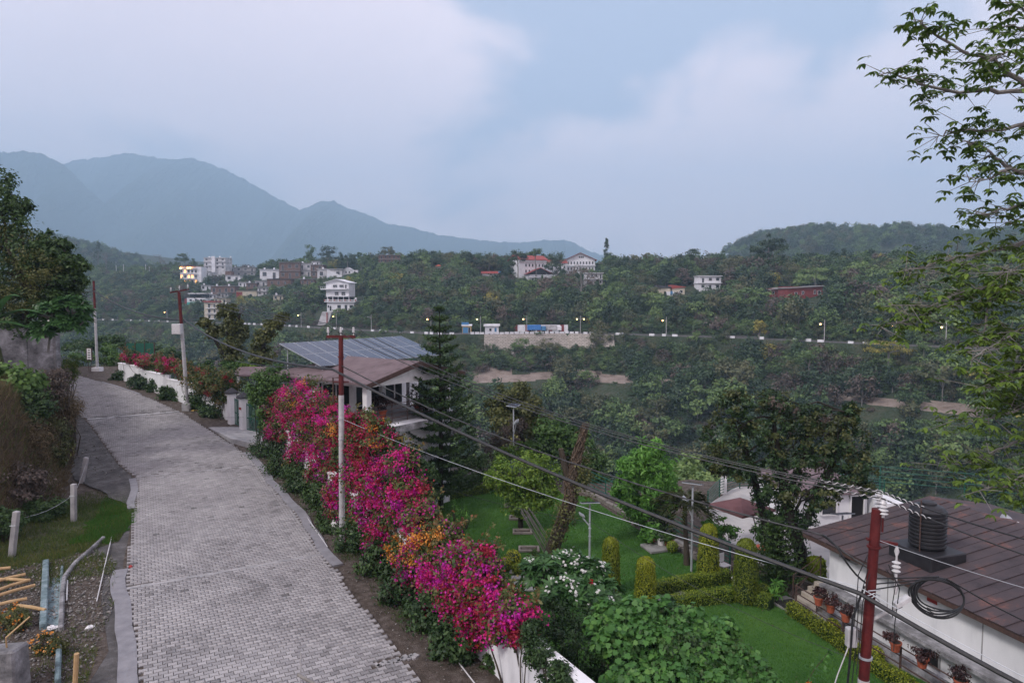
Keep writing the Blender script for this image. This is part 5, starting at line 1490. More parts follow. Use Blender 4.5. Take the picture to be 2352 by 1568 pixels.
pot(1519, 1256, .24, .5, 'pot_white', 'white plastic pot under the small conifer at the lawn edge', 'leaf_dark', .35, seed=5)
pot(1506, 1244, .2, .36, 'concrete', 'grey pot behind the white plastic pot at the lawn edge', 'leaf_dark', .35, seed=6)
pot(1536, 1258, .22, .42, 'terracotta', 'terracotta pot right of the white plastic pot', 'leaf_mid', .3, seed=7)
pot(1020, 1130, .22, .36, 'pot_red', 'red pot behind the far lawn hedge', 'leaf_mid', .3, seed=8)
pot(1042, 1124, .24, .36, 'pot_white', 'white pot behind the far lawn hedge', 'leaf_mid', .3, seed=9)
pot(1062, 1118, .24, .36, 'pot_white', 'white pot farthest right behind the far lawn hedge', 'leaf_mid', .3, seed=10)
pot(1692, 1345, .2, .34, 'pot_white', 'white pot with a dark plant between two column topiaries', 'leaf_maroon', .3, seed=11)
o = MB().prism([(-1.0, -.5), (1.3, -.6), (1.2, .5), (-.9, .6)], 0, .14).build('pot_plinth', M['slab_stone'], None, bevel=.03)
o.location = at_z(1522, 1258, LZ); o.rotation_euler = (0, 0, .4)
tag(o, 'low stone slab carrying the pots at the lawn edge', 'slab')

# solar garden lamps ------------------------------------------------------
def solar_lamp(px_, ytop, ybase, label, pos=None, zb=LZ, tilt=.5, hh=None):
    p = Vector(pos) if pos is not None else at_z(px_, ybase, zb)
    hh = hh or px_size(ybase - ytop, p.y) * 1.07
    root = thing('solar_lamp', label, 'lamp post', p, tilt + math.pi, 'solar garden lamps')
    MB().cyl((0, 0, 0), .05, hh * .97, 10, .042).build('post', M['galvanised'], root, smooth=True)
    def pan(x, y, n): return [(sx * x, sy * y, hh + sy * y * .22 + n) for sx, sy in ((-1, -1), (1, -1), (1, 1), (-1, 1))]
    sp = MB().hexa(pan(.42, .26, -.02) + pan(.42, .26, .02)).build('solar_panel', M['galvanised'], root)
    MB().hexa(pan(.4, .24, .022) + pan(.4, .24, .027)).build('cells', M['solar_cells'], sp)
    MB().tube([(0, 0, hh * .62), (.28, -.1, hh * .74), (.32, -.12, hh * .76)], .03, 7).build('arm', M['galvanised'], root)
    MB().hexa([(.22, -.24, hh * .755), (.46, -.24, hh * .80), (.46, .02, hh * .80), (.22, .02, hh * .755), (.22, -.24, hh * .79), (.46, -.24, hh * .84), (.46, .02, hh * .84), (.22, .02, hh * .79)]).build('lamp_head', M['galvanised'], root, bevel=.015)
    for z in (.45, .58): MB().cyl((0, 0, hh * z), .065, .05, 10).build('clamp', M['galvanised'], root)
    return root
solar_lamp(1354, 1158, 1296, 'galvanised solar lamp on the lawn just behind the white flowering shrub', tilt=.1)
solar_lamp(1588, 1116, 1312, 'tall galvanised solar lamp left of the tallest topiary', tilt=-.5)
solar_lamp(1178, 955, 1075, 'solar lamp with bent arm among the trees behind the pine', pos=(0.1, 44.5, -3.2), tilt=2.4, hh=5.2)
solar_lamp(1930, 1175, 1310, 'solar lamp in front of the white outbuilding gable, right of the ivy tree', pos=(14.6, 29.6, -3.2), tilt=.2)
solar_lamp(878, 940, 1010, 'small solar lamp beside the verandah slab of the main house', pos=(-6.3, 33.2, -.6), tilt=.3, hh=3.0)

# lawn-side fence -----------------------------------------------------------
def fence(name, label, pts, z, h, mat, rails=4, dz=None, cat='fence'):
    root = thing(name, label, cat, (*pts[0], z))
    P = [Vector((*q, z + (dz[i] if dz else 0))) for i, q in enumerate(pts)]
    for i in range(len(P) - 1):
        for k in range(rails):
            f = (k + 1) / rails
            MB().tube([P[i] + Vector((0, 0, h * f)), P[i + 1] + Vector((0, 0, h * f))], .022, 6).build('rail', M[mat], root, world=True)
    for q in P: MB().tube([q - Vector((0, 0, .2)), q + Vector((0, 0, h + .03))], .035, 6).build('post', M[mat], root, world=True)
    return root
fpts = [zpt(1330, 1125), zpt(1375, 1148), zpt(1420, 1175), zpt(1465, 1205), zpt(1510, 1230), zpt(1560, 1262), zpt(1610, 1290), zpt(1660, 1315)]
fpts = [(q[0] + .5, q[1] + .6) for q in fpts]
fence('garden_fence', 'green painted tubular fence along the far edge of the lawn', fpts, LZ, 1.15, 'green_paint', 5)
r_ = thing('lawn_kerb', 'low stone edging along the lawn side of the green fence', 'edging', (*fpts[0], LZ))
for i in range(len(fpts) - 1):
    a = Vector((*fpts[i], LZ)) - Vector((.45, .4, 0)); b = Vector((*fpts[i + 1], LZ)) - Vector((.45, .4, 0))
    for k in range(5):
        p = a.lerp(b, k / 5); q = a.lerp(b, (k + .94) / 5)
        MB().bar(p, q, .24, .3 + .05 * ((i + k) % 3)).build('stone', M['stone_dry'], r_, world=True)
# lower terrace with a railing
TZ = -3.6
TER = [(10.6, 31.0), (13.2, 27.5), (18, 28), (22, 33), (23, 41), (19, 43.5), (14.2, 42.8), (11.0, 38.5)]
sheet('terrace_floor', TER, TZ + .63, 'terrace', th=.6)
tz = TZ + .63
fence('terrace_railing', 'curved railing with green top rail round the far side of the concrete terrace', [(11.2, 38.4), (12.6, 40.8), (14.4, 42.5), (17, 43.1), (19.2, 43.2), (22.6, 40.8)], tz, 1.0, 'green_paint', 6)
o = MB().box(-.15, .15, -.15, .15, 0, 1.25).build('white_post', M['white_trim'], None, bevel=.02); o.location = (13.0, 41.3, tz); tag(o, 'white square post on the curved terrace railing', 'post')
fence('slope_fence', 'thin green wire fence right of the small white building, above the outbuilding roof', [(18.8, 41.0), (22, 40.2), (26, 38.6), (30, 37)], -2.2, 1.2, 'green_paint', 4)
# parasol and chairs on the terrace
p = at_z(1700, 1262, tz)
r_ = thing('cantilever_parasol', 'faded maroon square parasol on slanted white legs on the terrace', 'parasol', p, .5)
cz_ = 2.1
MB().add([(-1.1, -1.1, cz_), (1.1, -1.1, cz_), (1.1, 1.1, cz_), (-1.1, 1.1, cz_), (0, 0, cz_ + .42), (-1.1, -1.1, cz_ - .1), (1.1, -1.1, cz_ - .1), (1.1, 1.1, cz_ - .1), (-1.1, 1.1, cz_ - .1), (0, 0, cz_ + .36)],
         [(0, 1, 4), (1, 2, 4), (2, 3, 4), (3, 0, 4), (6, 5, 9), (7, 6, 9), (8, 7, 9), (5, 8, 9), (0, 5, 6, 1), (1, 6, 7, 2), (2, 7, 8, 3), (3, 8, 5, 0)]).build('canopy', M['parasol_cloth'], r_)
MB().tube([(.3, -.2, cz_ + .36), (.5, -.9, 0)], .035, 6).build('leg', M['white_trim'], r_); MB().tube([(1.05, -1.05, cz_ - .05), (.45, -.7, .9)], .025, 6).build('strut', M['white_trim'], r_)
def chair(px_, py_, label, rz_):
    p = at_z(px_, py_, tz)
    r_ = thing('garden_chair', label, 'chair', p, rz_, 'white garden chairs')
    MB().box(-.24, .24, -.22, .22, .4, .44).build('seat', M['white_trim'], r_, bevel=.02); MB().box(-.24, .24, .2, .24, .46, .86).build('backrest', M['white_trim'], r_, bevel=.02)
    for a in (-.21, .21):
        for b in (-.19, .19): MB().cyl((a, b, 0), .02, .4, 6).build('leg', M['white_trim'], r_)
chair(1662, 1318, 'white garden chair behind the tallest topiary', .5); chair(1640, 1312, 'second white garden chair left of the first, behind the tallest topiary', 2.2)
# small white building behind the ivy tree
r_ = thing('garden_cottage', 'small white cottage with a low purple roof behind the ivy covered tree', 'house', (15.4, 35.0, tz), R(8))
bx(r_, 'wall', 'white_wall', -.8, 3.4, 0, 4.0, -.2, 1.75); bx(r_, 'side_wall', 'white_wall', 3.62, 4.6, -1.2, 1.8, -.2, 1.5)
MB().hexa([(-.9, -.3, 1.77), (3.6, -.3, 1.77), (3.6, 4.2, 2.0), (-.9, 4.2, 2.0), (-.9, -.3, 1.85), (3.6, -.3, 1.85), (3.6, 4.2, 2.08), (-.9, 4.2, 2.08)]).build('roof', M['brown_roof'], r_)
win(r_, 2.8, .1, .7, 1.5, name='door', frame='white_trim', pane='dark_void')
win(r_, 1.2, .7, .8, .7, frame='white_trim')
o = MB().lathe([(.25, 0), (.42, .1), (.40, .14), (.2, .06)], 14).build('plastic_basin', M['orange_plastic']); o.location = at_z(1752, 1262, tz); tag(o, 'orange plastic basin in front of the small white cottage', 'basin')
# ------------------------------------------------------------------ main house with the solar roof
HO = Vector((-7.5, 35.0, 0)); HA = math.atan2(.81, .59)
house = thing('verandah_house', 'white house with brown roof and open verandah behind the bougainvillea', 'house', HO, HA)
FZ, EZ = 2.35, 4.72          # verandah floor, eaves
bx(house, 'lower_wall', 'white_wall', .4, 7.4, 1.2, 7.2, -3.2, FZ - .25)
bx(house, 'upper_wall', 'white_wall', .2, 8.6, 4.6, 7.4, FZ - .2, EZ - .02)
bx(house, 'verandah_floor', 'concrete', -.2, 6.8, -.2, 4.6, FZ - .25, FZ)
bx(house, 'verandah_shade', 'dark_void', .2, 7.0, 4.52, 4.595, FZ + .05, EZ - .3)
for x in (2.3, 4.6, 6.9):
    bx(house, 'inner_pillar', 'white_trim', x - .14, x + .14, 3.6, 3.9, FZ, EZ - .25)
    win(house, x - 1.1, FZ + .3, .9, 1.5, 4.52, 'white_trim')
for x, y in ((.12, .12), (6.3, .12), (.12, 4.3)):
    bx(house, 'column', 'white_trim', x - .16, x + .16, y - .16, y + .16, FZ - .2, EZ - .3)
bx(house, 'beam', 'white_trim', -.06, 6.46, -.06, .3, EZ - .32, EZ - .03)
bx(house, 'side_beam', 'white_trim', -.06, .3, .31, 4.4, EZ - .32, EZ - .03)
gable_wall(house, 'white_wall', -.06, 6.46, -.04, 4.4, EZ - .03, .74)
# porch roof with a thick fascia
rz0, rise = EZ - .12, .88
def slope_pair(x0, x1, y0, y1, z, rise, th, mat, name):
    xm = (x0 + x1) / 2
    A = [(x0, y0, z), (xm, y0, z + rise), (xm, y1, z + rise), (x0, y1, z)]
    B = [(xm, y0, z + rise), (x1, y0, z), (x1, y1, z), (xm, y1, z + rise)]
    mb = MB()
    for q in (A, B): mb.hexa(q + [(a, b, c + th) for a, b, c in q])
    return mb.build(name, M[mat], house)
slope_pair(-.6, 7.0, -.7, 6.0, rz0, rise, .10, 'brown_roof', 'porch_roof')
slope_pair(-.64, 7.04, -.74, -.702, rz0 - .16, rise, .24, 'rust_iron', 'fascia')
# main roof, hipped
mx0, mx1, my0, my1, mz, mr = -.5, 9.4, 4.0, 8.2, EZ - .1, 1.0
V = [(mx0, my0, mz), (mx1, my0, mz), (mx1, my1, mz), (mx0, my1, mz), (mx0 + 2.2, 6.2, mz + mr * .6), (mx1 - 2.2, 6.2, mz + mr * .6)]
V += [(a, b, c - .14) for a, b, c in V[:4]]
MB().add(V, [(0, 1, 5, 4), (1, 2, 5), (2, 3, 4, 5), (3, 0, 4), (0, 6, 7, 1), (1, 7, 8, 2), (2, 8, 9, 3), (3, 9, 6, 0), (9, 8, 7, 6)]).build('main_roof', M['brown_roof'], house)
bx(house, 'gutter', 'rust_iron', mx0 - .05, -.62, my0 - .1, my0 - .003, mz - .2, mz + .0)
cn = thing('entrance_canopy', 'small brown tiled canopy roof left of the green gate shrub', 'canopy', at_y(578, 880, 46))
q = at_y(578, 858, 46)
MB().hexa([(q.x - 1.1, q.y - .8, q.z - .1), (q.x + .9, q.y - .8, q.z - .1), (q.x + .9, q.y + .8, q.z + .3), (q.x - 1.1, q.y + .8, q.z + .3), (q.x - 1.1, q.y - .8, q.z), (q.x + .9, q.y - .8, q.z), (q.x + .9, q.y + .8, q.z + .4), (q.x - 1.1, q.y + .8, q.z + .4)]).build('roof', M['brown_roof'], cn, world=True)
for sx2 in (-.9, .7): MB().bar((q.x + sx2, q.y, .5), (q.x + sx2, q.y, q.z), .16, .16).build('post', M['white_trim'], cn, world=True)
# slab roof below the verandah
bx(house, 'canopy_slab', 'white_wall', .1, 3.4, -1.05, -.25, 2.2, 2.38)
bx(house, 'slab_edge', 'concrete_stained', .08, 3.42, -1.1, -1.052, 2.02, 2.36)
bx(house, 'under_wall', 'white_wall', .3, 6.2, -.2, 1.19, -3.2, 2.0)
bx(house, 'lower_opening', 'dark_void', .9, 2.4, -.23, -.202, -.6, 1.6)
bx(house, 'blind', 'yellow_paint', 1.0, 2.3, -.26, -.232, .95, 1.55)
# verandah railing
for k in range(4): MB().tube([(.3, -.12, FZ + .25 * (k + 1)), (6.3, -.12, FZ + .25 * (k + 1))], .022, 6).build('rail', M['rust_iron'], house)
for k in range(6): MB().tube([(.5 + 1.15 * k, -.12, FZ), (.5 + 1.15 * k, -.12, FZ + 1.03)], .025, 6).build('rail_post', M['rust_iron'], house)
def hl(x, y, z=0.0):
    c, s = math.cos(HA), math.sin(HA)
    return Vector((HO.x + x * c - y * s, HO.y + x * s + y * c, z))
# plants on the verandah
for i, (x, y, r_, m_, lb) in enumerate([(2.6, 1.6, .75, 'leaf_maroon', 'dark leafy pot plant in the verandah, left of two'), (5.0, 1.2, .85, 'leaf_maroon', 'dark leafy pot plant in the verandah, right of two')]):
    p = hl(x, y, FZ)
    pot(0, 0, .24, .4, 'terracotta', lb, m_, r_, pos=p, seed=60 + i, n=700, leaf=.17, group='verandah pot plants')
# solar array --------------------------------------------------------------
arr = thing('solar_array', 'tilted rooftop array of twenty blue solar panels on steel struts', 'solar panels', hl(.4, 4.1, 5.2), HA)
tl = math.atan2(1.14, 3.9); ct, st_ = math.cos(tl), math.sin(tl)
pw, ph = 1.0, 2.02
def tilt_box(x0, x1, s0, s1, n0, n1):
    def q(x, s, n): return (x, s * ct - n * st_, s * st_ + n * ct)
    return [q(x0, s0, n0), q(x1, s0, n0), q(x1, s1, n0), q(x0, s1, n0), q(x0, s0, n1), q(x1, s0, n1), q(x1, s1, n1), q(x0, s1, n1)]
for r2 in range(2):
    for c2 in range(10):
        x0, s0 = c2 * pw + .012, r2 * ph + .012
        f = MB().hexa(tilt_box(x0, x0 + pw - .024, s0, s0 + ph - .024, 0, .035)).build('solar_panel', M['galvanised'], arr)
        MB().hexa(tilt_box(x0 + .028, x0 + pw - .052, s0 + .028, s0 + ph - .052, .036, .041)).build('cells', M['solar_cells'], f)
for x in (.3, 3.4, 6.6, 9.7):
    for s0, z0 in ((.3, -.6), (3.6, -1.0)):
        MB().tube([(x, s0 * ct, s0 * st_), (x, s0 * ct, z0)], .03, 6).build('strut', M['galvanised'], arr)
    MB().hexa(tilt_box(x - .03, x + .03, .1, 3.95, -.08, -.01)).build('rafter', M['galvanised'], arr)
for s0 in (.5, 3.4): MB().hexa(tilt_box(0, 10, s0, s0 + .05, -.14, -.085)).build('purlin', M['galvanised'], arr)

# ------------------------------------------------------------------ compound walls and gate
def wall_run(name, label, pts, h, th=.24, cop=True, pill=True, zf=None):
    root = thing(name, label, 'wall', (pts[0][0], pts[0][1], 0))
    for i in range(len(pts) - 1):
        a = Vector((*pts[i], 0)); b = Vector((*pts[i + 1], 0))
        zb = min(float(road_z(a.y)), float(road_z(b.y))); zt = max(float(road_z(a.y)), float(road_z(b.y))) * .5 + zb * .5 + h
        n = 1
        d = (b - a); 
        mid = .5 * (zb - 3.2 + zt)
        MB().bar(a + Vector((0, 0, mid)), b + Vector((0, 0, mid)), th, zt - (zb - 3.2)).build('wall_panel', M['white_wall'], root, world=True)
        if cop: MB().bar(a + Vector((0, 0, zt + .04)), b + Vector((0, 0, zt + .04)), th + .08, .08).build('coping', M['white_trim'], root, world=True)
        if pill: MB().bar(a + Vector((0, 0, zb - .5)), a + Vector((0, 0, zt + .1)), th + .06, th + .06).build('pier', M['white_wall'], root, world=True)
    return root
nw = [(float(wall_x(y)), y) for y in np.arange(39.6, 5.0, -2.4)]
wall_run('compound_wall', 'white plastered compound wall under the bougainvillea beside the road', nw, 1.45, pill=False)
fw = [(-18.6, 44.4), (-22.0, 47.6), (-26.0, 51.3), (-30, 55.0), (-33.7, 58.4)]
wall_run('stepped_wall', 'white stepped compound wall left of the green gate', fw, 1.45)
fw2 = [(-33.7, 58.4), (-31.5, 60.5), (-29, 63)]
def gate_pillar(x, y, label):
    z = float(road_z(y))
    r_ = thing('gate_pillar', label, 'pillar', (x, y, z), R(-45), 'white gate pillars')
    MB().box(-.22, .22, -.22, .22, -.3, 1.95).build('shaft', M['white_trim'], r_, bevel=.02)
    MB().add([(-.33, -.33, 1.952), (.33, -.33, 1.952), (.33, .33, 1.952), (-.33, .33, 1.952), (-.33, -.33, 2.04), (.33, -.33, 2.04), (.33, .33, 2.04), (-.33, .33, 2.04), (0, 0, 2.34)],
             [(3, 2, 1, 0), (0, 1, 5, 4), (1, 2, 6, 5), (2, 3, 7, 6), (3, 0, 4, 7), (4, 5, 8), (5, 6, 8), (6, 7, 8), (7, 4, 8)]).build('cap', M['dark_roof'], r_)
    return r_
gate_pillar(-17.9, 43.3, 'white gate pillar with dark pyramid cap joining the stepped wall, left of two')
r_ = gate_pillar(-16.6, 41.9, 'white gate pillar with dark cap and red plate, right of two')
MB().box(-.15, .15, -.24, -.222, 1.25, 1.4).build('name_plate', M['sign_red'], r_)
def gate(label, a, b, hh, n, grp):
    a = Vector((*a, float(road_z(a[1])))); b = Vector((*b, float(road_z(b[1]))))
    r_ = thing('metal_gate', label, 'gate', a, 0, grp)
    up = Vector((0, 0, 1))
    for z in (.1, hh * .5, hh): MB().bar(a + up * z, b + up * z, .05, .05).build('crossbar', M['green_paint'], r_, world=True)
    for i in range(n + 1):
        p = a.lerp(b, i / n)
        MB().bar(p + up * .1, p + up * (hh + .12), .03, .03).build('bar', M['green_paint'], r_, world=True)
gate('narrow green iron gate between the two white pillars', (-17.6, 43.0), (-16.9, 42.2), 1.6, 6, 'green iron gates')
gate('wide green iron gate right of the pillars, partly behind the bougainvillea', (-16.3, 41.6), (-14.3, 40.1), 1.6, 18, 'green iron gates')
# concrete apron before the gate
sheet('gate_apron', [(-19.0, 42.3), (-16.2, 38.9), (-13.6, 37.0), (-12.9, 37.6), (-14.4, 40.0), (-18.0, 43.6)], .95, 'concrete', th=.9)
# ------------------------------------------------------------------ white outbuilding
OA = Vector((11.2, 25.9, 0)); oe = Vector((.285, -.9585, 0)); on = Vector((.9585, .285, 0))
oang = math.atan2(oe.y, oe.x)
ob = thing('outbuilding', 'long white outbuilding with rusty dark sheet roof on the right', 'building', OA, oang)
# local x runs along the eave towards the camera, local y runs into the building
OL, OD, OE = 17.0, 6.2, -.06
bx(ob, 'wall', 'white_wall', .9, OL - .5, .55, 9.0, -3.2, OE)
V = [(.9, 9.0, OE), (.9, .55, OE), (.9, 6.0, .78)]
MB().add([(.905, .56, OE), (.905, 9.0, OE), (.905, OD, .74), (1.1, .56, OE), (1.1, 9.0, OE), (1.1, OD, .74)], [(0, 2, 1), (3, 4, 5), (0, 3, 5, 2), (2, 5, 4, 1), (1, 4, 3, 0)]).build('gable', M['white_wall'], ob)
roof = MB().hexa([(.12, .06, OE + .0), (OL - .1, .06, OE), (OL - .1, OD, .80), (.12, OD, .80), (.12, .06, OE + .05), (OL - .1, .06, OE + .05), (OL - .1, OD, .85), (.12, OD, .85)]).build('roof', M['rust_iron'], ob)
ns = 38; sw = OL / ns
for i in range(ns):
    x0 = i * sw; dz = .012 * (i % 2)
    q = [(x0, 0, OE + .055 + dz), (x0 + sw * .97, 0, OE + .055 + dz), (x0 + sw * .97, OD + .1, .87 + dz), (x0, OD + .1, .87 + dz)]
    mb = MB().hexa(q + [(a, b, c + .02) for a, b, c in q])
    q2 = [(x0 + sw * .94, 0, OE + .07 + dz), (x0 + sw * 1.01, 0, OE + .07 + dz), (x0 + sw * 1.01, OD + .1, .885 + dz), (x0 + sw * .94, OD + .1, .885 + dz)]
    mb.hexa(q2 + [(a, b, c + .03) for a, b, c in q2])
    mb.build('roof_sheet', M['rusty_sheet'], roof)
MB().hexa([(0, OD + .1, .82), (OL, OD + .1, .82), (OL, 9.6, .2), (0, 9.6, .2), (0, OD + .1, .88), (OL, OD + .1, .88), (OL, 9.6, .26), (0, 9.6, .26)]).build('back_roof', M['rusty_sheet'], ob)
bx(ob, 'eave_board', 'rust_iron', .05, OL, .02, .08, OE - .12, OE + .03)
bx(ob, 'ledge', 'concrete_stained', .9, OL, .1, .548, -1.82, -1.68)
bx(ob, 'plinth', 'concrete_stained', .9, OL, .3, .545, -3.2, -2.75)
for x in (3.6, 7.0, 10.0): bx(ob, 'wall_joint', 'concrete', x, x + .03, .535, .548, -1.66, OE - .1)
for x in (1.5, 8.4, 12.6):
    v = bx(ob, 'vent', 'concrete', x, x + .8, .42, .548, OE - .42, OE - .1); bx(ob, 'vent_hole', 'dark_void', x + .12, x + .55, .40, .419, OE - .37, OE - .16, v)
for x in (5.2, 8.0): v = bx(ob, 'basement_window', 'concrete', x, x + .5, .50, .547, -2.6, -2.15); bx(ob, 'basement_pane', 'dark_void', x + .05, x + .45, .49, .499, -2.55, -2.2, v)
def ol(x, y, z): return OA + oe * x + on * y + Vector((0, 0, z))   # note: local y axis equals +on here
o = bx(ob, 'sign_plate', 'sign_red', 5.15, 5.5, .52, .548, -.55, -.42)
o = bx(ob, 'notice', 'sign_white', 5.12, 5.5, .52, .548, -.98, -.63)
for k in range(4): bx(ob, 'notice_line', 'ink', 5.17, 5.45 - .04 * (k % 2), .515, .519, -.72 - .07 * k, -.69 - .07 * k, o)
# railing in front with pots hung on it
rl = thing('iron_railing', 'brown iron railing with four bars in front of the white outbuilding', 'railing', ol(.5, -.55, -3))
for k in range(4): MB().tube([ol(.4, -.5, -2.75 + .28 * k), ol(OL, -.5, -2.75 + .28 * k)], .022, 6).build('rail', M['rust_iron'], rl, world=True)
for k in range(7): MB().tube([ol(.4 + 2.4 * k, -.5, -3.1), ol(.4 + 2.4 * k, -.5, -1.88)], .035, 6).build('post', M['rust_iron'], rl, world=True)
for i, (q, lb) in enumerate([((1890, 1372), 'hanging terracotta pot at the left end of the iron railing, by the steps'), ((1918, 1386), 'second hanging terracotta pot from the steps'), ((1953, 1408), 'third hanging terracotta pot, left of the red pole'), ((2068, 1465), 'hanging terracotta pot just right of the red pole'), ((2130, 1495), 'hanging terracotta pot under the cable coil'), ((2218, 1545), 'hanging terracotta pot nearest the right edge')]):
    d = ray(*q)
    # where the sight line meets the vertical plane of the railing
    p0 = ol(0, -.5, 0); t = (p0.x * on.x + p0.y * on.y) / (d[0] * on.x + d[1] * on.y)
    p = Vector((d[0] * t, d[1] * t, CAM_H + d[2] * t)); p -= on * .18; p.z = -2.02
    pot(0, 0, .17, .3, 'terracotta', lb, 'leaf_maroon', .27, pos=p, seed=30 + i, n=420, leaf=.11, group='hanging pots on the railing')
# steps at the near corner
st = thing('entrance_steps', 'cream stone steps with black mat and crossed railing up to the outbuilding', 'steps', at_z(1845, 1392, LZ), oang)
for k in range(4): MB().box(-.62, .62, .1 + .3 * k, .1 + .3 * k + .34, -.1, .16 * (k + 1)).build('step', M['steps_stone'], st, bevel=.01)
for s in (-.66, .66):
    for y0, z0 in ((.05, 0), (1.35, .64)): MB().tube([(s, y0, z0), (s, y0, z0 + 1.0)], .028, 6).build('rail_post', M['rust_iron'], st)
    for a, b in (((.05, 1.0), (1.35, 1.64)), ((.05, .15), (1.35, 1.55)), ((.05, .95), (1.35, .75)), ((.05, .5), (1.35, 1.1))): MB().tube([(s, a[0], a[1]), (s, b[0], b[1])], .018, 5).build('rail', M['rust_iron'], st)
o = MB().box(-.6, .6, -.4, .4, 0, .03).build('door_mat', M['doormat']); o.location = at_z(1822, 1393, LZ + .07); o.rotation_euler = (0, 0, oang); tag(o, 'black rubber mat at the foot of the cream steps', 'mat')
# water tank on its plinth
def roof_hit(q):
    d = ray(*q); lo, hi = 10., 40.
    for _ in range(60):
        m_ = (lo + hi) / 2; p = Vector((d[0] * m_ / d[1], m_, CAM_H + d[2] * m_ / d[1]))
        s = (p - OA).dot(on); zr = OE + .08 + s * (.93 / OD)
        if p.z > zr: lo = m_
        else: hi = m_
    return p
tp_ = roof_hit((2128, 1288))
tk = thing('water_tank', 'black ribbed plastic water tank on the rusty roof', 'water tank', tp_ + Vector((.15, .25, .42)), .3)
prof = []
for i in range(10):
    z = .05 + .125 * i
    prof += [(.52, z), (.565, z + .03), (.565, z + .085), (.52, z + .115)]
prof = [(.50, 0)] + prof + [(.50, 1.32), (.42, 1.40), (.2, 1.45)]
MB().lathe(prof, 28).build('tank_body', M['tank_black'], tk, smooth=True)
MB().lathe([(.24, 1.44), (.24, 1.50), (.2, 1.53), (.05, 1.54)], 20).build('lid', M['tank_black'], tk, smooth=True)
MB().tube([(-.6, -.25, -.05), (-.6, -.25, 1.7)], .022, 6).build('pipe', M['rust_iron'], tk)
o = MB().box(-.85, .85, -.75, .75, -.45, .40).build('tank_plinth', M['concrete_stained'], None, bevel=.03); o.location = tp_ + Vector((.15, .25, 0)); o.rotation_euler = (0, 0, oang)
o.data.materials[0] = M['tank_black']; tag(o, 'dark stained concrete plinth under the black water tank', 'plinth')
# dish
p = at_y(2312, 1205, 25.0)
ds = thing('satellite_dish', 'grey satellite dish behind the rusty roof ridge at the right edge', 'satellite dish', Vector((p.x, p.y, .1)), 0)
mb = MB(); n = 20; rim = []
cD = Vector((0, 0, p.z - .1)); ax_ = Vector((.35, -.75, .55)).normalized(); u_ = ax_.cross(Vector((0, 0, 1))).normalized(); v_ = u_.cross(ax_)
for k, rr in enumerate((0.02, .16, .3, .4)):
    for i in range(n):
        a = 2 * math.pi * i / n
        rim.append(cD + (u_ * math.cos(a) + v_ * math.sin(a)) * rr + ax_ * (rr * rr * .55))
f = []
for k in range(3):
    for i in range(n): f.append((k * n + i, k * n + (i + 1) % n, (k + 1) * n + (i + 1) % n, (k + 1) * n + i))
mb.add(rim, f + [tuple(range(n))]); mb.build('dish', M['galvanised'], ds, smooth=True)
MB().tube([(0, .05, -2.4), (0, .03, p.z - .1)], .03, 6).build('mast', M['rust_iron'], ds); MB().tube([tuple(cD - v_ * .38), tuple(cD + ax_ * .42 - v_ * .05)], .012, 5).build('arm', M['pole_grey'], ds)
MB().sphere(tuple(cD + ax_ * .42 - v_ * .05), .05).build('receiver', M['porcelain'], ds)

# ------------------------------------------------------------------ utility poles
def pole(label, base, top, r0, red=.38, cross=None, extra=None, ins=3):
    base = Vector(base); top = Vector(top)
    root = thing('utility_pole', label, 'utility pole', base, 0, 'overhead line poles')
    L_ = lambda t: base.lerp(top, t)
    MB().tube([base - Vector((0, 0, .4)), L_(.35), L_(1 - red)], [r0, r0 * .95, r0 * .9], 14).build('shaft', M['pole_grey'], root, world=True, smooth=True)
    MB().tube([L_(1 - red), top], [r0 * .84, r0 * .76], 14).build('red_top', M['red_paint'], root, world=True, smooth=True)
    for t in (.12, .3, .5, .6, .9): MB().tube([L_(t) - Vector((0, 0, .02)), L_(t) + Vector((0, 0, .02))], r0 * 1.08, 14).build('band', M['galvanised' if t < .62 else 'red_paint'], root, world=True)
    if cross:
        a, b = Vector(cross[0]), Vector(cross[1])
        MB().bar(a, b, .08, .10).build('crossarm', M['red_paint'], root, world=True)
        for i in range(ins):
            p = a.lerp(b, .06 + .88 * i / (ins - 1))
            MB().lathe([(.02, 0), (.02, .1), (.06, .12), (.025, .16), (.06, .18), (.025, .22), (.05, .25), (.02, .30)], 10, tuple(p + Vector((0, 0, .05)))).build('insulator', M['porcelain'], root, world=True)
    return root
# pole bases and tops from the photograph
P1b, P1t = Vector((-38.0, 62.3, 2.35)), at_y(215, 645, 62.3)
P2b, P2t = Vector((-22.5, 47.0, 1.28)), at_y(411, 668, 46.6)
P3b, P3t = Vector((-6.35, 25.0, 0.0)), at_y(783, 772, 25.0)
P4b = at_y(1958, 1750, 13.6); P4b.z = -3.0; P4t = at_y(2014, 1168, 13.6)
pole('slim red and white utility pole beside the roadside signboard, farthest left', P1b, P1t, .12, .3)
c2 = (at_y(390, 672, 46.4), at_y(434, 664, 47.2))
r_ = pole('red topped pole with a slanted crossarm and meter box in front of the stepped wall', P2b, P2t, .13, .27, c2)
q = at_y(412, 755, 46.6); MB().box(q.x - .3, q.x + .3, q.y - .5, q.y - .15, q.z - .35, q.z + .35).build('meter_box', M['porcelain'], r_, world=True, bevel=.03)
MB().box(P2b.x - .3, P2b.x + .3, P2b.y - .3, P2b.y + .3, P2b.z - .2, P2b.z + .5).build('concrete_base', M['concrete'], r_, world=True, bevel=.04)
c3 = (at_y(750, 773, 25), at_y(816, 773, 25))
r_ = pole('tall red topped pole with a level crossarm rising from the bougainvillea', P3b, P3t, .11, .285, c3)
for t in (.60, .78): q = P3b.lerp(P3t, t); MB().bar(q - Vector((.28, 0, 0)), q + Vector((.28, 0, 0)), .05, .05).build('bracket', M['red_paint'], r_, world=True)
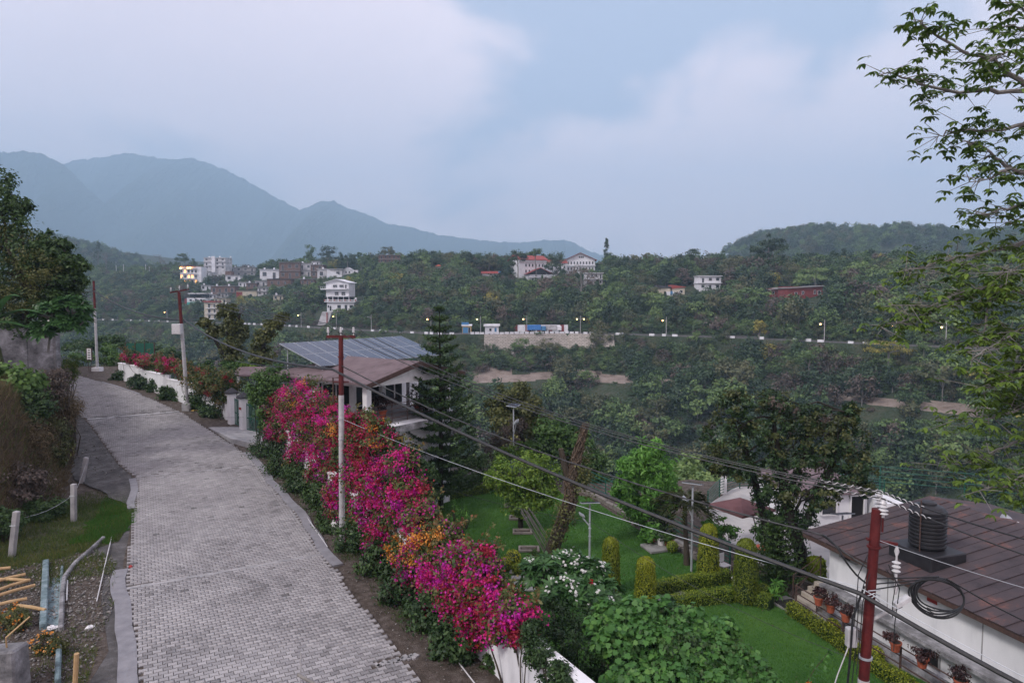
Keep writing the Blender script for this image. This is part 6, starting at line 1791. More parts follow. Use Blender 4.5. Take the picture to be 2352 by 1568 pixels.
q = P3b.lerp(P3t, .80); MB().tube([q, q + Vector((-.3, 0, 0)), q + Vector((-.3, 0, -.9))], .03, 6).build('stay_hook', M['rust_iron'], r_, world=True)
MB().box(P1b.x - .35, P1b.x + .35, P1b.y - .35, P1b.y + .35, P1b.z - .3, P1b.z + .35).build('pole_footing', M['white_trim'])
tag(bpy.data.objects['pole_footing'], 'pale concrete footing round the farthest left pole', 'footing')
r_ = pole('leaning dark red pole tangled in cables in front of the outbuilding', P4b, P4t, .125, .46, None)
# fittings of the near pole
up4 = (P4t - P4b).normalized()
for i, (dx, dy, dz) in enumerate(((.10, -.05, .02), (.16, .22, .10))):
    q = P4t + Vector((dx, dy, dz - .18))
    MB().lathe([(.03, 0), (.03, .06), (.10, .08), (.04, .12), (.10, .15), (.04, .19), (.09, .22), (.04, .26), (.07, .29), (.03, .36)], 14, tuple(q)).build('insulator', M['porcelain'], r_, world=True, smooth=True)
    MB().tube([q - Vector((0, 0, .3)), q + Vector((0, 0, .02))], .02, 6).build('pin', M['red_paint'], r_, world=True)
q = P4t - up4 * .62
MB().bar(q - Vector((.16, 0, 0)), q + Vector((.45, -.02, -.1)), .07, .05).build('bracket', M['red_paint'], r_, world=True)
q2 = q + Vector((.45, -.02, -.15))
MB().lathe([(.02, 0), (.05, -.1), (.02, -.2), (.02, -.3), (.085, -.33), (.03, -.38), (.085, -.42), (.03, -.47), (.085, -.51), (.03, -.56), (.03, -.8), (.05, -.85), (.02, -1.0)], 12, tuple(q2)).build('strain_insulator', M['porcelain'], r_, world=True, smooth=True)
q = P4t - up4 * 2.35; MB().tube([q, q + Vector((.62, -.08, .38))], .045, 10).build('lamp_arm', M['pole_grey'], r_, world=True, smooth=True)
MB().hexa([tuple(q + Vector(v)) for v in ((.5, -.16, .34), (.78, -.16, .5), (.78, .0, .5), (.5, .0, .34), (.48, -.16, .42), (.76, -.16, .58), (.76, 0, .58), (.48, 0, .42))]).build('arm_plate', M['porcelain'], r_, world=True)
q = P4t - up4 * 2.65 - Vector((.35, .05, 0)); MB().box(q.x - .1, q.x + .1, q.y - .08, q.y + .08, q.z - .2, q.z + .2).build('junction_box', M['pole_grey'], r_, world=True, bevel=.02)
q = P4t - up4 * 1.75
for k, a in enumerate((-.5, .3, .9)): MB().tube([q + Vector((-.12, -.13, .1 * k - .1)), q + Vector((.0, -.15, .06 * k)), q + Vector((.13, -.13, .12 * k - .12))], .012, 5).build('tie_wire', M['galvanised'], r_, world=True)

# ------------------------------------------------------------------ overhead wires
def wire(name, label, pts, rad, mat='black_rubber', sag=None, group='overhead wires', twist=0):
    """pts: attachment points; sag: how far each span hangs"""
    P = []
    for i in range(len(pts) - 1):
        a, b = Vector(pts[i]), Vector(pts[i + 1]); s = sag[i] if sag else 0
        n = max(6, int((b - a).length / .8))
        for k in range(n + (1 if i == len(pts) - 2 else 0)):
            t = k / n; p = a.lerp(b, t); p.z -= s * 4 * t * (1 - t); P.append(p)
    root = thing(name, label, 'cable', P[0], 0, group)
    MB().tube(P, rad, 6).build('conductor', M[mat], root, world=True, smooth=True)
    if twist:
        Q = []
        n = len(P) * 5
        for k in range(n):
            f = k / (n - 1) * (len(P) - 1); i = min(int(f), len(P) - 2); p = P[i].lerp(P[i + 1], f - i)
            a = k * twist
            Q.append(p + Vector((math.cos(a) * rad * .9, 0, math.sin(a) * rad * .9)))
        MB().tube(Q, rad * .7, 5).build('second_strand', M[mat], root, world=True, smooth=True)
    return root
i3 = [Vector(c3[0]).lerp(Vector(c3[1]), .06 + .44 * k) + Vector((0, 0, .38)) for k in range(3)]
i2 = [Vector(c2[0]).lerp(Vector(c2[1]), .06 + .44 * k) + Vector((0, 0, .38)) for k in range(3)]
i4 = [P4t + Vector((.10, -.05, .22)), P4t + Vector((.13, .08, .28)), P4t + Vector((.16, .22, .30))]
end = [at_y(2480, 1316, 10.6), at_y(2480, 1300, 10.4), at_y(2480, 1272, 10.6)]
nm = ('nearest', 'middle', 'farthest')
for k in range(3):
    pts = [i2[k], i3[k], i4[k], end[k]]
    wire('overhead_line', '%s of three black bare lines joining the pole tops' % nm[k], pts if k != 1 else pts[:3], .014 if k != 1 else .011, 'black_rubber', [.45, .62 + .03 * k, .06])
# white preformed grips spiralling round the lines at the near pole
for k, e in ((0, -1), (2, -1)):
    root = thing('line_grip', 'white spiral grip wound round the %s line above the near pole' % nm[k], 'cable grip', i4[k], 0, 'spiral line grips')
    for s_, tgt in ((0, i3[k]), (1, end[k])):
        Q = []
        d = (Vector(tgt) - i4[k]); Ld = d.length; d.normalize()
        for j in range(90):
            t = j / 89 * (1.15 if s_ == 0 else .95)
            p = i4[k] + d * t; tt_ = t / Ld; p.z -= (.62 + .03 * k if s_ == 0 else .06) * 4 * tt_ * (1 - tt_)
            a = j * .52
            Q.append(p + Vector((0, math.cos(a), math.sin(a))) * .022)
        MB().tube(Q, .008, 5).build('spiral', M['porcelain'], root, world=True, smooth=True)
t2 = at_y(424, 735, 46.5); t3 = at_y(764, 848, 24.9)
k4 = at_y(1975, 1362, 13.45)
wire('feeder_cable', 'thick grey cable sagging from pole to pole above the bougainvillea to the lower right', [at_y(150, 672, 62), at_y(216, 668, 62), t2, t3, k4, at_y(2480, 1640, 11)], .045, 'cable_grey', [.1, .6, .62, .30, .05])
wire('twisted_cable', 'twisted black service cable below the bare lines, ending at the near pole', [at_y(540, 828, 36), at_y(782, 838, 25), at_y(1890, 1228, 14.4), P4t - up4 * 1.25], .018, 'cable_grey', [.2, .48, .05], twist=.9)
wire('tail_cable', 'black cables dropping from the twisted service cable to the red pole', [at_y(1890, 1228, 14.4), at_y(1930, 1268, 13.9), P4t - up4 * 1.6], .02, 'black_rubber', [-.05, .1])
wire('thin_wire', 'thin wire from the red pole across the roof to the left', [P4t - up4 * .5, at_y(1500, 1142, 24), at_y(1180, 985, 43)], .006, 'cable_grey', [.1, .1])
wire('thin_wire', 'thin wire strung low over the near lawn hedge', [at_y(930, 1090, 24), at_y(1360, 1200, 18), at_y(1940, 1505, 13.4)], .005, 'black_rubber', [.15, .25])
wire('thin_wire', 'thin wire crossing the paved road near the concrete band', [at_y(0, 948, 40), at_y(560, 958, 40.5)], .006, 'black_rubber', [.12])
wire('thin_wire', 'thin double line running left from the slanted crossarm', [i2[0], at_y(215, 660, 62), at_y(100, 668, 66)], .014, 'black_rubber', [.3, .1])
wire('thin_wire', 'pale stay wire beside the thick feeder cable on the lower right', [P3b.lerp(P3t, .6), k4 + Vector((0, 0, .12)), at_y(2480, 1620, 11)], .007, 'galvanised', [.28, .03])
wire('thin_wire', 'thin wire across the rusty roof from the red pole to the right', [P4t - up4 * .62, at_y(2480, 1385, 12)], .006, 'galvanised', [.05])
# cable coil hung beside the pole
cc = at_y(2160, 1372, 13.5)
coil = thing('cable_coil', 'large loose coil of black cable hanging beside the red pole', 'cable coil', cc)
for k in range(5):
    Q = []
    for j in range(49):
        a = 2 * math.pi * j / 48; rr = .54 + .035 * math.sin(3 * a + k) - .02 * k
        Q.append(cc + Vector((math.cos(a) * rr * 1.05 + .04 * (k - 2), .05 * math.sin(a * 2 + k) + .03 * k, math.sin(a) * rr * .72 - math.cos(a) * rr * .18)))
    MB().tube(Q, .018, 6, caps=False).build('loop', M['black_rubber'], coil, world=True, smooth=True)
for k in range(3): MB().tube([P4t - up4 * (1.45 + .12 * k), cc + Vector((-.45, 0, .42 - .05 * k)), cc + Vector((-.05, 0, .44))], .014, 6).build('lead', M['black_rubber'], coil, world=True)
MB().tube([cc + Vector((.1, 0, .40)), cc + Vector((.9, -.2, -.05)), at_y(2480, 1490, 12.6)], .016, 6).build('tail', M['black_rubber'], coil, world=True)
# vertical cables beside the pole
for k, (dx, l0, l1, m_) in enumerate(((-.40, 1.55, 3.9, 'black_rubber'), (-.30, 1.2, 3.6, 'black_rubber'), (-.22, 1.3, 3.4, 'cable_grey'), (-.35, .9, 2.4, 'black_rubber'), (.5, 1.1, 2.9, 'black_rubber'), (.42, 1.2, 2.2, 'cable_grey'))):
    a = P4t - up4 * l0 + Vector((dx * .5, -.12, 0)); b = P4t - up4 * l1 + Vector((dx, -.12, 0))
    pts = [a, a.lerp(b, .3) + Vector((dx * .35, -.03, .05)), a.lerp(b, .7) + Vector((dx * .1, 0, 0)), b]
    o = MB().tube(pts, .022 if k == 0 else .009, 6).build('drop_cable', M[m_], None, smooth=True)
    tag(o, ['thick black cable dropping left of the red pole', 'black cable hanging close left of the red pole', 'thin grey wire hanging left of the red pole', 'short loose wire left of the red pole below the twisted cable', 'long loose wire hanging right of the red pole', 'short loose wire hanging right of the red pole under the insulator'][k], 'cable', 'loose cables on the red pole')
o = MB().tube([P4t - up4 * 2.75 - Vector((.36, .05, 0)), P4t - up4 * 3.3 - Vector((.7, .3, 0)), P4t - up4 * 4.2 - Vector((1.1, .6, 0))], .012, 6).build('drop_cable', M['pole_grey'], None, smooth=True)
tag(o, 'pale cable slanting down left from the junction box on the red pole', 'cable', 'loose cables on the red pole')
# ------------------------------------------------------------------ bougainvillea along the wall
def flowers(rng, blobs, ncl, per, size, spread, bias=(-.35, -.75, .45), frac=1.02):
    """bract clusters on the outside of the bush, thickest where it faces the light"""
    P = []; Nn = []; Rv = []
    w_ = np.array([b[3] * b[5] for b in blobs]); w_ = w_ / w_.sum()
    bi = np.array(bias)
    for b, wt in zip(blobs, w_):
        n = int(ncl * wt + rng.uniform()); got = 0
        c = np.array(b[:3]); rad = np.array(b[3:6])
        while got < n:
            d = unit(rng.normal(size=(1, 3)))[0]
            if d @ bi < rng.uniform(-.6, .9): continue
            got += 1
            q = c + d * rad * frac * rng.uniform(.82, 1.1)
            m = int(per * rng.uniform(.4, 1.7)); tone = rng.uniform(-.3, .3)
            off = rng.normal(size=(m, 3)) * spread * rng.uniform(.5, 1.3) * np.array([1, 1, .8])
            P.append(q + off); Nn.append(np.tile(d, (m, 1)) * .5 + rng.normal(size=(m, 3)) * .8)
            Rv.append(np.clip(rng.beta(2, 2, m) + tone, 0, 1))
    if not P: return flowers(rng, blobs[:1], 2, per, size, spread)
    P = np.concatenate(P); Nn = np.concatenate(Nn); Rv = np.concatenate(Rv)
    V, F = leaves(rng, P, Nn, size, .85)
    return V, F, Rv
def bougainvillea(label, blobs, seed, blooms, per=900, leaf=.13, base=None):
    rng = np.random.default_rng(seed)
    b0 = base or (blobs[0][0], blobs[0][1], -.5)
    root = thing('bougainvillea', label, 'flowering shrub', b0, 0, 'bougainvillea along the compound wall')
    mb = MB()
    for b in blobs:
        for j in range(4):
            a = Vector((b[0] + rng.normal() * .3 + .5, b[1] + rng.normal() * .3 + .3, -.4))
            limb(mb, rng, a, (b[0] + rng.normal() * b[3] * .6, b[1] + rng.normal() * b[4] * .6, b[2] + b[5] * rng.uniform(-.2, .9)), .035, .008, n=5, seg=5)
    mb.build('stems', M['bark'], root, world=True)
    V, F, r_ = crown(rng, blobs, per, leaf, .6, clump=.36, nclump=16, shell=.45, up=.3)
    link('foliage', fast_mesh('foliage', V, F, r_), M['leaf_bougain'], root)
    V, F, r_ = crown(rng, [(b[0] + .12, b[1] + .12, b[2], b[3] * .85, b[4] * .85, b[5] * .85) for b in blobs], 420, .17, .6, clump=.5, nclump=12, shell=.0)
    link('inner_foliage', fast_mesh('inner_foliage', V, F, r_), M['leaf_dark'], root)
    # arching shoots that break the outline
    P = []; Nn = []; sh = MB()
    for b in blobs:
        for j in range(5):
            a = rng.uniform(0, 6.28); s = Vector((b[0] + math.cos(a) * b[3] * .6, b[1] + math.sin(a) * b[4] * .6, b[2] + b[5] * .6))
            d = Vector((math.cos(a) * .5 + rng.normal() * .2, math.sin(a) * .5 + rng.normal() * .2, 1)).normalized(); L_ = rng.uniform(.4, 1.0)
            pts = [s + d * L_ * t + Vector((0, 0, -.25 * L_ * t * t)) for t in (0, .35, .7, 1)]
            sh.tube(pts, [.010, .008, .006, .003], 4)
            for t in np.linspace(.1, 1, 16):
                q = s + d * L_ * t + Vector((0, 0, -.25 * L_ * t * t)); P.append(tuple(q + Vector(rng.normal(size=3)) * .04)); Nn.append(rng.normal(size=3) + np.array([0, 0, .6]))
    P = np.array(P); V, F = leaves(rng, P, np.array(Nn), leaf, .6)
    tag(link('shoots', fast_mesh('shoots', V, F, rng.uniform(.3, .95, len(P))), M['leaf_bougain'], root), kind='stuff')
    tag(sh.build('shoot_stems', M['bark'], root, world=True), kind='stuff')
    for mat_, ncl, bl in blooms:
        V, F, r_ = flowers(rng, bl or blobs, ncl * 1.05, 40, .070, .115)
        link('blossoms', fast_mesh('blossoms', V, F, r_), M[mat_], root)
    return root
def wall_blobs(lst, depth=.75):
    """bushes straddling the wall: upper parts above it, lower parts hanging on the road side"""
    out = []
    for x, y, rx, ry in lst:
        a = (x - 1176) / FPX; lo, hi = 6., 60.
        for _ in range(50):
            m_ = (lo + hi) / 2
            if a * (m_ * CP + 9 * SP) - float(wall_x(m_)) < 0: lo = m_
            else: hi = m_
        Yw = lo; z = at_y(x, y, Yw).z - float(road_z(Yw))
        out.append((x, y, rx, ry, Yw + (-.55 if z < 1.3 else -.15 if z < 2.0 else .35)))
    return px_blobs(out, 20, depth)
B1 = wall_blobs([(650, 935, 42, 40), (690, 920, 48, 46), (735, 950, 52, 50), (660, 985, 42, 36), (715, 1000, 50, 40), (775, 985, 46, 50), (755, 1040, 44, 34), (695, 1040, 36, 26), (745, 1085, 36, 26), (640, 1020, 26, 22)])
bougainvillea('largest magenta bougainvillea, next to the green gate and house', B1, 1, [('bract', 230, None), ('bract_violet', 70, None), ('bract_red', 110, None), ('bract_orange', 4, B1[1:2])], 1900)
B2 = wall_blobs([(800, 1050, 40, 44), (845, 1030, 44, 44), (830, 980, 34, 34), (870, 1000, 30, 34), (790, 1000, 34, 30)])
bougainvillea('sparser bougainvillea with orange red sprays behind the tall pole', B2, 2, [('bract_red', 85, None), ('bract', 60, None), ('bract_orange', 12, B2[3:5])], 1200)
B3 = wall_blobs([(800, 1130, 48, 44), (850, 1090, 52, 48), (905, 1110, 56, 54), (870, 1170, 56, 46), (940, 1150, 52, 50), (800, 1170, 40, 34), (900, 1215, 50, 38), (965, 1190, 40, 40), (930, 1070, 34, 34), (770, 1200, 30, 24), (840, 1230, 34, 24), (870, 1250, 30, 20)])
bougainvillea('bright magenta bougainvillea spilling over the wall in the middle', B3, 3, [('bract', 250, None), ('bract_violet', 160, None), ('bract_red', 120, None)], 1800)
B4 = wall_blobs([(990, 1250, 44, 40), (960, 1275, 36, 34), (1025, 1240, 34, 30), (950, 1300, 30, 24), (915, 1260, 26, 24), (930, 1285, 24, 22)])
bougainvillea('orange flowered bougainvillea between two magenta ones', B4, 4, [('bract_orange', 52, None), ('bract_red', 20, None), ('bract_violet', 16, None)], 1300)
B5 = wall_blobs([(960, 1320, 40, 40), (1010, 1320, 46, 44), (1065, 1300, 48, 44), (1110, 1290, 36, 36), (1050, 1360, 48, 44), (1110, 1350, 48, 46), (1150, 1400, 46, 44), (1095, 1420, 36, 34), (1195, 1425, 38, 38), (1140, 1450, 28, 28), (1010, 1380, 34, 30), (1060, 1420, 34, 30), (1100, 1460, 26, 24), (1190, 1460, 24, 30)])
bougainvillea('nearest magenta bougainvillea hanging down the white wall', B5, 5, [('bract', 190, None), ('bract_violet', 130, None), ('bract_red', 120, None), ('bract_orange', 4, None)], 1900, .115)
B6 = px_blobs([(300, 820, 22, 14, 57), (340, 830, 28, 16, 54.5), (385, 838, 28, 18, 51.5), (420, 848, 24, 18, 49.5)], 53, .7)
bougainvillea('distant pink and rust bougainvillea on top of the stepped wall', B6, 6, [('bract', 36, B6[:3]), ('bract_red', 60, None)], 800, .16)
B7 = px_blobs([(450, 868, 30, 26, 47.5), (490, 876, 34, 30, 45.8), (525, 882, 26, 30, 44.6), (505, 905, 24, 22, 44.4), (470, 892, 28, 20, 46)], 46, .8)
bougainvillea('rusty brown creeper heaped on the stepped wall left of the gate', B7, 7, [('bract_red', 14, None)], 1300, .15)
# dark shrubs at the foot of the walls
def shrub_row(spec, name, lab, mat, seed0, leaf, per, group):
    for i, (x, y, rx, ry) in enumerate(spec):
        p = hit(x, y + ry * .75, 8, 80)
        rx *= 1.3; ry *= 1.3; y -= ry * .25
        bl = px_blobs([(x, y, rx, ry, p.y + .2), (x + rx * .5, y + ry * .2, rx * .7, ry * .8, p.y), (x - rx * .5, y + ry * .1, rx * .7, ry * .8, p.y + .3)], p.y, .8)
        bush(name, lab[i], p, bl, mat, per, leaf, seed0 + i, group, nclump=14, clump=.4, shell=.3)
ordn = ['first', 'second', 'third', 'fourth', 'fifth', 'sixth', 'seventh', 'eighth', 'ninth', 'tenth', 'eleventh', 'twelfth']
shrub_row([(625, 1030, 32, 30), (665, 1075, 32, 30), (705, 1110, 34, 34), (745, 1150, 34, 36), (785, 1200, 36, 38), (830, 1245, 40, 38), (885, 1300, 42, 42), (940, 1370, 42, 44), (990, 1425, 38, 44), (1040, 1490, 38, 46)],
          'wall_shrub', ['%s dark green shrub from the gate along the foot of the roadside wall' % q for q in ordn[:10]], 'leaf_dark', 40, .13, 900, 'dark shrubs along the foot of the compound wall')
shrub_row([(283, 866, 16, 12), (325, 884, 18, 15), (358, 892, 15, 14), (395, 908, 20, 17), (455, 930, 22, 18), (495, 948, 22, 16)],
          'wall_shrub', ['%s dark shrub from the far end of the stepped white wall' % q for q in ordn[:6]], 'leaf_dark', 60, .2, 700, 'dark shrubs along the stepped wall')
p = at_z(1125, 1535, 0.0)
bush('wall_shrub', 'small glossy shrub alone against the bare white wall at the bottom', p, px_blobs([(1128, 1520, 18, 16, p.y - .1), (1112, 1545, 16, 16, p.y), (1090, 1560, 18, 12, p.y)], p.y, .8), 'leaf_dark', 220, .13, 71, 'dark shrubs along the foot of the compound wall')
# tall green shrub by the gate
p = Vector((-13.6, 38.0, .5))
bush('gate_shrub', 'tall green leafy shrub between the gate and the magenta bougainvillea', p, px_blobs([(612, 880, 30, 40), (605, 925, 26, 42), (635, 870, 26, 34), (590, 900, 20, 40), (615, 965, 20, 30)], 37.8, .8), 'leaf_mid', 1300, .16, 73, nclump=18)

# ------------------------------------------------------------------ near garden shrubs
# frangipani: rosettes of long leaves with white flowers
def frangipani(label, base, blobs, nros, seed, leaf=.30, nfl=60):
    rng = np.random.default_rng(seed)
    root = thing('frangipani', label, 'flowering shrub', base)
    mb = MB(); P = []; Nn = []; A = []; tips = []
    for b in blobs:
        n = int(nros * b[3] * b[5] / sum(q[3] * q[5] for q in blobs))
        for i in range(n):
            d = unit(rng.normal(size=(1, 3)))[0]
            if d[2] < -.35 or (d[1] > .5 and rng.uniform() < .6): d[2] = abs(d[2]); d[1] = -abs(d[1])
            q = np.array(b[:3]) + d * np.array(b[3:6]) * rng.uniform(.62, 1.0)
            tips.append((q, d))
            limb(mb, rng, (b[0] + d[0] * b[3] * .2, b[1] + d[1] * b[4] * .2, b[2] - b[5] * .4), tuple(q), .03, .018, n=3, seg=5)
            ax = unit((d * .8 + np.array([0, 0, .6]))[None])[0]
            t1 = unit(np.cross(ax, rng.normal(size=3))[None])[0]; t2 = np.cross(ax, t1)
            for k in range(15):
                a = k * 2.4; el = rng.uniform(.15, .9)
                g = (t1 * math.cos(a) + t2 * math.sin(a)) * math.cos(el * .9) + ax * math.sin(el * .9)
                P.append(q + g * .03); A.append(g); Nn.append(ax * 1.0 - g * .4 + rng.normal(size=3) * .12)
    P = np.array(P); V, F = leaves(rng, P, np.array(Nn), leaf, .30, 'long', np.array(A), .2)
    mb.tube([Vector(base) - Vector((0, 0, .2)), Vector((blobs[0][0], blobs[0][1], blobs[0][2]))], [.06, .04], 7)
    mb.build('branches', M['bark_grey'], root, world=True)
    link('foliage', fast_mesh('foliage', V, F, np.clip(rng.beta(2, 2, len(P)), 0, 1)), M['leaf_frangi'], root)
    P = []; Nn = []; A = []
    ids = rng.permutation(len(tips))[:nfl]
    for i in ids:
        q, d = tips[i]
        for m in range(rng.integers(2, 6)):
            c = q + d * .14 + rng.normal(size=3) * .07 + np.array([0, 0, .08])
            ax = unit((d + np.array([0, 0, .5]) + rng.normal(size=3) * .4)[None])[0]
            t1 = unit(np.cross(ax, rng.normal(size=3))[None])[0]; t2 = np.cross(ax, t1)
            for k in range(5):
                a = k * 1.2566; g = t1 * math.cos(a) + t2 * math.sin(a) + ax * .25
                P.append(c); A.append(g); Nn.append(ax)
    P = np.array(P); V, F = leaves(rng, P, np.array(Nn), .055, .6, 'kite', np.array(A), .15)
    link('flowers', fast_mesh('flowers', V, F, rng.uniform(0, 1, len(P))), M['petal_white'], root)
    return root
fb = px_blobs([(1245, 1320, 46, 44, 20.5), (1300, 1310, 50, 42, 21), (1355, 1330, 48, 42, 20.6), (1290, 1365, 60, 38, 19.6), (1350, 1375, 52, 32, 19.4), (1395, 1360, 30, 30, 20)], 20.4, .8)
frangipani('frangipani shrub with long leaves and white flowers in front of the lawn', (2.0, 20.8, LZ), fb, 170, 5)
db = px_blobs([(1260, 1420, 60, 44, 18.6), (1330, 1420, 60, 40, 18.6), (1270, 1490, 60, 56, 17.6), (1330, 1500, 60, 60, 17.2), (1230, 1560, 46, 40, 16.8), (1300, 1575, 60, 46, 16.4), (1390, 1440, 46, 40, 18.4), (1380, 1560, 60, 50, 16.2), (1440, 1440, 40, 36, 18.6)], 17.6, .8)
db += wall_blobs([(1222, 1455, 34, 32), (1250, 1505, 36, 34), (1278, 1552, 36, 36), (1300, 1590, 40, 36)])
r_ = bush('hibiscus_hedge', 'dense dark small leaved hibiscus bush beside the white wall, a few red flowers', (1.6, 17.6, LZ), db, 'leaf_dark', 1500, .085, 81, nclump=24, clump=.34, shell=.5)
rng = np.random.default_rng(9)
V, F, rr = flowers(rng, px_blobs([(1225, 1395, 4, 4, 17.4), (1085, 1405, 2, 2, 17.9), (1356, 1335, 3, 3, 19.6)], 17, 1), 6, 8, .11, .05)
tag(link('flowers', fast_mesh('flowers', V, F, rr), M['petal_red'], r_), kind='stuff')
lb = px_blobs([(1400, 1430, 48, 40, 17.0), (1460, 1425, 50, 44, 17.2), (1520, 1420, 50, 44, 17.4), (1580, 1430, 50, 44, 17.2), (1640, 1455, 46, 40, 17.0), (1420, 1490, 56, 50, 16.2), (1500, 1490, 60, 56, 16.2), (1580, 1500, 60, 56, 16.2), (1660, 1510, 52, 46, 16.3), (1720, 1545, 44, 40, 16.2), (1450, 1560, 60, 44, 15.4), (1540, 1570, 60, 50, 15.3), (1640, 1575, 56, 46, 15.3), (1760, 1585, 36, 30, 15.8)], 16.4, .8)
r_ = bush('lobed_leaf_bush', 'large bright green bush with maple shaped leaves in the foreground', (5.0, 16.2, LZ), lb, 'leaf_lobed', 900, .155, 83, shape='lobed', aspect=.95, nclump=26, clump=.34, shell=.6, up=.7)
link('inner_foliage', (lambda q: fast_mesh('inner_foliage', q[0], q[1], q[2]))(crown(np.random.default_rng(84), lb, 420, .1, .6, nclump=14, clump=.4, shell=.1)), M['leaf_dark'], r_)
# a thin stray shoot at the bottom
s0 = at_y(1845, 1580, 14.8); s1 = at_y(1905, 1495, 14.8)
r_ = thing('stray_shoot', 'thin leafy shoot with a yellow bloom rising above the lower lawn edge', 'plant', (s0.x, s0.y, LZ))
MB().tube([Vector((s0.x - .1, s0.y, LZ)), s0, s0.lerp(s1, .5) + Vector((-.04, 0, .02)), s1], [.014, .01, .008, .005], 5).build('stem', M['bark'], r_, world=True)
P = np.array([tuple(s0.lerp(s1, t) + Vector(rng.normal(size=3)) * .05) for t in np.linspace(0, 1, 34)]); V, F = leaves(rng, P, rng.normal(size=(34, 3)) + [0, -.5, .6], .11, .6); link('leaves', fast_mesh('leaves', V, F, rng.uniform(.2, .9, 34)), M['leaf_lobed'], r_)
V, F, rr = flowers(rng, [(s0.x + .02, s0.y - .05, s0.z + .12, .05, .05, .05)], 2, 8, .1, .03); link('bloom', fast_mesh('bloom', V, F, rr), M['bract_orange'], r_)
# young upright shrub at the lawn edge behind the bougainvillea
p = at_z(1050, 1215, LZ)
bush('sapling', 'slender light green sapling at the lawn edge behind the bougainvillea', p, px_blobs([(1045, 1175, 10, 26), (1060, 1195, 12, 22), (1040, 1205, 12, 18), (1070, 1180, 6, 20)], p.y, 1), 'leaf_bright', 120, .11, 85, nclump=10, clump=.3)
# strap leaved plant by the path
p = at_z(1195, 1375, LZ)
bush('strap_plant', 'yellow green strap leaved plant beside the flagstones', p, [(p.x, p.y, LZ + .35, .35, .35, .35)], 'leaf_lime', 60, .45, 86, aspect=.16, shell=.0, nclump=3, up=.2)

# ------------------------------------------------------------------ garden trees
# Norfolk island pine: tiers of level branches with upswept tips
def norfolk(label, base, H, r_base, tiers, seed, name='norfolk_pine', needle=.19, trunk=.17):
    rng = np.random.default_rng(seed); base = Vector(base)
    root = thing(name, label, 'tree', base)
    MB().tube([base - Vector((0, 0, .3)), base + Vector((0.04, 0, H * .5)), base + Vector((.0, 0, H))], [trunk, trunk * .6, .02], 9).build('trunk', M['bark_dark'], root, world=True, smooth=True)
    P = []; Nn = []; A = []
    for k in range(tiers):
        f = k / (tiers - 1)
        z = H * (.10 + .875 * f ** .92)
        Lb = r_base * (1 - f) ** .75 + .16
        nb = 8 if f < .9 else 6
        tier = MB(); a0 = rng.uniform(0, 6.28)
        for j in range(nb):
            a = a0 + 2 * math.pi * j / nb + rng.normal() * .1
            Lx = Lb * rng.uniform(.95, 1.04); dr = Vector((math.cos(a), math.sin(a), 0)); sd = Vector((-math.sin(a), math.cos(a), 0))
            def bp(t): return base + Vector((0, 0, z)) + dr * Lx * t + Vector((0, 0, Lx * (-.10 * math.sin(t * 2.4) * (1 - f) + .36 * t * t)))
            tier.tube([bp(t) for t in (0, .33, .66, 1)], [.045 * (1 - .6 * f), .03, .02, .008], 5)
            # branchlets either side, thick with needles
            nt = max(4, int(Lx * 7))
            for q in range(nt):
                t = (q + .5) / nt * .98 + .02
                c = bp(t)
                for s in (-1, 1):
                    bl = (.17 + .12 * Lx) * (1 - .5 * t) * rng.uniform(.8, 1.2)
                    e = (dr * .55 + sd * s + Vector((0, 0, .28))).normalized()
                    for m in range(max(6, int(bl * 38))):
                        u = rng.uniform(.0, 1)
                        pp = c + e * bl * u
                        P.append(tuple(pp)); A.append(tuple(e * .6 + Vector(rng.normal(size=3)) * .3 + Vector((0, 0, .2)))); Nn.append(tuple(rng.normal(size=3)))
        tier.build('branch_tier', M['bark_dark'], root, world=True)
    P = np.array(P); V, F = leaves(rng, P, np.array(Nn), needle, .34, 'kite', np.array(A), .3)
    link('needles', fast_mesh('needles', V, F, np.clip(rng.beta(2, 3, len(P)), 0, 1)), M['needle'], root)
    return root
pb_ = at_z(1012, 1168, LZ)
norfolk('tall symmetrical pine with level tiers of branches in front of the house', pb_, at_y(1038, 700, pb_.y).z - LZ, 2.4, 17, 3)
pb_ = at_z(1782, 1342, LZ)
norfolk('young dark pine with drooping fronds right of the widest topiary', pb_, 2.75, 1.05, 9, 4, needle=.14, trunk=.06)
pb_ = at_z(1520, 1240, LZ)
norfolk('small potted conifer behind the white pots at the lawn edge', pb_ + Vector((0, .4, 0)), 1.9, .75, 6, 6, needle=.12, trunk=.04)
p = at_z(1196, 1212, LZ)
tree('lime_tree', 'round yellow green tree on the lawn with brick edged pits under it', p, px_blobs([(1160, 1095, 40, 44), (1205, 1075, 50, 44), (1250, 1095, 38, 44), (1185, 1130, 52, 36), (1240, 1135, 44, 34), (1210, 1160, 50, 22)], p.y, .85), 'leaf_lime', 1700, .16, 'bark_dark', .12, 21, shell=.5, nclump=26, clump=.3)
pl = thing('tree_pits', None, None, (0, 30, LZ)); tag(pl, kind='structure')
for q in ((1178, 1162), (1190, 1190), (1200, 1222), (1215, 1262)):
    a = at_z(q[0], q[1], LZ + .03)
    o = MB().box(-.5, .5, -.32, -.22, 0, .1).box(-.5, .5, .22, .32, 0, .1).box(-.5, -.4, -.219, .219, 0, .1).box(.4, .5, -.219, .219, 0, .1).build('pit_edging', M['stone_dry'], pl, bevel=.01)
    o.location = a - Vector(pl.location)
    o = MB().box(-.4, .4, -.22, .22, 0, .02).build('pit_soil', M['soil'], pl); o.location = a - Vector(pl.location)
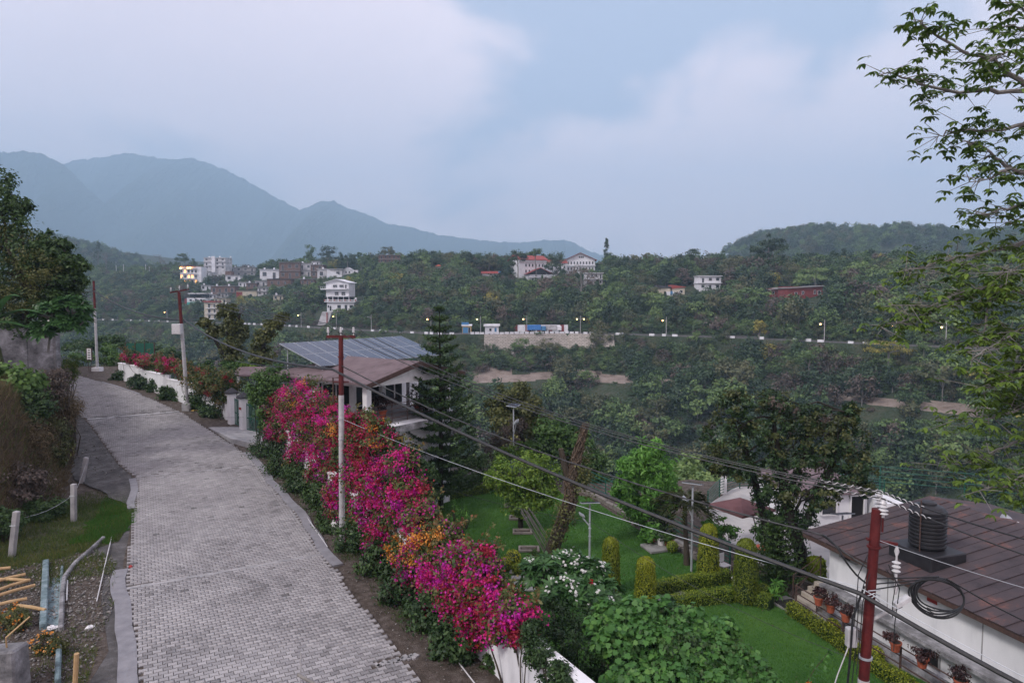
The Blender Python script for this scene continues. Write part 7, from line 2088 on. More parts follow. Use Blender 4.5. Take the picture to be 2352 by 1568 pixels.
# dead trunk wrapped in vines
def vine_trunk():
    rng = np.random.default_rng(31)
    p = at_z(1262, 1268, LZ)
    root = thing('dead_vine_trunk', 'dead forked trunk wrapped in dry brown vines leaning over the lawn', 'tree', p)
    Yt = p.y
    main = [p - Vector((0, 0, .3)), at_y(1285, 1215, Yt), at_y(1312, 1150, Yt), at_y(1312, 1095, Yt), at_y(1328, 1040, Yt), at_y(1345, 972, Yt)]
    sec = [at_y(1308, 1105, Yt), at_y(1296, 1065, Yt), at_y(1288, 1030, Yt)]
    mb = MB(); mb.tube(main, [.36, .30, .28, .26, .18, .16], 10); mb.tube(sec, [.2, .16, .12], 8)
    mb.build('trunk', M['bark'], root, world=True, smooth=True)
    vn = MB()
    for k in range(90):
        t0 = rng.uniform(.15, .75); t1 = min(1, t0 + rng.uniform(.12, .35)); a0 = rng.uniform(0, 6.28); sp = rng.normal() * 3
        pts = []
        for j in range(7):
            t = (t0 + (t1 - t0) * j / 6) * (len(main) - 1); i = min(int(t), len(main) - 2); c = main[i].lerp(main[i + 1], t - i)
            rr = (.36 - .2 * t / (len(main) - 1)) * rng.uniform(.9, 1.35); a = a0 + sp * (j / 6)
            pts.append(c + Vector((math.cos(a) * rr, math.sin(a) * rr, rng.normal() * .05)))
        vn.tube(pts, rng.uniform(.010, .028), 4)
    for k in range(26):
        t = rng.uniform(.3, .95) * (len(main) - 1); i = min(int(t), len(main) - 2); c = main[i].lerp(main[i + 1], t - i); a = rng.uniform(0, 6.28)
        e = c + Vector((math.cos(a) * rng.uniform(.3, .7), math.sin(a) * .4, rng.uniform(-.5, .2)))
        vn.tube([c, c.lerp(e, .5) + Vector((0, 0, .12)), e], .009, 4)
    vn.build('vines', M['vine_dry'], root, world=True)
    bl = px_blobs([(1275, 1240, 26, 40, Yt - .2), (1302, 1180, 24, 36, Yt - .1), (1335, 1130, 26, 44, Yt + .1), (1340, 1080, 22, 34, Yt + .2)], Yt, .8)
    V, F, r_ = crown(rng, bl, 420, .13, .6, nclump=12, clump=.4, shell=.5)
    link('creeper_leaves', fast_mesh('creeper_leaves', V, F, r_), M['leaf_olive'], root)
    # stake bundle leaning on it
    st_ = thing('stake_bundle', 'bundle of thin bare stakes leaning beside the dead trunk', 'stakes', at_z(1250, 1262, LZ))
    a = at_y(1205, 1180, Yt); b = at_z(1262, 1266, LZ)
    for k in range(12):
        o_ = Vector(rng.normal(size=3)) * .12; o_.z = 0
        MB().tube([b + o_ * 1.3, a + o_ + Vector((0, 0, rng.uniform(-.1, .3)))], .018, 5).build('stake', M['bark_grey'], st_, world=True)
vine_trunk()
p = at_z(1480, 1222, LZ)
tree('pale_green_tree', 'dense pale green tree with drooping leaves by the garden fence', p, px_blobs([(1480, 1045, 30, 34), (1455, 1080, 36, 40), (1510, 1080, 38, 44), (1480, 1120, 52, 44), (1435, 1130, 26, 34), (1530, 1130, 28, 40), (1485, 1170, 48, 32), (1505, 1030, 18, 18)], p.y, .85), 'leaf_bright', 1500, .27, 'bark', .13, 22, shape='long', aspect=.28, shell=.55, nclump=26, clump=.28, up=.2)
# palm
def palm():
    rng = np.random.default_rng(41); p = at_z(1578, 1296, LZ); top = at_y(1572, 1160, p.y)
    root = thing('palm', 'small palm with arching fronds beside the tall lamp post', 'palm tree', p)
    MB().tube([p - Vector((0, 0, .2)), p.lerp(top, .4), top], [.16, .11, .09], 10).build('trunk', M['bark'], root, world=True, smooth=True)
    P = []; A = []; Nn = []; rb = MB()
    for k in range(15):
        a = 2.4 * k; el = rng.uniform(-.1, 1.2); L_ = rng.uniform(1.4, 1.9)
        d = Vector((math.cos(a) * math.cos(el), math.sin(a) * math.cos(el), math.sin(el)))
        def f(t): return top + d * L_ * t - Vector((0, 0, 1.15 * t * t * L_ * .6))
        rb.tube([f(t) for t in (0, .33, .66, 1)], [.02, .015, .01, .004], 4)
        sd = d.cross(Vector((0, 0, 1))).normalized()
        for t in np.linspace(.12, 1, 44):
            c = f(t); tg = (f(min(1, t + .02)) - f(t - .02)).normalized()
            for s in (-1, 1):
                P.append(tuple(c)); A.append(tuple(sd * s * .8 + tg * .6 - Vector((0, 0, .35)))); Nn.append(tuple(Vector((0, 0, 1)) + Vector(rng.normal(size=3)) * .2))
    rb.build('ribs', M['bark'], root, world=True)
    V, F = leaves(rng, np.array(P), np.array(Nn), .42, .075, 'long', np.array(A), .2)
    link('fronds', fast_mesh('fronds', V, F, rng.uniform(0, .8, len(P))), M['leaf_olive'], root)
palm()
# the ivy covered tree on the right
def ivy_tree():
    rng = np.random.default_rng(51); Y = 29.0
    p = at_z(1842, 1322, LZ); p = Vector((at_y(1842, 1322, Y).x, Y, LZ))
    root = thing('ivy_tree', 'big dark ivy covered tree with several stems between lawn and terrace', 'tree', p)
    mb = MB()
    J = at_y(1815, 1195, Y)
    trunks = [[p - Vector((0, 0, .3)), at_y(1838, 1260, Y), J, at_y(1800, 1120, Y), at_y(1790, 1050, Y), at_y(1775, 960, Y)],
              [at_y(1835, 1240, Y), at_y(1870, 1150, Y), at_y(1905, 1080, Y), at_y(1935, 1010, Y), at_y(1950, 950, Y)],
              [at_y(1770, 1270, Y + .6), at_y(1755, 1190, Y + .6), at_y(1735, 1110, Y + .5), at_y(1715, 1040, Y + .5), at_y(1680, 960, Y + .4)],
              [at_y(1768, 1240, Y + .6), at_y(1795, 1180, Y + .4), at_y(1845, 1050, Y), at_y(1860, 960, Y)],
              [at_y(1740, 1080, Y), at_y(1700, 1090, Y), at_y(1640, 1085, Y), at_y(1620, 1075, Y)]]
    rr = [[.30, .27, .22, .18, .13, .08], [.18, .15, .12, .09, .05], [.2, .18, .15, .12, .06], [.16, .13, .1, .06], [.08, .06, .04, .02]]
    for t, r0 in zip(trunks, rr): mb.tube(t, r0, 9)
    cl_ = [(1690, 930, 50, 40), (1660, 1000, 50, 46), (1720, 985, 50, 44), (1650, 1060, 40, 32), (1775, 925, 44, 38), (1790, 985, 46, 42), (1840, 960, 50, 46), (1900, 960, 50, 46), (1948, 950, 30, 30), (1950, 1010, 46, 46), (1890, 1030, 54, 46), (1975, 1070, 36, 44), (1930, 1090, 48, 44), (1840, 1060, 46, 40), (1770, 1060, 44, 44), (1700, 1070, 40, 34), (1800, 1130, 48, 38), (1880, 1140, 44, 34), (1990, 1120, 18, 24), (1750, 1130, 34, 34), (1845, 1190, 34, 26), (1780, 1185, 24, 24)]
    bl = px_blobs(cl_, Y, .9)
    for b in bl:
        t = trunks[rng.integers(0, 4)]; a = t[rng.integers(2, len(t))]
        limb(mb, rng, a, b[:3], .05, .015, n=4, seg=5)
    mb.build('trunk', M['bark_dark'], root, world=True, smooth=True)
    V, F, r_ = crown(rng, [(*b[:3], b[3] * .92, b[4] * .9, b[5] * .9) for b in bl], 560, .15, .6, clump=.20, nclump=18, shell=.3)
    link('crown', fast_mesh('crown', V, F, r_), M['leaf_dark'], root)
    V, F, r_ = crown(rng, bl[:19], 400, .15, .6, clump=.20, nclump=12, shell=.6)
    link('olive_foliage', fast_mesh('olive_foliage', V, F, r_), M['leaf_olive'], root)
    V, F, r_ = crown(rng, [bl[6], bl[7], bl[10], bl[4]], 160, .13, .5, clump=.2, nclump=5, shell=.4)
    link('dry_foliage', fast_mesh('dry_foliage', V, F, r_), M['far_brown'], root)
    # ivy clinging to the stems
    P = []; Nn = []
    for t, r0 in zip(trunks[:4], rr[:4]):
        for k in range(900):
            f = rng.uniform(0, .85) * (len(t) - 1); i = min(int(f), len(t) - 2); c = t[i].lerp(t[i + 1], f - i); a = rng.uniform(0, 6.28); q = (r0[i] + .07) * rng.uniform(.9, 1.5)
            P.append((c.x + math.cos(a) * q, c.y + math.sin(a) * q, c.z + rng.normal() * .05)); Nn.append((math.cos(a), math.sin(a), .4))
    V, F = leaves(rng, np.array(P), np.array(Nn) + rng.normal(size=(len(P), 3)) * .5, .11, .8)
    link('ivy', fast_mesh('ivy', V, F, rng.beta(2, 3, len(P))), M['leaf_dark'], root)
ivy_tree()
tree('broadleaf_tree', 'dark broadleaf tree behind the pine at the far garden edge, left of two', (1.0, 47.5, -3.6), px_blobs([(1180, 900, 40, 30), (1150, 930, 40, 34), (1210, 930, 44, 34), (1170, 970, 50, 30), (1230, 975, 40, 30)], 47, .9), 'leaf_olive', 1500, .26, 'bark', .2, 61, nclump=22)
tree('broadleaf_tree', 'glossy dark tree right of the bent solar lamp, behind the dead trunk', (4.2, 46.5, -3.6), px_blobs([(1270, 985, 44, 30), (1320, 1010, 40, 34), (1280, 1030, 50, 36), (1345, 1050, 40, 36), (1240, 1020, 36, 34), (1370, 1090, 36, 36)], 45.5, .9), 'leaf_mid', 1500, .24, 'bark', .2, 62, nclump=22)
bush('mixed_shrub', 'yellowish shrub beneath the bent solar lamp', (0.0, 43.4, LZ), px_blobs([(1165, 1045, 24, 24, 43), (1185, 1030, 18, 20, 43), (1145, 1060, 20, 20, 43)], 43, .9), 'leaf_lime', 700, .16, 63)
bush('mixed_shrub', 'brown twiggy shrub left of the bent solar lamp', (-1.0, 44.4, LZ), px_blobs([(1160, 1000, 32, 36, 45), (1135, 1030, 26, 30, 45), (1190, 990, 20, 30, 45)], 45, .9), 'far_brown', 900, .15, 64)
bush('mixed_shrub', 'dark green shrubbery between the pine and the lime tree', (-2.6, 42.6, LZ), px_blobs([(1085, 1085, 40, 36, 42.4), (1125, 1075, 30, 34, 42.4), (1060, 1110, 30, 26, 42)], 42, .9), 'leaf_dark', 1100, .18, 65)
bush('mixed_shrub', 'dark shrubbery below the verandah slab left of the pine', (-5.5, 36.2, -3), px_blobs([(930, 1045, 36, 40, 36), (965, 1080, 36, 44, 35.5), (900, 1030, 26, 30, 36), (985, 1120, 30, 40, 35)], 36, .9), 'leaf_dark', 1300, .16, 66)
bush('fence_shrub', 'light green bush behind the tallest topiary by the terrace', (9.9, 31.2, LZ), px_blobs([(1650, 1210, 30, 24, 31), (1675, 1225, 24, 20, 31), (1630, 1215, 18, 20, 31)], 31, .9), 'leaf_bright', 620, .14, 67)
bush('fence_shrub', 'leafy plants at the left end of the widest topiary', (10.6, 29.2, LZ), px_blobs([(1740, 1225, 18, 16, 30), (1765, 1235, 14, 12, 30)], 30, .9), 'leaf_mid', 420, .14, 68)
bush('fern_clump', 'pale fern like plant at the foot of the cream steps', at_z(1785, 1375, LZ), px_blobs([(1785, 1352, 18, 18, 26.4)], 26.4, .9), 'leaf_bright', 160, .3, 69, aspect=.2)
# twisted lopped trees behind the stepped wall
def lopped(label, base, trunk, blobs, seed, Y, mat='leaf_olive'):
    rng = np.random.default_rng(seed)
    root = thing('lopped_tree', label, 'tree', base, 0, 'lopped creeper covered trees')
    mb = MB()
    for t in trunk: mb.tube([at_y(a, b, Y) for a, b in t], [.26 - .18 * i / (len(t) - 1) for i in range(len(t))], 8)
    mb.build('trunk', M['bark_dark'], root, world=True, smooth=True)
    bl = px_blobs(blobs, Y, 1)
    V, F, r_ = crown(rng, bl, 620, .26, .6, nclump=14, clump=.38, shell=.3)
    link('crown', fast_mesh('crown', V, F, r_), M[mat], root)
lopped('creeper covered lopped tree with two upright limbs behind the stepped wall', at_y(545, 930, 55), [[(545, 930), (535, 850), (525, 780), (512, 700)], [(535, 850), (500, 790), (470, 735)], [(530, 790), (545, 740), (552, 720)]],
       [(510, 715, 14, 18), (530, 712, 12, 14), (540, 740, 18, 22), (520, 755, 20, 22), (540, 785, 24, 26), (530, 815, 26, 22), (490, 760, 16, 16), (470, 740, 12, 10), (545, 835, 22, 20), (555, 760, 10, 26)], 91, 55)
lopped('creeper covered lopped tree with an arching limb left of the solar roof', at_y(600, 900, 52), [[(600, 900), (603, 820), (608, 770), (640, 735)], [(603, 820), (590, 800), (588, 770)]],
       [(650, 728, 14, 8), (630, 742, 20, 14), (612, 765, 20, 18), (600, 795, 22, 22), (605, 825, 24, 18), (590, 815, 14, 20)], 92, 52)
bush('mixed_shrub', 'green bushes behind the stepped wall under the lopped trees', (-20, 52, 0), px_blobs([(500, 850, 30, 24), (545, 855, 30, 24), (575, 840, 24, 28), (470, 850, 20, 16)], 52, 1), 'leaf_mid', 700, .22, 93)
bush('mixed_shrub', 'yellow croton bush beside the small brown canopy roof', (-17.5, 47.5, 0), px_blobs([(560, 845, 14, 10, 47), (585, 850, 16, 9, 47)], 47, 1), 'leaf_lime', 300, .2, 94)
bush('verge_bush', 'green bushes at the far bend of the road behind the signboard', (-38, 66, 2), px_blobs([(190, 820, 22, 14, 66), (235, 815, 26, 16, 67), (265, 825, 18, 14, 66), (245, 800, 22, 12, 69), (165, 838, 16, 10, 66)], 66, 1), 'leaf_mid', 700, .26, 95)
bush('verge_bush', 'dark foliage sloping away beyond the far bend of the road', (-44, 78, 0), px_blobs([(180, 790, 40, 20, 80), (240, 785, 40, 20, 82), (310, 800, 40, 18, 80), (370, 815, 40, 18, 78)], 80, 1), 'leaf_dark', 800, .35, 96)
# ------------------------------------------------------------------ left bank
# big tree on the bank
TY = 36.0
p = at_y(40, 800, TY)
tree('bank_tree', 'large dark spreading tree on the left bank above the road', (p.x, p.y, hgt(p.x, p.y)), px_blobs([(-60, 480, 70, 80), (-10, 440, 40, 60), (20, 520, 60, 60), (-40, 600, 80, 80), (60, 570, 60, 50), (100, 600, 50, 44), (140, 570, 24, 20), (160, 600, 30, 22), (60, 650, 70, 50), (130, 650, 50, 40), (170, 640, 28, 22), (0, 700, 70, 60), (110, 560, 30, 26), (40, 470, 24, 24), (75, 700, 50, 40), (130, 700, 44, 36), (60, 740, 60, 34), (110, 610, 50, 40), (185, 610, 16, 12), (150, 690, 36, 30)], TY, .9), 'leaf_dark', 1300, .2, 'bark', .28, 201, nclump=22, clump=.30)
link('olive_foliage', (lambda q: fast_mesh('olive_foliage', q[0], q[1], q[2]))(crown(np.random.default_rng(202), px_blobs([(20, 560, 60, 80, 35), (-20, 640, 70, 60, 35), (90, 620, 50, 40, 35), (40, 680, 50, 40, 35)], 35, .6), 1300, .11, .5, nclump=20, shell=.5)), M['leaf_olive'], bpy.data.objects['bank_tree'])
# banana fronds and a flowering frangipani at the wall
frangipani('frangipani with white flowers leaning out over the bank wall', at_y(110, 800, 34), px_blobs([(120, 725, 36, 26), (165, 715, 34, 28), (150, 750, 34, 26), (105, 765, 30, 26), (175, 745, 24, 22)], 33.5, .9), 110, 205, .42, 16)
def banana():
    rng = np.random.default_rng(206); p = at_y(10, 800, 33)
    root = thing('banana_plant', 'banana plant with long drooping torn fronds at the left edge', 'plant', (p.x, p.y, hgt(p.x, p.y)))
    c0 = at_y(-20, 740, 33)
    MB().tube([Vector((p.x, p.y, hgt(p.x, p.y) - .2)), c0], [.16, .1], 8).build('stem', M['leaf_olive'], root, world=True)
    for (ex, ey, lift) in ((130, 735, .7), (90, 765, .3), (60, 690, .9), (-40, 650, .8)):
        e = at_y(ex, ey, 32.6); V = []; F = []
        for j in range(13):
            t = j / 12; c = c0.lerp(e, t) + Vector((0, 0, lift * math.sin(t * math.pi) * .8)); wd = .26 * math.sin(min(1, t * 1.15 + .08) * math.pi) ** .6
            V += [c + Vector((0, -wd, -.10 * wd)), c + Vector((0, 0, .03)), c + Vector((0, wd, -.10 * wd))]
        for j in range(12):
            a = j * 3; F += [(a, a + 3, a + 4, a + 1), (a + 1, a + 4, a + 5, a + 2)]
        me = bpy.data.meshes.new('frond'); me.from_pydata([tuple(v) for v in V], [], F); me.update()
        at_ = me.attributes.new('rnd', 'FLOAT', 'FACE'); at_.data.foreach_set('value', rng.uniform(.1, .6, len(F)).astype(np.float32))
        link('frond', me, M['leaf_frangi'], root)
banana()
# stained concrete wall on the bank
bw = thing('bank_wall', 'old stained grey concrete wall on top of the left bank', 'wall', at_y(60, 820, 35))
a = at_y(-120, 790, 33.5); b = at_y(62, 790, 35.4); c = at_y(126, 796, 36.2)
for s, e, zt in ((a, b, at_y(30, 755, 34.5).z), (b, c, at_y(95, 752, 36).z)):
    mid = (zt + 4.0) / 2
    MB().bar(Vector((s.x, s.y, mid)), Vector((e.x, e.y, mid)), .3, zt - 4.0).build('wall_panel', M['concrete_stained'], bw, world=True, bevel=.03)
MB().bar(Vector((c.x, c.y, 4.0)), Vector((c.x, c.y, at_y(126, 756, 36.2).z)), .34, .34).build('wall_post', M['concrete_stained'], bw, world=True)
# creepers and grass on the bank face
def on_bank(n, y0, y1, seed, d0=.0, d1=3.2):
    rng = np.random.default_rng(seed)
    y = rng.uniform(y0, y1, n); x = bank_x(y) - rng.uniform(d0, d1, n)
    return x, y, height(x, y), rng
x, y, z, rng = on_bank(26000, 24, 47, 301, -.1, 2.6)
blades('bank_dry_grass', 'dry brown grass hanging down the cut bank', x, y, z + .05, .42, .05, 'grass_dry', 302, .7)
x, y, z, rng = on_bank(16000, 24, 58, 303, .3, 4.5)
blades('bank_grass', 'rough green grass on the bank and its crest', x, y, z + .02, .40, .06, 'grass_rough', 304, .6)
def bank_bush(px_, py_, rx, ry, Y, mat, label, seed, leaf=.14, per=1000, shape='kite', asp=.6):
    c = at_y(px_, py_, Y)
    bush('bank_shrub', label, (c.x, c.y, hgt(c.x, c.y)), px_blobs([(px_, py_, rx, ry, Y), (px_ - rx * .6, py_ + ry * .2, rx * .7, ry * .8, Y + .3), (px_ + rx * .5, py_ - ry * .1, rx * .6, ry * .7, Y + .2), (px_, py_ + ry * .6, rx * .7, ry * .6, Y - .2)], Y, .8), mat, per, leaf, seed, 'shrubs growing on the left bank', nclump=18, clump=.36, shell=.35, shape=shape, aspect=asp)
bank_bush(30, 880, 60, 46, 31.5, 'leaf_mid', 'broad leaved green creeper bulging from the left bank', 311, .2, 900, 'lobed', .9)
bank_bush(70, 930, 44, 40, 31, 'leaf_dark', 'dark creeper below the broad leaved one on the left bank', 312)
bank_bush(120, 880, 40, 40, 34.5, 'far_brown', 'brown withered bush in the middle of the left bank', 313, .12, 1100)
bank_bush(150, 850, 30, 34, 37, 'grass_rough', 'olive tufty bush at the right shoulder of the left bank', 314, .16, 800, 'kite', .25)
bank_bush(150, 930, 34, 40, 36, 'grass_dry', 'straw coloured tufts overhanging the road from the left bank', 315, .2, 900, 'kite', .12)
bank_bush(60, 1010, 60, 60, 30, 'grass_dry', 'dry grass mat hanging on the face of the left bank', 316, .24, 1300, 'kite', .12)
bank_bush(120, 1010, 40, 60, 33, 'leaf_olive', 'olive green tangle on the face of the left bank', 317, .14, 900)
bank_bush(40, 1110, 60, 46, 28, 'far_brown', 'brown tangle at the foot of the left bank', 318, .14, 1000)
bank_bush(100, 1165, 44, 24, 27.5, 'leaf_dark', 'low green weeds at the foot of the left bank behind the fence posts', 319, .12, 900)
bank_bush(10, 1195, 40, 30, 25, 'leaf_dark', 'low weeds at the left edge beside the leaning post', 320, .12, 900)

# ------------------------------------------------------------------ rough plot on the left
PLOT = [(-19.5, 31), (-17.2, 31.6), (-16.0, 28.6), (-15.2, 26.6), (-14.6, 24.8), (-15.6, 23.2), (-17, 21.6), (-18.6, 20.6), (-21, 22), (-21, 27)]
sheet('grass_plot', PLOT, .02, 'rough_grass_soil', th=.3)
rg = np.random.default_rng(321)
x = rg.uniform(-21, -14, 60000); y = rg.uniform(20, 32, 60000); k = in_poly(x, y, PLOT); x, y = x[k], y[k]
dn = vnoise(x, y, 1.2) + rg.uniform(-1, 1, len(x)) * .8 > -.25; x, y = x[dn], y[dn]
blades('plot_grass', 'rough green grass on the plot beside the road', x, y, np.full(len(x), .02), .16, .11, 'grass_rough', 322, .6)
GP = [zpt0 for zpt0 in [(-17.4, 31.4), (-16.3, 29.5), (-15.6, 27.6), (-14.7, 25.9), (-14.9, 24.3), (-16.1, 24.6), (-17.1, 27.4), (-18.3, 30.2)]]
x = rg.uniform(-19, -14, 90000); y = rg.uniform(24, 32, 90000); k = in_poly(x + .35 * vnoise(x, y, .4), y + .35 * vnoise(y, x, .5), GP) & (rg.uniform(size=len(x)) < .75 + .4 * vnoise(x, y, .6)); x, y = x[k], y[k]
blades('roadside_turf', 'lush short turf on the edge of the paved road', x, y, np.full(len(x), .03), .10, .16, 'grass_blade', 323, .6)
# bushes and debris below it
def debris(n, poly, seed, smin, smax, name, label, mat='pebble', z0=0.03):
    rng = np.random.default_rng(seed)
    xs = [q[0] for q in poly]; ys = [q[1] for q in poly]
    x = rng.uniform(min(xs), max(xs), n); y = rng.uniform(min(ys), max(ys), n); k = in_poly(x, y, poly); x, y = x[k], y[k]
    m = len(x); s = smin + (smax - smin) * rng.beta(1, 4, m)
    T = np.array([(1, 0, 0), (0, 1, 0), (-1, 0, 0), (0, -1, 0), (0, 0, .8), (0, 0, -.6)])
    V = T[None] * s[:, None, None] * rng.uniform(.6, 1.3, (m, 6, 1)) + rng.normal(size=(m, 6, 3)) * s[:, None, None] * .15
    an = rng.uniform(0, 6.28, m); c, sn = np.cos(an)[:, None], np.sin(an)[:, None]
    X = V[:, :, 0] * c - V[:, :, 1] * sn + x[:, None]; Yv = V[:, :, 0] * sn + V[:, :, 1] * c + y[:, None]
    Z = V[:, :, 2] + (road_z(y) + z0)[:, None]
    VV = np.stack([X, Yv, Z], -1).reshape(-1, 3)
    f = np.array([(0, 1, 4), (1, 2, 4), (2, 3, 4), (3, 0, 4), (1, 0, 5), (2, 1, 5), (3, 2, 5), (0, 3, 5)])
    F = ((np.arange(m) * 6)[:, None, None] + f[None]).reshape(-1, 3)
    o = link(name, fast_mesh(name, VV, F, np.repeat(rng.uniform(0, 1, m), 8)), M[mat]); return tag(o, label, None, None, 'stuff')
vp = [(float(road_r(y)) + .25, y) for y in np.arange(12, 40, 1)] + [(float(wall_x(y)) - .1, y) for y in np.arange(39, 11, -1)]
debris(9000, vp, 331, .008, .045, 'verge_gravel', 'stones and clods littering the bare verge under the wall')
lp = [(-8.9, 13), (-11.9, 20.0), (-13.6, 22.9), (-15, 24.0), (-18.5, 20.5), (-16, 13)]
debris(12000, lp, 332, .015, .09, 'rubble', 'rubble and gravel left of the road edging')
debris(1500, [(-17.0, 31.6), (-21, 33), (-27, 41), (-29.5, 45), (-26.5, 43.6), (-20, 35.2)], 333, .02, .08, 'shoulder_gravel', 'gravel on the dark shoulder below the bank')
sheet('rubble_ground', [(-9.0, 12), (-10.3, 16.9), (-12.3, 19.9), (-13.9, 22.8), (-15.4, 24.2), (-17, 21.6), (-18.6, 20.6), (-18, 12)], .012, 'soil', th=.2)
x = rg.uniform(-18.5, -9, 60000); y = rg.uniform(12, 24.4, 60000); k = in_poly(x, y, lp) & (vnoise(x, y, .9) + rg.normal(size=len(x)) * .25 > .3); x, y = x[k], y[k]
blades('rubble_weeds', 'weeds growing in patches over the rubble', x, y, np.full(len(x), .03), .14, .12, 'grass_rough', 334, .8)
yy = rg.uniform(13, 39, 40000); xx = road_r(yy) + (wall_x(yy) - road_r(yy)) * rg.uniform(.25, 1, 40000) ; k = vnoise(xx, yy, .8) + rg.normal(size=len(xx)) * .3 > .55; xx, yy = xx[k], yy[k]
blades('verge_weeds', 'small weeds and leaf litter on the bare verge', xx, yy, road_z(yy) + .02, .10, .16, 'grass_rough', 335, 1.0)
# broken low concrete wall of the old drain
def ptz(a, b, z=0.0): return at_z(a, b, z)
dr = thing('drain_wall', 'broken low white washed drain wall running across the rubble', 'wall', ptz(170, 1320))
dp_ = [(238, 1232), (205, 1262), (172, 1290), (148, 1322), (143, 1360), (140, 1440)]
for i in range(len(dp_) - 1):
    a, b = ptz(*dp_[i], .12), ptz(*dp_[i + 1], .12)
    MB().bar(a - Vector((0, 0, .1)), b - Vector((0, 0, .1)), .13, .26).build('wall_block', M['concrete_stained'], dr, world=True, bevel=.03)
d2 = thing('blue_drain', 'pale blue painted concrete drain channel left of the rubble', 'drain', ptz(120, 1400))
surf('blue_wash', [(.05, .06, .06), (.13, .19, .21), (.30, .36, .39)], 2.5, .9, .5, 20, nrough=.75)
MB().bar(ptz(106, 1300, -.05), ptz(100, 1450, -.05), .18, .5).build('left_side', M['blue_wash'], d2, world=True, bevel=.03)
MB().bar(ptz(143, 1310, -.1), ptz(136, 1448, -.1), .08, .4).build('right_side', M['blue_wash'], d2, world=True, bevel=.03)
MB().bar(ptz(123, 1330, -.02), ptz(117, 1450, -.02), .42, .1).build('channel_floor', M['blue_wash'], d2, world=True)
o = MB().bar(ptz(136, 1500, 0), ptz(133, 1580, 0), .12, .5).build('drain_stub', M['blue_wash'], None, bevel=.03); tag(o, 'short pale blue drain stub near the bottom left', 'drain')
def fence_post(b, t, label, mat='concrete', r_=.09):
    bb = ptz(*b); Y = bb.y; tt_ = at_y(*t, Y)
    root = thing('fence_post', label, 'post', bb, 0, 'concrete fence posts on the plot')
    MB().bar(bb - Vector((0, 0, .3)), tt_, r_ * 2, r_ * 2, up=(0, 1, 0)).build('post', M[mat], root, world=True, bevel=.015)
    MB().tube([bb.lerp(tt_, .7) + Vector((-.1, -.1, 0)), bb.lerp(tt_, .7) + Vector((.1, -.1, .01))], .012, 5).build('wire_tie', M['galvanised'], root, world=True)
fence_post((169, 1198), (169, 1111), 'upright concrete fence post on the grassy plot, middle one')
fence_post((183, 1118), (198, 1050), 'leaning concrete fence post nearest the bank corner')
fence_post((24, 1278), (38, 1174), 'leaning concrete fence post at the left edge')
fence_post((176, 1082), (178, 1064), 'short stub of a concrete post on the dark shoulder', r_=.12)
wire('fence_wire', 'slack wire strung between the concrete fence posts', [at_y(38, 1190, 25.5), at_y(169, 1135, 27.5), at_y(196, 1068, 31)], .007, 'galvanised', [.2, .1], group='plot wires')
def rod(name, label, a, b, r_, mat, za=.05, zb=.05, cat='pole', grp=None):
    o = MB().tube([ptz(*a, za), ptz(*a, za).lerp(ptz(*b, zb), .5) + Vector((0, 0, .02)), ptz(*b, zb)], [r_, r_ * .95, r_ * .9], 8).build(name, M[mat], None, smooth=True)
    return tag(o, label, cat, grp)
g_ = 'bamboo poles on the rubble'
for i, (a, b, lb) in enumerate([((-20, 1330), (68, 1332), 'bamboo pole lying at the top of the pile at the left edge'), ((-20, 1338), (58, 1318), 'second bamboo pole in the pile at the left edge'), ((-20, 1360), (68, 1331), 'long orange bamboo pole in the pile at the left edge'), ((-20, 1372), (80, 1343), 'thin grey bamboo pole at the bottom of the pile'), ((-20, 1392), (62, 1374), 'short thick bamboo pole below the pile'), ((40, 1390), (104, 1400), 'bamboo pole pointing right below the pile'), ((-20, 1310), (24, 1303), 'short bamboo end above the pile at the left edge')]):
    rod('bamboo_pole', lb, a, b, .055, 'bamboo', .1 + .02 * i, .1 + .02 * i, grp=g_)
o = MB().tube([ptz(172, 1580, 0), at_y(176, 1500, ptz(172, 1580, 0).y)], .055, 8).build('bamboo_pole', M['bamboo'], None, smooth=True); tag(o, 'upright bamboo stake at the bottom left', 'pole', g_)
rod('white_pipe', 'long thin white pipe lying beside the road edging', (257, 1230), (222, 1380), .02, 'porcelain', cat='pipe')
rod('white_pipe', 'short white pipe lying in the rubble left of the long one', (155, 1332), (153, 1378), .025, 'porcelain', cat='pipe')
rod('white_pipe', 'thin white pipe on the dark shoulder below the bank', (198, 1044), (228, 1085), .025, 'porcelain', cat='pipe')
rod('white_pipe', 'white pipe running along the bare verge beside the road edge', (650, 1110), (752, 1255), .02, 'porcelain', cat='pipe')
rod('white_pipe', 'white pipe piece farther down the bare verge', (1115, 1600), (985, 1435), .018, 'porcelain', .02, .02, cat='pipe')
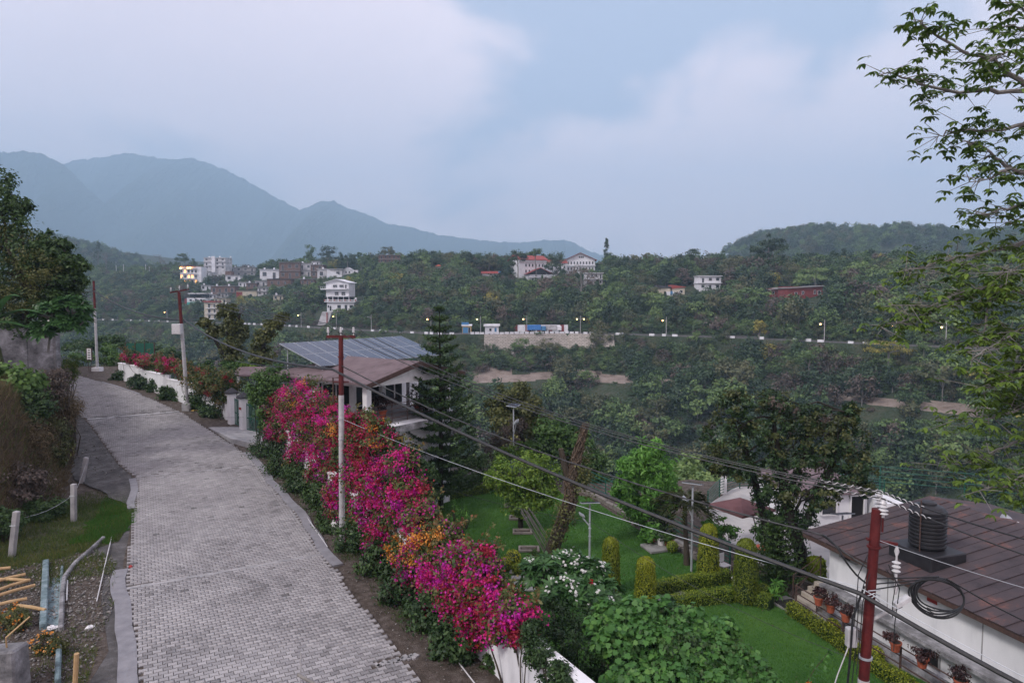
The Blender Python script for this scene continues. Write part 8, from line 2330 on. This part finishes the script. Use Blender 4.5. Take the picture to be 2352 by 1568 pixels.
# foreground corner: concrete stub wall, marigold bush
q = ptz(32, 1575, 0); zt = at_y(32, 1482, q.y).z
r_ = thing('concrete_stub', 'black stained concrete stub with a broken top in the bottom left corner', 'wall', q)
MB().hexa([(q.x - .55, q.y - .35, -.3), (q.x + .32, q.y - .4, -.3), (q.x + .30, q.y + .2, -.3), (q.x - .5, q.y + .25, -.3), (q.x - .52, q.y - .33, zt - .02), (q.x + .30, q.y - .38, zt + .06), (q.x + .28, q.y + .18, zt + .03), (q.x - .48, q.y + .23, zt - .05)]).build('block', M['concrete_stained'], r_, world=True, bevel=.05)
MB().tube([(q.x - .05, q.y - .1, zt), (q.x + .02, q.y - .2, zt + .3), (q.x + .3, q.y + .2, zt + .6)], .02, 5).build('bent_bar', M['bamboo'], r_, world=True)
def marigold(px_, py_, rx, ry, label, seed):
    c = ptz(px_, py_ + ry * .6, 0)
    bl = px_blobs([(px_, py_, rx, ry, c.y), (px_ + rx * .5, py_ + ry * .3, rx * .6, ry * .6, c.y - .2)], c.y, .9)
    r_ = bush('marigold_bush', label, c, bl, 'leaf_olive', 1100, .07, seed, 'marigold bushes in the corner', nclump=18)
    rng = np.random.default_rng(seed); V, F, rr = flowers(rng, bl, 22, 7, .05, .03); link('flowers', fast_mesh('flowers', V, F, rr), M['bract_orange'], r_)
marigold(112, 1475, 36, 30, 'marigold bush with small orange flowers over the drain', 341)
marigold(30, 1420, 40, 30, 'marigold bush at the left edge below the bamboo pile', 342)
# near thin rod and stick at the bottom centre
a = at_y(688, 1600, 9.0); b = at_y(692, 1497, 9.0)
o = MB().tube([Vector((a.x, a.y, -.3)), a, b], [.014, .014, .012], 8).build('steel_rod', M['pole_grey'], None, smooth=True); tag(o, 'thin grey upright rod rising from the bottom edge over the road', 'rod')
a = at_y(684, 1548, 8.9); b = at_y(740, 1580, 8.6)
o = MB().tube([a, a.lerp(b, .5), b, b + (b - a)], .022, 8).build('wooden_stick', M['bark_grey'], None, smooth=True); tag(o, 'weathered stick tied across the thin grey rod', 'stick')
# signboard at the bend
p = hit(207, 858, 20, 90)
r_ = thing('signboard', 'small white roadside signboard on two rusty legs beside the far left pole', 'sign', p, R(-20))
zt = at_y(207, 800, p.y).z - p.z; zb = at_y(207, 826, p.y).z - p.z; hw = px_size(7, p.y)
bd = MB().box(-hw, hw, -.03, .03, zb, zt).build('board', M['sign_white'], r_)
MB().box(-hw - .04, -hw, -.05, .05, zb - .04, zt + .04).box(hw, hw + .04, -.05, .05, zb - .04, zt + .04).box(-hw, hw, -.05, .05, zt, zt + .04).box(-hw, hw, -.05, .05, zb - .04, zb).build('frame', M['rust_iron'], r_)
for k in range(5): MB().box(-hw * (.6 if k else .35), hw * (.6 if k else .35), -.037, -.031, zt - .22 - .21 * k, zt - .13 - .21 * k).build('text_line', M['ink'], bd)
for s in (-1, 1): MB().tube([(s * hw * .8, 0, zb), (s * hw * .25, 0, -.2)], .025, 6).build('leg', M['rust_iron'], r_)
# green mesh hoarding beyond the stepped wall
p = at_y(320, 808, 61)
r_ = thing('mesh_hoarding', 'dark green mesh fence panels behind the far end of the stepped wall', 'fence', (p.x, p.y, hgt(p.x, p.y)))
for k in range(3): MB().box(p.x - 1.2 + .85 * k, p.x - .4 + .85 * k, p.y, p.y + .04, p.z - .3, at_y(320, 788, 61).z).build('panel', M['green_paint'], r_, world=True)
for k in range(4): MB().box(p.x - 1.24 + .85 * k, p.x - 1.18 + .85 * k, p.y - .03, p.y + .07, hgt(p.x, p.y) - .2, at_y(320, 786, 61).z).build('post', M['rust_iron'], r_, world=True)
# small things lying about
for i, (px_, py_, m_, s, lb) in enumerate([(300, 1301, 'sign_red', .07, 'small red ball lying on the paving near the left edging'), (120, 1440, 'sign_white', .12, 'crumpled white scrap beside the drain'), (205, 1440, 'sign_white', .12, 'white scrap of paper on the gravel left of the edging'), (90, 1178, 'sign_white', .2, 'white plastic bag snagged on the plot fence wire')]):
    q = ptz(px_, py_, .06)
    o = MB().sphere((0, 0, 0), s, s * .7, s * (.9 if i == 0 else .4), 8, 6).build('litter', M[m_], None, smooth=(i == 0))
    if i:
        rr = random.Random(i)
        for v in o.data.vertices: v.co += Vector((rr.uniform(-1, 1), rr.uniform(-1, 1), rr.uniform(-.5, .5))) * s * .4
    o.location = q; tag(o, lb, 'litter')
o = MB().add([(-.5, 0, 0), (-.1, .12, .05), (.5, -.05, .03), (.1, -.1, 0), (-.4, .02, .06), (.3, .04, .1)], [(0, 1, 4), (1, 2, 5, 4), (2, 3, 5), (3, 0, 4, 5), (0, 3, 2, 1)]).build('yellow_cloth', M['yellow_paint'])
o.location = hit(440, 945, 20, 70) + Vector((0, 0, .05)); tag(o, 'yellow cloth scrap lying at the road edge below the stepped wall', 'litter')
q = ptz(771, 1222, 0); o = MB().sphere((0, 0, .22), .2, .2, .32, 10, 8).build('white_stone', M['pot_white']); o.location = q
tag(o, 'white washed marker stone on the verge beside the bougainvillea', 'stone')
q = Vector((-6.9, 26.4, 0)); o = MB().lathe([(.17, -.3), (.17, 1.5), (.2, 1.5), (.2, 1.62), (.05, 1.7)], 12).build('marker_post', M['pot_white']); o.location = q; tag(o, 'stubby white post top poking out beside the tall pole', 'post')

# ------------------------------------------------------------------ tree reaching in from the right
def right_tree():
    rng = np.random.default_rng(401); Y = 12.5
    base = Vector((16.5, 14.5, -3.0))
    root = thing('overhanging_tree', 'tall tree at the right edge reaching in with leafy drooping branches', 'tree', base)
    tr = MB(); tr.tube([base - Vector((0, 0, .3)), Vector((15.2, 13.6, 3)), Vector((13.9, 13.0, 8)), Vector((13.0, 12.8, 13)), Vector((13.2, 12.8, 17))], [.34, .28, .23, .17, .08], 10)
    tr.build('trunk', M['bark_grey'], root, world=True, smooth=True)
    br_ = [[(2480, 190), (2352, 210), (2270, 208), (2200, 212), (2110, 190), (2050, 170), (2015, 176)],
           [(2420, 230), (2352, 190), (2310, 165), (2280, 140), (2230, 128), (2160, 88), (2120, 52), (2098, 48)],
           [(2450, 100), (2352, 130), (2300, 120), (2250, 150)], [(2450, 60), (2380, 80), (2330, 60), (2260, 70)], [(2440, -20), (2352, 30), (2330, 10), (2310, 5)],
           [(2460, 250), (2352, 285), (2300, 300), (2230, 300), (2170, 305), (2152, 318)],
           [(2460, 420), (2352, 398), (2318, 388), (2290, 360), (2240, 330), (2212, 325)],
           [(2352, 398), (2310, 385), (2270, 410), (2225, 418)], [(2460, 450), (2352, 470), (2300, 480), (2270, 492), (2240, 490)], [(2440, 520), (2352, 505), (2310, 512)],
           [(2480, 520), (2352, 558), (2290, 575), (2200, 592), (2120, 610), (2060, 625)],
           [(2480, 700), (2352, 668), (2290, 660), (2230, 672), (2160, 705), (2090, 735), (2015, 748)],
           [(2352, 668), (2290, 655), (2220, 665), (2140, 700), (2050, 700)], [(2290, 660), (2272, 690), (2262, 750), (2260, 790)],
           [(2480, 700), (2352, 750), (2310, 780), (2260, 800), (2230, 830)], [(2480, 780), (2352, 830), (2300, 880), (2240, 890)],
           [(2480, 880), (2352, 935), (2280, 960), (2190, 965)], [(2480, 960), (2352, 1005), (2290, 1030), (2215, 1060), (2175, 1080)],
           [(2480, 1020), (2380, 1070), (2310, 1115), (2240, 1130)], [(2470, 900), (2380, 880), (2330, 900), (2290, 920)], [(2480, 620), (2380, 610), (2330, 620), (2290, 630)],
           [(2480, 1080), (2400, 1120), (2352, 1140)], [(2470, 860), (2390, 840), (2340, 850)], [(2470, 1000), (2400, 960), (2352, 970)]]
    P = []; A = []; Nn = []; tone = []
    for bi, pl_ in enumerate(br_):
        yb = Y + rng.uniform(-1.2, 1.0)
        pts = [at_y(a, b, yb + (1 - i / (len(pl_) - 1)) * .6) for i, (a, b) in enumerate(pl_)]
        n = len(pts); r0 = .055 if len(pl_) > 5 else .035
        anchor = Vector((13.1 + rng.uniform(0, .6), 12.9, pts[0].z - .6))
        # smooth the bends
        sm = [anchor]
        for i in range(n - 1):
            for k in range(3):
                t = k / 3; p0, p1 = pts[i], pts[i + 1]; sm.append(p0.lerp(p1, t) + Vector(rng.normal(size=3)) * .02)
        sm.append(pts[-1])
        MB().tube(sm, [r0 * (1 - .88 * i / (len(sm) - 1)) for i in range(len(sm))], 6).build('branch', M['bark_grey'], root, world=True, smooth=True)
        low = pl_[-1][1] > 560
        tw = MB()
        for i in range(2, len(sm)):
            f = i / (len(sm) - 1)
            if f < .28: continue
            for k in range(3 if not low else 5):
                c = sm[i].lerp(sm[i - 1], rng.uniform(0, 1))
                e = c + Vector((rng.normal() * .22, rng.normal() * .3, rng.normal() * .16 + (.0 if not low else -.02)))
                tw.tube([c, e], [.008, .004], 4)
                for q in range(2):
                    # a palmate leaf: leaflets fanning from one point and drooping
                    o_ = e + Vector(rng.normal(size=3)) * .06
                    hd = rng.uniform(0, 6.28); tn = rng.uniform(-.25, .25) + (.18 if low else -.05)
                    for j in range(6):
                        a = hd + (j - 2.5) * .62
                        g = Vector((math.cos(a), math.sin(a), -.35 + rng.normal() * .15))
                        P.append(tuple(o_)); A.append(tuple(g)); Nn.append(tuple(Vector((0, 0, 1)) + g * .35 + Vector(rng.normal(size=3)) * .15)); tone.append(np.clip(.45 + tn + rng.normal() * .15, 0, 1))
        tw.build('twigs', M['bark_grey'], root, world=True)
    V, F = leaves(rng, np.array(P), np.array(Nn), .135, .36, 'long', np.array(A), .45)
    link('leaves', fast_mesh('leaves', V, F, np.array(tone)), M['leaf_rightree'], root)
right_tree()
